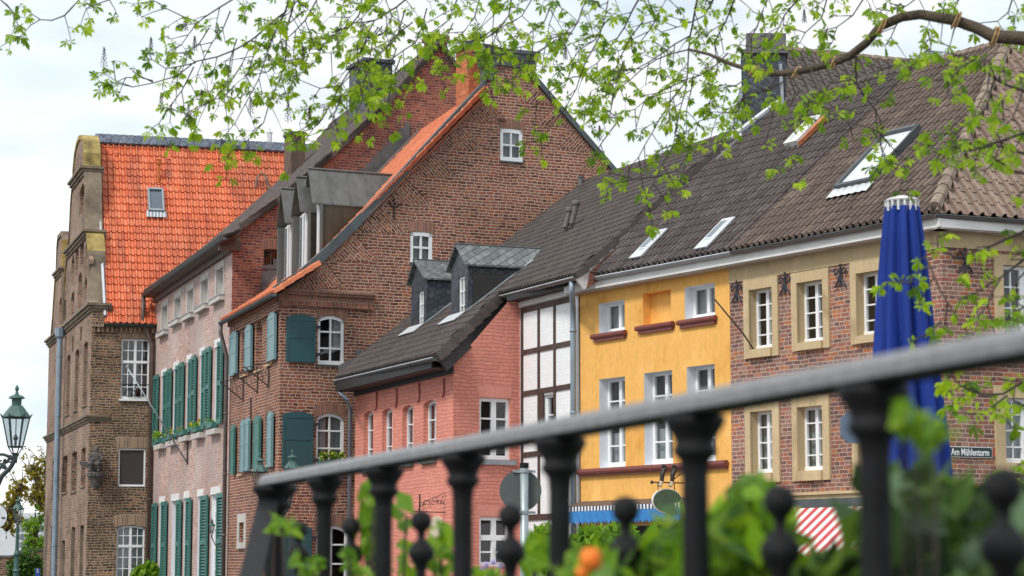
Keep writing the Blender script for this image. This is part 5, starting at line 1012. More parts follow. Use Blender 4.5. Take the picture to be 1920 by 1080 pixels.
# roof plane facing the side street
eA = SL.off(.25).px(200, 603); eB = SL.off(.25).px(290, 611.5); eA.z = eB.z = (eA.z + eB.z) / 2; RP = PL(FL.at(5.2), SL.d); rp0 = RP.px(178, 258)
fl_ = plane3(eA, eB, rp0); bt = ab(fl_, rp0)[1]; aE = ab(fl_, raypt(640, 282, fl_))[0]; a0l = ab(fl_, raypt(190, 420, fl_))
print('L', ab(fl_, rp0), ab(fl_, raypt(187, 430, fl_)), aE)
pantiles('roof', fl_, [[(-.05, 0), (aE, 0), (aE, bt), (ab(fl_, rp0)[0] - .1, bt)]], M['redtile'], HL, cw=.232, rh=.385, amp=.75, st=.045)
Lp = lambda a, b, h=0: fl_[0] + fl_[1] * a + fl_[2] * b + fl_[3] * h
mb = MB(); a_ = ab(fl_, rp0)[0]; k = int((aE - a_) / .30)
for i in range(k):
    x0 = a_ + (aE - a_) * i / k; x1 = a_ + (aE - a_) * (i + 1) / k; mb.hexa([Lp(x0, bt - .42, .10), Lp(x1, bt - .42, .10), Lp(x1, bt + .05, .10), Lp(x0, bt + .05, .10), Lp(x0, bt - .42, .17), Lp(x1, bt - .40, .20), Lp(x1, bt + .06, .20), Lp(x0, bt + .06, .17)])
mb.build('slate_ridge', M['slateridge'], HL)
q_ = ab(fl_, raypt(197, 595, fl_)); q3 = ab(fl_, raypt(180, 275, fl_)); mb = MB(); mb.tube([Lp(q_[0], q_[1], .09), Lp(q3[0], q3[1], .09)], .075, 5); mb.build('verge_flashing', M['zinc'], HL)
dI = Vector((-FL.n[0], -FL.n[1], 0)); rbk = Lp(a_, bt); rbe = Lp(aE, bt); dL = Vector((FL.d[0], FL.d[1], 0)); mb = MB(); mb.face([rbk, rbe, rbe + dL * 5 + Vector((0, 0, -7.4)), rbk + dL * 5 + Vector((0, 0, -7.4))]); mb.face([Lp(aE, 0), rbe, rbe + dL * 5 + Vector((0, 0, -7.4))]); mb.build('rear_roof', M['redtile'], HL)
gutter(eA + Vector((0, 0, -.03)) - fl_[1] * .1, Vector((eB.x, eB.y, eB.z - .03)) + fl_[1] * .1, .09, M['lampdk'], HL)
mb = MB(); k = 14
for i in range(k):
    x = sc_ + (0.0 - sc_) * (i + .2) / k; mb.fbox(SL, x, x + .09, eA.z - .32, eA.z - .12, -.02, .12)
mb.fbox(SL, sc_, 0, eA.z - .12, eA.z - .02, -.02, .18); mb.build('dentil_course', M['archL'], HL)
skylight(HL, fl_, [(276.5, 400), (308, 401), (305, 359), (277, 358.5)], M['zinc'], M['dkglass'], .12, M['zinc'])
mb = MB(); p = raypt(297, 343, fl_); mb.tube([p, p + Vector((0, 0, .95))], .07, 8); mb.lathe(p + Vector((0, 0, .75)), [(.10, 0), (.12, .03), (.10, .06), (.12, .10), (.10, .14), (.13, .2), (.02, .3)], 8); mb.build('vent_pipe', brick('orange_clay', [(.6, .17, .06)] * 2, (.6, .17, .06)), HL)
for (u, v) in ((217, 290), (317.5, 297), (440, 304)): mb = MB(); p = raypt(u, v, fl_); mb.lathe(p, [(.12, -.05), (.10, .1), (.02, .14)], 8); mb.build('vent_tile', M['redtile'], HL)
mb = MB(); p = raypt(488, 350, fl_); mb.tube([p + Vector((-.2, -.1, -.2)), p + Vector((-.12, -.15, .35)), p + Vector((.08, -.15, .55)), p + Vector((.25, -.15, .35)), p + Vector((.4, -.1, -.2))], .05, 6); mb.build('roof_hook', M['ridge'], HL)
p = RP.px(505, 272, -1.0); mb = MB(); mb.tube([p + Vector((0, 0, -.8)), p + Vector((0, 0, .5))], .12, 9); mb.lathe(p + Vector((0, 0, .5)), [(.14, 0), (.14, .05), (.04, .1), (.04, .2)], 9); mb.build('metal_flue', M['zincl'], HL)
rear('rear_wall', HL, [FL.at(lp), (FL.at(lp)[0] + dI.x * 12, FL.at(lp)[1] + dI.y * 12), (SL.at(12)[0], SL.at(12)[1]), SL.at(1.2)], 0, 11, M['brickL'])
# downpipe on the front
mb = MB(); pt_ = FL.px(112, 645, .25); a = Vector((pt_.x, pt_.y, .1)); b = Vector((pt_.x, pt_.y, FL.hit(113, 645)[1])); mb.tube([a, b], .12, 10); mb.lathe(b, [(.12, 0), (.20, .1), (.22, .45), (.20, .46)], 8)
for t in (.2, .45, .7, .93): c = a.lerp(b, t); mb.tube([c, c + Vector((0, 0, .08))], .14, 10)
mb.build('downpipe', M['pipeblue'], HL, smooth=False)
# statue on its console at the chamfered corner
S = thing('corner_statue', 'weathered dark stone figure seated on a console at the old house corner', 'statue', SL.px(178, 890, .15))
c0 = SL.px(180, 888, .28); mb = MB(); mb.lathe(c0 + Vector((0, 0, -.55)), [(.06, -.05), (.15, .1), (.19, .25), (.28, .42), (.33, .45), (.33, .56), (.26, .58)], 12); mb.build('console', M['statue'], S)
mb = MB(); b = c0 + Vector((0, 0, .07)); mb.ball(b + Vector((0, 0, .28)), .36, sc=(1.05, .9, .85)); mb.ball(b + Vector((0, -.05, .72)), .26, sc=(1, .8, 1.35)); mb.ball(b + Vector((-.02, -.08, 1.10)), .15, sc=(.9, .9, 1.1)); mb.ball(b + Vector((-.02, 0, 1.2)), .17, sc=(1, 1, .7)); mb.tube([b + Vector((-.2, -.1, .9)), b + Vector((-.34, -.25, .62)), b + Vector((-.1, -.36, .58))], [.09, .075, .06], 7); mb.tube([b + Vector((.2, -.1, .9)), b + Vector((.36, -.22, .66)), b + Vector((.12, -.36, .5))], [.09, .075, .06], 7)
mb.tube([b + Vector((-.18, -.2, .4)), b + Vector((-.2, -.5, .35)), b + Vector((-.2, -.48, 0))], [.15, .13, .10], 7); mb.tube([b + Vector((.16, -.2, .4)), b + Vector((.18, -.5, .34)), b + Vector((.2, -.48, 0))], [.15, .13, .10], 7); mb.hexa([b + Vector(v) for v in ((-.75, -.3, .30), (-.1, -.45, .1), (-.1, -.3, .1), (-.75, -.2, .3), (-.8, -.35, .55), (-.1, -.5, .45), (-.1, -.35, .45), (-.8, -.25, .55))])
mb.v = [tuple(b + (Vector(v) - b) * .74) for v in mb.v]; o = mb.build('figure', M['statue'], S); md = o.modifiers.new('r', 'REMESH'); md.mode = 'VOXEL'; md.voxel_size = .035
# ================================================================== house behind, with the slate tower-like chimney
HX = thing('rear_house', 'grey pantiled roof rising behind the yellow and brick houses, with a dark slate chimney', 'house', at3(1560, 1067, 72) - Vector((0, 0, CZ)))
l_ = at3(1462, 93, 72); r_ = at3(1790, 126, 73.5); dn = Vector((-.15, -6, -5.6)); fx = plane3(l_ + dn, r_ + dn, l_)
pantiles('roof', fx, [[(0, 0), ab(fx, r_ + dn), ab(fx, r_), ab(fx, l_)]], M['browntile'], HX, cw=.34, rh=.42, amp=1.2); ridge('ridge', l_, r_, .14, M['ridge'], HX, .4)
mb = MB(); a, b = l_ + dn, r_ + dn; mb.face([(a.x, a.y, 0), (b.x, b.y, 0), b, a]); mb.face([(a.x, a.y, 0), a, l_, (l_.x, l_.y + 6, 5), (a.x, a.y + 12, 0)]); mb.face([(b.x, b.y, 0), b, r_, (r_.x, r_.y + 6, 5), (b.x, b.y + 12, 0)]); mb.face([l_, r_, r_ + Vector((0, 6, -5.6)), l_ + Vector((0, 6, -5.6))]); mb.build('wall', M['brickAs'], HX)
def pxbox(mb, u0, u1, v0, v1, Y, dep, m=0, tap=0.):
    a = at3(u0, v1, Y); b = at3(u1, v1, Y); c = at3(u1, v0, Y); d = at3(u0, v0, Y); q = Vector((.15, dep, 0)); mb.hexa([a, b, b + q, a + q, d, c, c + q, d + q], m)
mb = MB(); pxbox(mb, 1390, 1474, 95, 270, 60, 1.4); ch = mb.build('slate_chimney', M['slate'], HX)
mb = MB(); pxbox(mb, 1399, 1474, 62, 95, 59.9, 1.6); pxbox(mb, 1390, 1478, 92, 99, 59.85, 1.7); mb.build('zinc_hood', M['lead'], ch); mb = MB(); mb.tube([at3(1377, 242, 59.9), at3(1391, 165, 60)], .07, 6); mb.tube([at3(1470, 250, 59.8), at3(1463, 120, 59.85)], .05, 6); mb.build('corner_flashing', M['zinc'], ch)
mb = MB(); P = lambda a, b, h: fr[0] + fr[1] * a + fr[2] * b + fr[3] * h; a = A(1371, 266); b = A(1462, 196); mb.hexa([P(a[0] - .1, a[1], .06), P(a[0] + .12, a[1], .06), P(b[0] + .12, b[1], .06), P(b[0] - .1, b[1], .06), P(a[0] - .1, a[1], .13), P(a[0] + .12, a[1], .13), P(b[0] + .12, b[1], .13), P(b[0] - .1, b[1], .13)]); mb.build('verge_flashing', M['zincl'], HYl)
# ================================================================== ground
mb = MB(); mb.face([(-900, -60, 0), (900, -60, 0), (900, 1500, 0), (-900, 1500, 0)]); g_ = tag(mb.build('ground', M['asphalt'], None, loc=(0, 0, 0)), 'cobbled street ground', kind='structure')
pav = MB()
for pl, s1 in ((FR, sy), (FP, sPl), (FB, sBl), (FA, sAl), (FL, 14.7)):
    P = pl.P; pav.hexa([P(0, .004, 0), P(s1, .004, 0), P(s1, .004, 1.6), P(0, .004, 1.6), P(0, .12, 0), P(s1, .12, 0), P(s1, .12, 1.6), P(0, .12, 1.6)])
tag(pav.build('pavement', M['paving'], None, loc=(0, 0, 0)), 'stone pavement along the house fronts', kind='structure')
# ================================================================== foreground iron railing
RL = PL(atY(868, 831, 4.2), vdir(-405)); hz = RL.hit(868, 835)[1]
RG = thing('iron_railing', 'black iron balustrade with a worn grey handrail, out of focus in front', 'railing', RL.P(0, 0, 0))
def rs(u): return RL.hit(u, 860)[0]
mb = MB(); s0 = RL.hit(503, 893)[0]; s1 = RL.hit(2600, 560)[0]; P = RL.P
prof = [(-.026, -.012), (-.022, -.018), (.022, -.018), (.026, -.012), (.026, .002), (.016, .013), (0, .017), (-.016, .013), (-.026, .002)]
ss = [s0 + (s1 - s0) * i / 24 for i in range(25)]
for i in range(24):
    for k in range(len(prof)):
        a, b = prof[k], prof[(k + 1) % len(prof)]; mb.face([P(ss[i], hz + a[1], a[0]), P(ss[i], hz + b[1], b[0]), P(ss[i + 1], hz + b[1], b[0]), P(ss[i + 1], hz + a[1], a[0])], 1 if min(a[1], b[1]) < -.013 else 0)  # underside faces coloured black for the shade beneath the rail
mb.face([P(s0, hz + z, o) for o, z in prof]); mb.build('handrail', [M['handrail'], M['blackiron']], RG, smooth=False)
mb = MB(); mb.fbox(RL, min(s0, s1), max(s0, s1), .10, .13, -.02, .02); mb.build('bottom_rail', M['blackiron'], RG)
cap = [(.043, 0), (.043, -.010), (.038, -.018), (.030, -.030), (.027, -.040), (.031, -.044), (.031, -.052), (.026, -.058), (.021, -.064), (.0185, -.085), (.0185, -.30), (.0185, -1.0), (.030, -1.02), (.030, -hz + .1)]
for i, u in enumerate((516, 609, 720, 868, 1050, 1303, 1640, 2150)):
    c = RL.P(rs(u), hz - .018); k = 1.35 if i == 0 else 1.; mb = MB(); mb.lathe(c, [(r * k, z) for r, z in cap], 16); mb.build('newel' if i == 0 else 'baluster', M['blackiron'], RG, smooth=True)
knob = [(.001, .021), (.010, .019), (.017, .0135), (.021, .004), (.0205, -.006), (.016, -.015), (.009, -.021), (.008, -.036), (.013, -.040), (.022, -.050), (.0265, -.060), (.025, -.072), (.014, -.084), (.010, -.10), (.010, -1.0)]
for u, v in ((560, 994), (659, 988), (790, 977), (957, 968), (1173, 956), (1462, 940), (1880, 915)):
    s, z = RL.hit(u, v); mb = MB(); mb.lathe(RL.P(s, z), knob, 16); mb.build('ball_picket', M['blackiron'], RG, smooth=True)
mb = MB(); a = RL.P(rs(508), hz - .03); b = at3(466, 1100, 5.1); d = (b - a).normalized(); e = d.cross(Vector((0, 1, 0))).normalized() * .027; f = Vector((0, .012, 0)); b2 = a + (b - a) * 5.2
mb.hexa([a - e - f, a + e - f, a + e + f, a - e + f, b2 - e - f, b2 + e - f, b2 + e + f, b2 - e + f]); mb.build('stay', M['blackiron'], RG)
# ================================================================== closed parasol
PY = 15.; pb = at3(1706, 1067, PY); T = thing('closed_parasol', 'tall closed royal blue parasol with a white cap', 'parasol', (pb.x, pb.y, 0)); xc = pb.x
zt_ = at3(1686, 389, PY).z; zb_ = at3(1700, 915, PY).z; mb = MB(); nz, nt_ = 26, 84; rings = []
for i in range(nz + 1):
    t = i / nz; z = zt_ + (zb_ - zt_) * t; r = .125 + .185 * t ** .8; ring = []
    for k in range(nt_):
        th = 2 * pi * k / nt_; fold = (abs(sin(th * 5. + .5 * sin(3 * t + 1)))) ** .6; f2 = abs(sin(th * 9 + 1.3 + t)) ; rr_ = r * (1 - (.34 + .34 * t) * (1 - fold) - .08 * f2); ring.append(Vector((xc + rr_ * cos(th), PY + rr_ * sin(th), z + .02 * sin(th * 9) * (1 if i == nz else 0))))
    rings.append(ring)
for i in range(nz):
    for k in range(nt_): mb.face([rings[i][k], rings[i][(k + 1) % nt_], rings[i + 1][(k + 1) % nt_], rings[i + 1][k]])
mb.build('canopy', M['canvas'], T, smooth=True)
mb = MB(); c = Vector((xc, PY, zt_)); mb.lathe(c, [(.085, -.05), (.085, .035), (.118, .038), (.122, .046), (.10, .058), (.05, .070), (.03, .078)], 20)
for k in range(16):
    th = 2 * pi * k / 16; a = c + Vector((.108 * cos(th), .108 * sin(th), 0)); mb.tube([a + Vector((0, 0, .04)), a - Vector((0, 0, .03))], .010, 5)
mb.build('cap', M['signw'], T, smooth=False); mb = MB(); mb.tube([(xc, PY, 0), (xc, PY, zt_)], .024, 10); mb.build('pole', M['zinc'], T); mb = MB(); mb.lathe((xc, PY, 0), [(.4, 0), (.4, .08), (.08, .12), (.05, .4)], 12); mb.build('base', M['zincd'], T)
# ================================================================== road signs
def disc(mb, c, r, nrm, th, m=0, n=36):
    nrm = Vector(nrm).normalized(); a = nrm.cross(Vector((0, 0, 1))).normalized(); b = a.cross(nrm); mb.prism([c + (a * cos(2 * pi * i / n) + b * sin(2 * pi * i / n)) * r for i in range(n)], nrm * th, m)
SY = 22.; c = at3(976, 920, SY); T = thing('round_road_sign', 'back of a round grey road sign on a galvanised pole before the pink house', 'road sign', (c.x + .03, SY, 0)); px0 = at3(983, 920, SY).x
mb = MB(); disc(mb, c, .205, (0, 1, 0), .004); mb.build('sign_plate', M['signback'], T); mb = MB(); disc(mb, c + Vector((0, .005, 0)), .205, (0, 1, 0), .003); mb.build('sign_face', M['signw'], T)
mb = MB(); zt = at3(983, 876, SY).z; mb.tube([(px0, SY - .05, 0), (px0, SY - .05, zt)], .041, 14); mb.build('pole', M['galv'], T, smooth=True); mb = MB(); mb.tube([(px0, SY - .05, zt - .01), (px0, SY - .05, zt + .04)], .044, 14); mb.build('pole_cap', M['blackiron'], T)
mb = MB()
for v in (884, 961): z = at3(983, v, SY).z; mb.lathe((px0, SY - .05, z - .015), [(.048, 0), (.048, .03)], 14); mb.box(px0 - .11, px0 + .11, SY - .012, SY - .002, z - .012, z + .012); mb.ball((px0 - .1, SY - .02, z), .014, n=6); mb.ball((px0 + .1, SY - .02, z), .014, n=6)
mb.build('clamp', M['galv'], T)
SY = 9.; c = at3(1600, 800, SY); T = thing('small_grey_sign', 'small blurred blue-grey sign plate beside the thick baluster and blue parasol', 'sign', (at3(1637, 800, SY).x, SY, 0)); mb = MB()
a = at3(1577, 831, SY); b = at3(1637, 771, SY); r = .03; q = [(b.x, a.z), (b.x, b.z), (a.x + r, b.z), (a.x, b.z - r), (a.x, a.z + r), (a.x + r, a.z)]; mb.prism([(x, SY, z) for x, z in q], (0, .02, 0)); mb.build('plate', plain('blue_grey_plate', (.10, .14, .20), .5, .1), T); mb = MB(); xx = at3(1637, 800, SY).x; mb.tube([(xx, SY + .02, 0), (xx, SY + .02, b.z)], .02, 8); mb.build('pole', M['zincd'], T)
SY = 57.; c = at3(-10, 968, SY); T = thing('edge_road_sign', 'pale grey backs of a round sign and a rounded panel at the left edge', 'road sign', (c.x, SY, 0)); mb = MB(); disc(mb, c, .31, (0, 1, 0), .01); mb.build('round_plate', M['zincl'], T); mb = MB(); a = at3(-30, 1026, SY); b = at3(11, 990, SY); mb.prism([(a.x, SY, a.z), (b.x - .1, SY, a.z), (b.x, SY, a.z + .1), (b.x, SY, b.z - .1), (b.x - .1, SY, b.z), (a.x, SY, b.z)], (0, .01, 0)); mb.build('lower_plate', M['zincl'], T); mb = MB(); mb.tube([(c.x - .1, SY + .05, 0), (c.x - .1, SY + .05, c.z + .3)], .035, 8); mb.build('pole', M['galv'], T)
mb = MB(); a = at3(9.5, 971, SY - .01); mb.box(a.x - .09, a.x - .0, SY - .012, SY - .002, a.z - .02, a.z + .02); mb.build('clamp', M['irond'], T)
# ================================================================== lanterns
def lantern(T, c, k, hexr=True):
    """c = foot of the lantern cage; k = scale (cage about .62 m tall at 1)"""
    c = Vector(c); n = 6; ring = lambda r, z: [c + Vector((r * k * cos(2 * pi * (i + .25) / n), r * k * sin(2 * pi * (i + .25) / n), z * k)) for i in range(n)]
    fm = MB(); r0, r1, r2 = ring(.04, .0), ring(.105, .12), ring(.20, .56)
    for i in range(n):
        fm.tube([r0[i], r1[i]], .008 * k, 4); fm.tube([r1[i], r2[i]], .010 * k, 4); fm.tube([r1[i], r1[(i + 1) % n]], .012 * k, 4); fm.tube([r2[i], r2[(i + 1) % n]], .016 * k, 4); e = (r2[i] - c); e.z = 0; e.normalize(); fm.tube([r2[i], r2[i] + e * .035 * k + Vector((0, 0, .05 * k))], [.014 * k, .006 * k], 4)
    fm.tube([c - Vector((0, 0, .12 * k)), c + Vector((0, 0, .03 * k))], [.03 * k, .045 * k], 8); fm.build('cage', M['lampdk'], T)
    gl = MB()
    for i in range(n): gl.face([r1[i], r1[(i + 1) % n], r2[(i + 1) % n], r2[i]])
    gl.build('glass', M['glass'], T); rf = MB(); rf.lathe(c, [(.215 * k, .56 * k), (.205 * k, .585 * k), (.10 * k, .72 * k), (.085 * k, .735 * k)], 6); rf.lathe(c, [(.072 * k, .735 * k), (.075 * k, .83 * k), (.125 * k, .84 * k), (.105 * k, .87 * k), (.03 * k, .90 * k), (.02 * k, .94 * k)], 14)
    rf.lathe(c, [(.012 * k, .94 * k), (.03 * k, .97 * k), (.028 * k, 1.0 * k), (.008 * k, 1.04 * k)], 8); rf.build('roof', M['lampgrn'], T); bl = MB(); bl.tube([c + Vector((0, 0, .1 * k)), c + Vector((0, 0, .3 * k))], .018 * k, 6); bl.ball(c + Vector((0, 0, .25 * k)), .04 * k, n=8); bl.tube([c + Vector((0, 0, .3 * k)), c + Vector((0, 0, .56 * k))], .008 * k, 4); bl.build('burner', M['zincd'], T)
def lampthing(u, vtop, vfoot, Y, label, group=None, name='street_lantern'):
    t = at3(u, vtop, Y); f = at3(u, vfoot, Y); k = (t.z - f.z) / 1.04; return f, k
f, k = lampthing(28.5, 722, 853, 30, '')
T = thing('street_lamp', 'large green iron lantern on an ornate curved arm at the left edge', 'street lamp', (at3(-40, 900, 30).x, 30, 0)); lantern(T, f, k); mb = MB(); x0 = at3(-40, 900, 30).x
arm = [Vector((x0, 30, at3(0, 980, 30).z)), at3(-15, 930, 30), at3(3, 893, 30), at3(20, 876, 30), at3(28, 862, 30)]; mb.tube(arm, [.05, .045, .035, .03, .03], 8); mb.tube([at3(-30, 853, 30), at3(5, 852, 30), at3(26, 858, 30)], .022, 6)
rr = random.Random(2)
for i in range(14): a = at3(-12 + i * 2.6, 885 - i * 2.1 + rr.uniform(-9, 9), 30); mb.ball(a, rr.uniform(.018, .04), n=6, sc=(1, .6, 1))
for i in range(4): cx, cy = -6 + i * 8, 868 - i * 2; mb.tube([at3(cx + 5 * (1 - j * .1) * cos(j * .8), cy + 6 * (1 - j * .1) * sin(j * .8), 30) for j in range(8)], .012, 4)
mb.build('scroll_arm', M['lampdk'], T); mb = MB(); mb.tube([(x0, 30, 0), (x0, 30, 3.2)], [.09, .06], 10); mb.build('post', M['lampdk'], T)
f, k = lampthing(33, 929, 984, 62, ''); T = thing('street_lamp', 'smaller lantern on a straight post before the ivy, far left', 'street lamp', (f.x, f.y, 0)); lantern(T, f, k * 1.0); mb = MB(); q = f.z - .1; mb.lathe((f.x, f.y, 0), [(.16, 0), (.16, .5), (.10, .6), (.085, 1.2), (.11, 1.25), (.08, 1.3), (.055, q - .8), (.09, q - .7), (.05, q - .6), (.04, q)], 10); mb.build('post', M['lampgrn'], T)
for sg in (-1, 1): pass
pc = at3(517, 960, 50); T = thing('twin_street_lamp', 'two-armed street lamp with a pair of green lanterns before the tall gable house', 'street lamp', (pc.x, 50, 0))
for u, vt in ((487, 849), (547, 843)):
    f = at3(u, vt + 78, 50); k = (at3(u, vt, 50).z - f.z) / 1.04; lantern(T, f, k); mb = MB(); mb.tube([f - Vector((0, 0, .12 * k)), f + Vector(((pc.x - f.x) * .15, 0, -.35)), f + Vector(((pc.x - f.x) * .55, 0, -.55)), Vector((pc.x, 50, f.z - .9))], .028, 7)
    mb.tube([Vector((pc.x, 50, f.z - .5)), f + Vector(((pc.x - f.x) * .6, 0, -.3)), f + Vector(((pc.x - f.x) * .3, 0, -.42))], .016, 5); mb.build('arm', M['lampdk'], T)
mb = MB(); mb.lathe((pc.x, 50, 0), [(.16, 0), (.16, .4), (.09, .6), (.06, 1.4), (.05, pc.z + .3), (.08, pc.z + .35), (.03, pc.z + .6), (.005, pc.z + .8)], 10); mb.build('post', M['lampdk'], T)
f = FA.P(.35, FA.hit(427, 1003)[1], .45); T = thing('wall_lantern', 'small dark wall lantern beside the downpipe of the shuttered house', 'wall lamp', FA.P(.35, FA.hit(427, 1015)[1], 0)); lantern(T, f, .52); mb = MB(); mb.tube([FA.P(.3, f.z - .3, .02), FA.P(.32, f.z - .38, .3), f - Vector((0, 0, .06))], .02, 6); mb.build('bracket', M['iron'], T)
# ================================================================== far left: wall, ivy, pale building, pollarded trees
GWY = 108.
a = at3(-60, 1045, GWY); b = at3(96, 1040, GWY); T = thing('garden_wall', 'low dark brick garden wall beside the old house at far left', 'wall', (a.x, GWY, 0)); mb = MB(); mb.box(a.x, b.x, GWY, GWY + .4, 0, a.z); mb.box(at3(56, 1040, GWY).x, at3(82, 1040, GWY).x, GWY - .1, GWY + .5, 0, at3(60, 1032, GWY).z); mb.build('wall', M['brickL'], T); mb = MB(); mb.box(a.x, b.x, GWY - .06, GWY + .46, a.z, a.z + .1); mb.box(at3(54, 1040, GWY).x, at3(84, 1040, GWY).x, GWY - .16, GWY + .56, at3(60, 1032, GWY).z, at3(60, 1029, GWY).z); mb.build('coping', M['lead'], T)
a = at3(66, 1078, 100); b = at3(75, 1066, 100); T = thing('number_sign', 'small blue sign with a white 2 near the foot of the garden wall', 'sign', (a.x, 100, 0)); mb = MB(); mb.box(a.x, b.x, 100, 100.03, .55, b.z); mb.build('plate', M['signblue'], T); mb = MB(); mb.tube([((a.x + b.x) / 2, 100.06, 0), ((a.x + b.x) / 2, 100.06, b.z)], .03, 6); mb.build('post', M['zincd'], T)
PN = PL((0, 99.98), (1, 0)); text_part('2', PN, (a.x + b.x) / 2, (a.z + b.z) / 2 + .05, .16, M['signw'], T, .0, .09, 1)
a = at3(28, 1044, 150); b = at3(80, 962, 150); T = thing('pale_building', 'distant pale building with a grid of windows behind the left trees', 'building', (a.x, 150, 0)); mb = MB(); mb.box(a.x - 3, b.x, 150, 158, 0, b.z); mb.build('wall', plain('pale_far_wall', (.62, .64, .66), .9, .05), T)
for i in range(6):
    for j in range(7):
        x = a.x + (b.x - a.x) * (i + .12) / 6; z = 1.2 + (b.z - 1.4) * j / 7; mb = MB(); mb.box(x, x + (b.x - a.x) / 6 * .76, 149.95, 150.02, z, z + (b.z - 1.4) / 7 * .7); mb.build('window', M['dkglass'] if (i + j) % 3 else M['zinc'], T)
def foliage(mb, c, R_, n, r, rr, m=0, up=.4):
    for i in range(n):
        v = Vector((rr.gauss(0, 1), rr.gauss(0, 1), rr.gauss(0, 1))).normalized() * rr.uniform(.35, 1) ** .6; leafq(mb, Vector(c) + Vector((v.x * R_[0], v.y * R_[1], v.z * R_[2])), rr, r, int(rr.random() * 5000), m, up)
def pollard(label, base, limbs, thinn, Y, seed, leafm='yleaf'):
    rr = random.Random(seed); T = thing('pollarded_tree', label, 'tree', (base[0], Y, 0)); tr = MB(); lf = MB()
    for L__ in limbs:
        ps = [at3(u, v, Y) for u, v, w in L__]; tr.tube(ps, [w for u, v, w in L__], 8)
        e = ps[-1]; tr.ball(e, L__[-1][2] * 1.6, n=8)
        for p in ps[1:]: foliage(lf, p, (.5, .5, .45), 60, .13, rr)
        for i in range(thinn):
            d = Vector((rr.gauss(0, .5), rr.gauss(0, .4), rr.uniform(.3, 1))); tr.tube([e, e + d * .5, e + d * 1.0 + Vector((rr.gauss(0, .15), 0, .1))], [.03, .02, .008], 4); foliage(lf, e + d, (.2, .2, .2), 6, .09, rr)
    tr.tube([(base[0], Y, 0), at3(limbs[0][0][0], limbs[0][0][1], Y)], [.35, .28], 10); tr.build('trunk', M['bark'], T); lf.build('crown', M[leafm], T, fix=False); return T
bx = at3(-25, 1060, 96).x; pollard('knobbly pollarded tree at the left edge with ochre buds', (bx, 96), [[(-20, 1010, .28), (0, 975, .24), (18, 955, .2), (30, 928, .17), (37, 915, .14)], [(-20, 1010, .2), (12, 990, .15), (22, 975, .12)]], 5, 96, 4)
bx = at3(104, 1060, 112).x; pollard('pollarded tree with yellow buds and thin twigs against the old house', (bx, 112), [[(104, 1000, .3), (90, 955, .26), (80, 925, .2), (70, 900, .17), (62, 884, .15)], [(100, 980, .2), (88, 905, .14), (86, 870, .08)], [(90, 955, .16), (72, 938, .14), (62, 930, .12)]], 8, 112, 9)
rr = random.Random(21); T = thing('young_tree', 'slender bright green young tree above the garden wall', 'tree', (at3(66, 1060, 112).x, 112.5, 0)); mb = MB(); b0 = at3(66, 1060, 112.5); mb.tube([(b0.x, 112.5, 0), at3(67, 1000, 112.5), at3(66, 960, 112.5)], [.12, .08, .03], 7); lf = MB()
for i in range(26): p = at3(rr.uniform(50, 92), rr.uniform(948, 1040), 112.5 + rr.uniform(-.6, .6)); mb.tube([at3(67, 1010, 112.5), p], [.03, .01], 4); foliage(lf, p, (.35, .35, .3), 26, .13, rr)
mb.build('trunk', M['bark'], T); lf.build('crown', M['bushleaf'], T, fix=False)
T = thing('ivy', 'dark ivy mound spilling over the garden wall', 'ivy', (at3(42, 1060, 107).x, 107, 0)); lf = MB()
for i in range(7): foliage(lf, (at3(34 + i * 4, 1060, 107).x, 107.3, .6 + 1.2 * rr.random()), (.7, .5, .8), 150, .13, rr)
lf.build('foliage', M['ivy'], T, fix=False); mb = MB(); mb.tube([(at3(42, 1060, 107).x, 107.6, 0), (at3(44, 1060, 107).x, 107.7, 2)], .06, 5); mb.build('stem', M['bark'], T)
def bush(name, label, pts_, Y, mat, r, n, seed, sz=(.3, .3, .25), extra=None, ground=True, spread=.2):
    rr = random.Random(seed); c0 = at3(pts_[0][0], 1067, Y); T = thing(name, label, 'bush', (c0.x, Y, 0)); lf = MB(); st = MB()
    for (u, v) in pts_:
        y = Y + rr.uniform(-spread, spread); p = at3(u, v, y); foliage(lf, p, sz, n, r, rr); st.tube([(p.x + rr.uniform(-.1, .1), y, 0), p], [.0012 * Y, .0005 * Y], 4)
    lf.build('foliage', mat, T, fix=False); st.build('stem', M['twig'], T)
    if extra: extra(T, rr)
    return T
bush('shrub', 'green shrub at the foot of the old house beside the green shutters', [(268, 1078), (278, 1072), (262, 1085), (285, 1080)], 83, M['bushleaf'], .14, 120, 31, (.35, .3, .4))
# vine and hedge leaves in the middle distance
bush('leafy_shrub', 'bright feathery shrub below the yellow house', [(x, 1030 + rr.uniform(-22, 50)) for x in range(1082, 1240, 12)] + [(1095, 1015), (1110, 1010), (1135, 1020), (1160, 1000), (1175, 1010)], 19, M['bushleaf'], .055, 70, 41, (.13, .2, .12))
bush('leafy_shrub', 'light green shrub in front of the timbered house doorway', [(x, 1050 + rr.uniform(-25, 30)) for x in range(1000, 1075, 11)] + [(1015, 1018), (1030, 1012)], 17, M['bushleaf'], .05, 60, 42, (.10, .2, .12))
bush('flowering_plant', 'leafy plant with pale flowers low before the pink house', [(905, 1070), (930, 1078), (880, 1085)], 15, M['bushleaf'], .05, 50, 43, (.1, .2, .1), lambda T, r_: [MB_ball(T, at3(r_.uniform(895, 950), r_.uniform(1045, 1070), 14.8), .03, 'violet') for i in range(6)]) if 0 else None
def blossom(T, u, v, Y, r, mat, seed=1):
    rr_ = random.Random(seed); mb = MB(); c = at3(u, v, Y)
    for i in range(7):
        th = 2 * pi * i / 7; d = Vector((cos(th) * .5, sin(th) * .5, .8)).normalized(); mb.ball(c + d * r * .45, r * .6, sc=(.7, .7, 1.1), n=8)
    mb.build('blossom', M[mat], T, smooth=True)
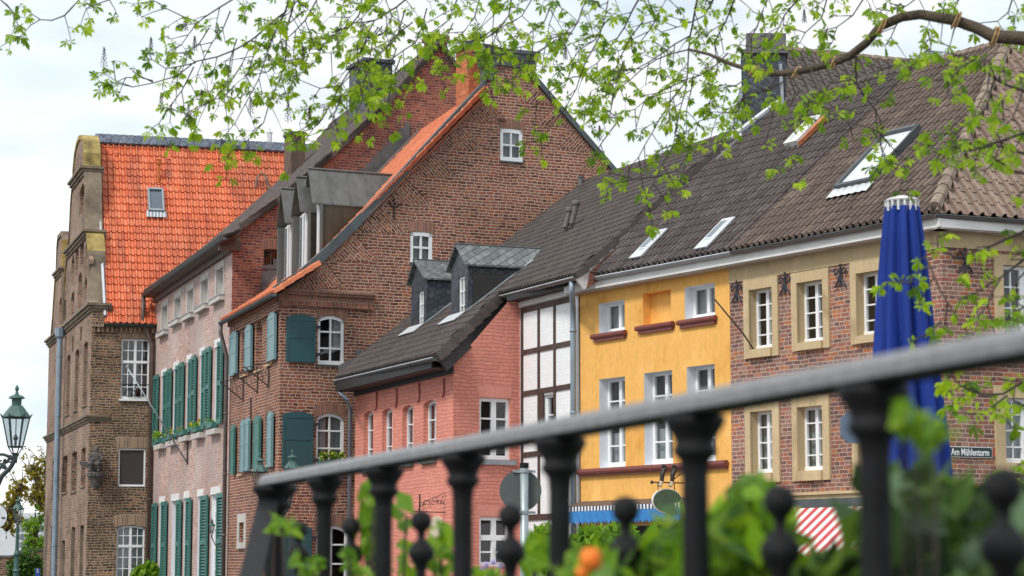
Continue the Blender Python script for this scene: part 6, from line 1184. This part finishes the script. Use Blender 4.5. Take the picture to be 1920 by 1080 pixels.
# foreground, out of focus: planted hedge behind the railing
T = bush('foreground_bush', 'blurred lime and mid green bush behind the right balusters', [(x, 1062 + rr.uniform(-20, 50)) for x in range(1325, 1500, 15)] + [(1385, 965), (1400, 950), (1420, 958), (1368, 985), (1440, 975), (1405, 990), (1352, 1010), (1450, 1010), (1385, 1020), (1425, 1030), (1470, 1045), (1265, 985), (1278, 1000), (1290, 1040), (1310, 1060), (1255, 1070), (1500, 1090)], 3.45, M['mixleaf'], .034, 11, 51, (.045, .10, .038), spread=.3)
T = bush('foreground_bush', 'dense blurred dark green bush at the bottom right corner', [(x, 1020 + rr.uniform(-60, 80)) for x in range(1650, 2000, 10)] + [(x, 1085 + rr.uniform(-15, 40)) for x in range(1530, 1960, 13)] + [(1800, 935), (1740, 930), (1645, 950), (1700, 925), (1770, 945), (1840, 930), (1900, 950)], 3.15, M['darkleaf'], .036, 12, 52, (.045, .12, .04), spread=.35)
T = bush('foreground_bush', 'blurred yellow-green sprig over the thick baluster and parasol', [(1690, 778), (1705, 795), (1722, 808), (1745, 818), (1762, 816)], 2.25, M['bushleaf'], .014, 9, 53, (.015, .03, .012), spread=.05)
T = bush('foreground_bush', 'blurred green sprigs between the left balusters of the railing', [(515, 985), (530, 990), (548, 985), (560, 1055), (590, 1060), (655, 1045), (672, 1065), (700, 950), (575, 1070)], 4.9, M['bushleaf'], .022, 6, 54, (.020, .05, .02), spread=.15)
T = bush('foreground_bush', 'blurred broad green leaves behind the central balusters of the railing', [(812, 1030), (830, 1005), (826, 1050), (808, 1080), (690, 1010), (700, 1060), (762, 965), (748, 1040), (842, 1070), (700, 968), (1000, 1070), (1008, 1020), (780, 1075), (705, 935)], 5.3, M['bushleaf'], .036, 7, 55, (.035, .08, .04), spread=.3)
T = bush('foreground_bush', 'blurred mixed leaves with one orange flower near the centre bottom', [(x, 1070 + rr.uniform(-15, 30)) for x in range(1075, 1250, 16)] + [(1215, 1030), (1190, 1050), (1080, 1075), (1160, 1045)], 3.4, M['mixleaf'], .028, 9, 56, (.035, .08, .025)); blossom(T, 1108, 1062, 2.9, .023, 'orange'); blossom(T, 1092, 1082, 2.95, .014, 'orange', 2)
T = bush('flowering_plant', 'small plant with violet blooms low in front of the pink house', [(915, 1078), (935, 1082), (900, 1085)], 6.2, M['bushleaf'], .02, 20, 57, (.04, .06, .03))
for i, (u, v) in enumerate(((912, 1063), (925, 1058), (936, 1066), (903, 1072))): blossom(T, u, v, 6.1, .012, 'violet', i)
# ================================================================== horse chestnut overhanging the view
TR = thing('chestnut_tree', 'horse chestnut branches with fresh lime green leaves hanging across the top of the view', 'tree', (at3(2950, 1067, 12.5).x, 12.5, 0))
rr = random.Random(77); tw = MB(); lv = MB(); lid = [0]
def limb(ptsl, name='limb', n=10, k=1.):
    mb = MB(); mb.tube([at3(u, v, Y) for u, v, Y, r in ptsl], [r * k for *_, r in ptsl], n); mb.build(name, M['bark'], TR, smooth=True)
xb = at3(2950, 1067, 12.5).x
mb = MB(); mb.tube([(xb + .1, 12.6, 0), (xb, 12.5, 1.2), (xb - .05, 12.5, 3.2), at3(2935, 150, 12.6), at3(2925, -330, 12.8)], [.42, .33, .29, .25, .2], 14); mb.build('trunk', M['bark'], TR, smooth=True)
limb([(2940, 190, 12.6, .17), (2600, 150, 12.5, .13), (2330, 110, 12.6, .11), (2100, 92, 13.0, .085), (1985, 78, 13.2, .06), (1920, 72, 13.3, .055), (1862, 68, 13.4, .052), (1830, 52, 13.5, .046), (1790, 38, 13.5, .043), (1725, 27, 13.6, .039), (1690, 32, 13.7, .038), (1650, 50, 13.7, .037), (1625, 80, 13.8, .035), (1595, 104, 13.9, .034), (1560, 118, 14.0, .032), (1525, 128, 14.1, .029), (1490, 136, 14.2, .027), (1450, 138, 14.3, .025), (1410, 132, 14.4, .021), (1370, 120, 14.5, .018), (1330, 102, 14.6, .014), (1290, 92, 14.7, .010)], k=.8)
limb([(2925, -330, 12.8, .17), (2320, -280, 12.8, .12), (2000, -260, 13.5, .09), (1600, -200, 14.5, .07), (1250, -160, 15.3, .055), (900, -130, 15.8, .045), (550, -110, 16.2, .03), (200, -80, 16.4, .018), (60, -60, 16.4, .01)], 'upper_limb')
LP_ = [(1862, 68, 13.4, .052), (1790, 38, 13.5, .043), (1650, 50, 13.7, .037), (1560, 118, 14.0, .032), (1490, 136, 14.2, .027), (1410, 132, 14.4, .021)]
for (u, v, y_, r_) in LP_:   # straw rope bindings
    mb = MB(); c = at3(u, v, y_); R0 = r_ + .008
    for j in range(2): mb.tube([c + Vector((.02 * j + .02 * sin(t * .8), R0 * cos(t * .8), R0 * sin(t * .8))) for t in range(9)], .007, 5)
    mb.build('rope_binding', M['rope'], TR)
def leaf(c, d, L, m=0):
    """one palmate leaf: five to seven leaflets drooping from a petiole end"""
    d = Vector(d).normalized(); side = d.cross(Vector((rr.gauss(0, .3), rr.gauss(0, 1), rr.gauss(0, .5)))).normalized(); lid[0] += 1; i_ = lid[0] % 211; j_ = lid[0] // 211
    nl = rr.choice((5, 5, 6, 7)); dn = Vector((0, 0, -1))
    for q in range(nl):
        a = (q - (nl - 1) / 2) / ((nl - 1) / 2) * radians(105) ; ld = (d * cos(a) + side * sin(a)).normalized(); ld = (ld + dn * rr.uniform(.25, .75)).normalized(); ll = L * (1 - .35 * abs(a) / 1.9) * rr.uniform(.85, 1.12)
        nn = ld.cross(Vector((rr.gauss(0, .6), -1, rr.gauss(0, .4)))).normalized(); w = ll * .175; up = ld.cross(nn) * ll * rr.uniform(-.08, .12)
        b0 = c; m1 = c + ld * ll * .35; m2 = c + ld * ll * .68 + dn * ll * .04; t = c + ld * ll + dn * ll * .14
        u = lambda x, y: (i_ + .1 + .8 * x, j_ + .1 + .8 * y)
        for sg in (-1, 1):
            lv.face([b0, m1, m1 + nn * sg * w * .55 + up], 0, [u(.5, 0), u(.5, .3), u(.6, .3)]); lv.face([m1, m2, m2 + nn * sg * w + up, m1 + nn * sg * w * .55 + up], 0, [u(.5, .3), u(.5, .6), u(.7, .6), u(.6, .3)]); lv.face([m2, t, m2 + nn * sg * w + up], 0, [u(.5, .6), u(.5, 1), u(.7, .6)])
def cluster(c, n=3, L=.088, Yk=1.):
    for _ in range(n):
        d = Vector((rr.gauss(0, 1), rr.gauss(0, .9), rr.gauss(-.25, .6))).normalized(); p = c + d * rr.uniform(.02, .075); tw.tube([c, p], .0022, 3, caps=False); leaf(p, d, L * rr.uniform(.72, 1.15))
def twig(ptsl, Y0, Y1, r0=.010, r1=.003, side=34, dens=1., L=.088, tipn=3):
    ps = []; n = len(ptsl); r0 = r0 if ptsl[0][1] < 12 or ptsl[0][0] > 1930 else .0055
    for i, (u, v) in enumerate(ptsl): ps.append((u, v, Y0 + (Y1 - Y0) * i / max(1, n - 1)))
    if ptsl[0][1] < 12: u, v, y = ps[0]; ps = [(u + 25, -125, y + .05), (u + 6, -50, y)] + ps
    # small wobble
    pts3 = []; rad = []
    for i in range(len(ps) - 1):
        a, b = ps[i], ps[i + 1]; Ld = hypot(b[0] - a[0], b[1] - a[1]); k = max(1, int(Ld / 22))
        for j in range(k):
            t = j / k; pts3.append((a[0] + (b[0] - a[0]) * t + rr.uniform(-1.6, 1.6), a[1] + (b[1] - a[1]) * t + rr.uniform(-1.6, 1.6), a[2] + (b[2] - a[2]) * t + rr.uniform(-.02, .02)))
    pts3.append(ps[-1]); n = len(pts3); rad = [r0 + (r1 - r0) * i / (n - 1) for i in range(n)]; tw.tube([at3(*p) for p in pts3], rad, 5)
    acc = 0
    for i in range(1, n):
        u, v, y = pts3[i]
        if v < -30: continue
        acc += hypot(u - pts3[i - 1][0], v - pts3[i - 1][1]); 
        if acc > side / dens:
            acc = 0; sg = rr.choice((-1, 1)); du = u - pts3[i - 1][0]; dv = v - pts3[i - 1][1]; l = hypot(du, dv) + 1e-6; ln = rr.uniform(16, 52); a = rr.uniform(.5, 1.2) * sg; ca, sa = cos(a), sin(a); ex = (du * ca - dv * sa) / l * ln; ey = (du * sa + dv * ca) / l * ln + rr.uniform(2, 14); yy = y + rr.uniform(-.25, .25)
            e = at3(u + ex, v + ey, yy); tw.tube([at3(u, v, y), at3(u + ex * .5, v + ey * .45, (y + yy) / 2), e], [.004, .0032, .0025], 4); cluster(e, rr.choice((2, 2, 3, 3)), L)
            if rr.random() < .45: cluster(at3(u + ex * .5, v + ey * .45, (y + yy) / 2), 1, L * .85)
    cluster(at3(*pts3[-1]), tipn, L)
A_ = 15.; tws = [
 ([(152, -5), (122, 30), (98, 38), (75, 38), (55, 47), (42, 66)], 1, .35), ([(205, -2), (180, 6), (162, 16)], 1, .5), ([(-5, -5), (12, 8), (24, 22)], 1, .6),
 ([(540, 5), (533, 23), (482, 68), (440, 95), (408, 105), (366, 117), (334, 143), (288, 154), (249, 162), (215, 152), (200, 140)], 1, .62),
 ([(288, 152), (262, 144), (235, 146), (205, 160)], 1, .6), ([(440, -5), (412, 14), (390, 30), (370, 43), (352, 64), (340, 84)], 1, 1.1), ([(372, 42), (345, 30), (310, 15), (290, 2)], 1, 1.), ([(366, 118), (340, 122), (310, 128), (285, 112)], 1, 1.),
 ([(362, 124), (352, 150), (342, 171), (322, 196), (298, 232), (285, 240)], 1, .9), ([(552, 5), (537, 50), (535, 113), (525, 144), (505, 194), (494, 229), (467, 260), (428, 289)], 1, .75), ([(537, 15), (510, 74), (486, 148), (459, 194), (440, 233), (416, 260)], 1, .8),
 ([(594, 3), (572, 39), (555, 56), (533, 78), (500, 90)], 1, 1.1), ([(761, 0), (705, 36), (658, 44), (628, 64), (606, 83), (589, 118)], 1, 1.15), ([(800, 15), (789, 53), (778, 80), (733, 112), (694, 153), (650, 178), (610, 200), (575, 205)], 1, 1.1),
 ([(655, 133), (628, 178), (605, 222), (572, 262), (552, 270)], 1, 1.1), ([(753, 103), (735, 150), (727, 190), (722, 215)], 1, .9), ([(700, 40), (680, 90), (668, 130), (640, 160), (600, 165), (560, 150), (540, 175)], 1, 1.2), ([(760, 20), (745, 70), (715, 100), (690, 120), (660, 120)], 1, 1.3), ([(690, -5), (670, 30), (640, 70), (620, 100), (580, 100)], 1, 1.2), ([(720, -5), (735, 30), (720, 60), (690, 70)], 1, 1.2),
 ([(640, 180), (625, 215), (620, 240)], 1, 1.), ([(560, 110), (520, 120), (500, 135), (480, 130)], 1, 1.), ([(470, 85), (455, 120), (430, 155), (400, 190), (370, 205), (355, 215)], 1, .8), ([(440, 160), (420, 180), (390, 190)], 1, .9),
 ([(1075, 62), (1000, 80), (955, 95), (920, 98), (875, 100), (840, 112)], 1, 1.1), ([(1125, 65), (1100, 115), (1080, 167), (1055, 210), (1015, 262), (990, 268)], 1, .45), ([(1140, 5), (1125, 65)], 1, 1.), ([(1110, 143), (1075, 146), (1035, 167), (1005, 195), (985, 205)], 1, .35), ([(1170, 222), (1130, 217), (1065, 211)], 1, .4), ([(1160, 225), (1125, 272), (1115, 290)], 1, .5), ([(900, -5), (890, 30), (870, 60), (845, 80), (820, 85)], 1, 1.4), ([(860, -5), (840, 40), (810, 60)], 1, 1.3), ([(960, -5), (955, 30), (930, 60), (905, 75), (915, 95)], 1, 1.3), ([(1040, -5), (1020, 40), (990, 65), (960, 70)], 1, 1.2), ([(1000, -5), (980, 30), (1000, 50)], 1, 1.2), ([(940, 100), (935, 130), (925, 142)], 1, 1.),
 ([(1308, 0), (1293, 66), (1289, 144), (1273, 218), (1262, 272)], 1, .9), ([(1289, 148), (1250, 202), (1223, 249), (1196, 296), (1180, 315)], 1, .8), ([(1262, 272), (1240, 310), (1224, 345), (1211, 375)], 1, 1.4), ([(1273, 218), (1265, 250), (1290, 285), (1270, 320)], 1, 1.2), ([(1460, 155), (1390, 190), (1343, 218), (1312, 226), (1285, 250)], 1, 1.), ([(1240, 330), (1190, 335), (1150, 345), (1140, 365)], 1, .4),
 ([(1293, 66), (1240, 100), (1190, 130), (1150, 150), (1110, 170), (1105, 190)], 1, 1.2), ([(1290, 92), (1230, 110), (1180, 150), (1150, 175), (1120, 170)], 1, 1.2), ([(1285, 150), (1230, 175), (1190, 205), (1150, 215)], 1, 1.1), ([(1200, -5), (1170, 50), (1145, 90), (1120, 120), (1100, 130)], 1, 1.2), ([(1250, -5), (1230, 40), (1200, 80), (1160, 95)], 1, 1.2), ([(1380, -5), (1360, 40), (1340, 80), (1345, 130), (1330, 170)], 1, 1.1), ([(1440, -5), (1420, 50), (1400, 90), (1420, 120)], 1, 1.1), ([(1340, -5), (1320, 30), (1270, 50), (1240, 60)], 1, 1.2), ([(1500, -5), (1470, 30), (1450, 70), (1420, 90)], 1, 1.1), ([(1100, -5), (1085, 40), (1060, 80), (1075, 120)], 1, 1.1), ([(1490, 140), (1440, 170), (1400, 175), (1380, 210), (1375, 240)], 1, 1.2), ([(1460, 140), (1430, 185), (1450, 215), (1420, 225)], 1, 1.1), ([(1420, 135), (1380, 160), (1350, 165), (1330, 190)], 1, 1.1),
 ([(1488, 152), (1516, 187), (1554, 206), (1593, 229), (1632, 241), (1648, 258), (1655, 290)], 0, .55), ([(1520, 130), (1540, 165), (1560, 200), (1530, 215)], 0, 1.1), ([(1605, 102), (1605, 155), (1640, 205), (1656, 241)], 0, .8), ([(1600, 150), (1560, 155), (1540, 175)], 0, 1.), ([(1632, 241), (1650, 250), (1680, 285), (1700, 300)], 0, .9), ([(1480, 140), (1490, 175), (1510, 195), (1500, 225)], 0, 1.1), ([(1480, 270), (1460, 290), (1490, 300)], 0, .9), ([(1690, 30), (1670, 70), (1660, 85)], 0, .8), ([(1620, -5), (1600, 30), (1570, 50), (1560, 80)], 0, .9), ([(1550, -5), (1540, 35), (1510, 60), (1500, 80)], 0, .9), ([(1720, -5), (1700, 10), (1670, 20)], 0, .8), ([(1800, -5), (1790, 15), (1770, 22)], 0, .7), ([(1900, -5), (1890, 25), (1870, 40), (1880, 55)], 0, .8), ([(1740, 60), (1745, 90), (1735, 110)], 0, .7), ([(1690, 120), (1650, 130), (1630, 150)], 0, .7), ([(1790, 55), (1780, 85), (1740, 75)], 0, .6)]
for p, far, dn_ in tws: Yb = 15.2 if far else 13.8; q = rr.uniform(-.5, .5); twig(p, Yb + q, Yb + q + rr.uniform(-.5, .5), dens=dn_ * 2.15, L=.066 if far else .064)
for i in range(27):   # hanging secondary twigs filling the canopy
    u = rr.choice((rr.uniform(520, 900), rr.uniform(560, 860), rr.uniform(1020, 1480), rr.uniform(1050, 1420), rr.uniform(900, 1050), rr.uniform(300, 560))); lim = 190 if u < 560 else 215 if u < 880 else 110 if u < 1010 else 300 if u < 1400 else 190
    v = rr.uniform(-10, lim * .55); p = [(u, v)]; hd = rr.uniform(1.75, 2.7)
    for j in range(rr.randint(2, 4)): hd += rr.uniform(-.35, .2); u += cos(hd) * rr.uniform(26, 42); v += sin(hd) * rr.uniform(22, 44); p.append((u, v))
    if p[-1][1] < lim * 1.1: Yb = 15.2 + rr.uniform(-.8, .8); twig(p, Yb, Yb + rr.uniform(-.3, .3), r0=.005, dens=1.9, L=.066)
near = [([(1960, 190), (1920, 171), (1866, 148), (1827, 112), (1780, 100), (1740, 95)], 1.3), ([(1960, 235), (1920, 249), (1881, 264), (1807, 282), (1760, 290)], 1.), ([(1960, 300), (1920, 288), (1866, 272), (1815, 285), (1790, 275)], 1.1), ([(1866, 148), (1850, 200), (1820, 230), (1790, 250)], 1.2), ([(1920, 160), (1900, 220), (1870, 250)], .8), ([(1827, 112), (1800, 130), (1780, 150), (1755, 150)], 1.2), ([(1940, 330), (1900, 320), (1870, 300)], .6), ([(1940, 350), (1925, 355), (1912, 362)], .8), ([(1860, 120), (1850, 170), (1880, 190)], 1.),
 ([(1960, 420), (1920, 433), (1860, 460), (1823, 480), (1795, 483), (1760, 470), (1735, 480)], .9), ([(1960, 455), (1920, 487), (1873, 523), (1827, 550), (1800, 560)], .95), ([(1735, 480), (1750, 520), (1765, 545), (1790, 590), (1815, 625)], 1.), ([(1740, 500), (1720, 510), (1705, 530)], 1.1), ([(1873, 523), (1850, 570), (1830, 600)], .8), ([(1930, 500), (1905, 530), (1890, 560), (1910, 590)], 1.1), ([(1765, 600), (1745, 620), (1730, 630)], 1.), ([(1960, 700), (1919, 716), (1880, 739), (1835, 737), (1815, 733)], .9), ([(1835, 735), (1800, 722), (1785, 705)], 1.2), ([(1888, 742), (1856, 768), (1836, 776), (1822, 778)], .5), ([(1960, 795), (1925, 803), (1895, 800)], .9), ([(1960, 850), (1930, 865), (1908, 872)], .9), ([(1940, 745), (1920, 760), (1900, 750)], .9), ([(1960, 570), (1920, 575), (1890, 600)], .8)]
for p, dn_ in near: q = rr.uniform(-.4, .4); u0, v0 = p[0]; twig(p, 10.6 + q, 10.3 + q + rr.uniform(-.3, .3), dens=dn_ * 1.2, L=.062, r0=.009, side=38)
# outer branch the near twigs hang from, just outside the frame
ps_ = [at3(2940, 330, 12.5), at3(2330, 290, 12.2), at3(2100, 250, 11.4), at3(1970, 210, 10.8), at3(1965, 420, 10.7), at3(1975, 600, 10.7), at3(1965, 850, 10.6)]; mb = MB(); mb.tube(ps_, [.08, .05, .035, .025, .02, .014, .008], 8); mb.build('side_limb', M['bark'], TR, smooth=True)
tw.build('twigs', M['twig'], TR, fix=False); lv.build('crown', M['leaf'], TR, fix=False)
for i, (u, v, s_) in enumerate(((195, 108, 1.2), (283, 86, 1.), (302, 190, 1.), (353, 212, 1.1), (378, 184, 1.), (408, 60, .9), (365, 82, .9), (470, 198, 1.), (540, 210, 1.2), (568, 100, .9), (348, 45, .8), (1124, 250, .9), (1060, 100, .8), (30, 25, .8), (1508, 30, .8), (580, 215, .9))):
    c = at3(u, v, 15.1); mb = MB(); hh = .115 * s_; mb.tube([c - Vector((0, 0, hh * .55)), c + Vector((0, 0, hh * .5))], .0028, 4)
    for j in range(34): t = j / 34; th = j * 2.4; r = .020 * s_ * (1 - t * .85); mb.ball(c + Vector((r * cos(th), r * sin(th), hh * (t - .45))), .0055, n=5)
    mb.build('flower_spike', M['flower'], TR)
# ------------------------------------------------------------------ camera, sky and sun
cam = bpy.data.cameras.new('camera'); co = bpy.data.objects.new('camera', cam); C.objects.link(co); co.location = (0, 0, CZ); co.rotation_euler = (pi / 2 + TH, 0, 0)
cam.sensor_width = 36; cam.lens = 36 * F / 1920; cam.clip_end = 3000; cam.clip_start = .05; bpy.context.scene.camera = co
cam.dof.use_dof = True; cam.dof.focus_distance = 56; cam.dof.aperture_fstop = 5.8
sc = bpy.context.scene; wd = bpy.data.worlds.new('World'); sc.world = wd; wd.use_nodes = True; nt = wd.node_tree; L = nt.links; bg = nt.nodes['Background']
EL, AZ = radians(48), radians(222)       # sun from the left behind the camera
sk = N(nt, 'ShaderNodeTexSky', sky_type='NISHITA'); sk.sun_disc = False; sk.sun_elevation = EL; sk.sun_rotation = AZ; sk.air_density = 1.2; sk.dust_density = 2.5
tc = N(nt, 'ShaderNodeTexCoord'); mp = N(nt, 'ShaderNodeMapping'); mp.inputs['Scale'].default_value = (1.6, 1.6, 7.); mp.inputs['Location'].default_value = (.35, .1, .2); L.new(tc.outputs['Generated'], mp.inputs[0])
cn_ = N(nt, 'ShaderNodeTexNoise', Scale=2.6, Detail=9., Roughness=.55, Distortion=.3); L.new(mp.outputs[0], cn_.inputs['Vector'])
cr = ramp(nt, [(.36, (.70,) * 3), (.54, (.98,) * 3)]); L.new(cn_.outputs[0], cr.inputs[0])
mp2 = N(nt, 'ShaderNodeMapping'); mp2.inputs['Scale'].default_value = (2.6, 2.6, 9.); mp2.inputs['Location'].default_value = (1.3, .7, .1); L.new(tc.outputs['Generated'], mp2.inputs[0]); cn2 = N(nt, 'ShaderNodeTexNoise', Scale=2.2, Detail=8., Roughness=.5); L.new(mp2.outputs[0], cn2.inputs['Vector']); cr2 = ramp(nt, [(.40, (6.7, 7.7, 8.5)), (.50, (7.9, 8.5, 9.0)), (.60, (9.1, 9.2, 9.3))]); L.new(cn2.outputs[0], cr2.inputs[0])
cl = mixc(nt, cr.outputs[0], sk.outputs[0], cr2.outputs[0]); L.new(cl, bg.inputs[0]); bg.inputs[1].default_value = .11
su = bpy.data.lights.new('sun', 'SUN'); su.energy = 2.2; su.angle = radians(11); su.color = (1, .96, .9); so_ = bpy.data.objects.new('sun', su); C.objects.link(so_)
so_.rotation_euler = (pi / 2 - EL, 0, pi - AZ); so_.location = (-20, -20, 60)
sc.view_settings.view_transform = 'Standard'; sc.view_settings.look = 'None'; sc.view_settings.exposure = 0.2; sc.view_settings.gamma = 1
sc.cycles.max_bounces = 6; sc.cycles.transparent_max_bounces = 12; sc.cycles.use_denoising = True; sc.cycles.sample_clamp_indirect = 6
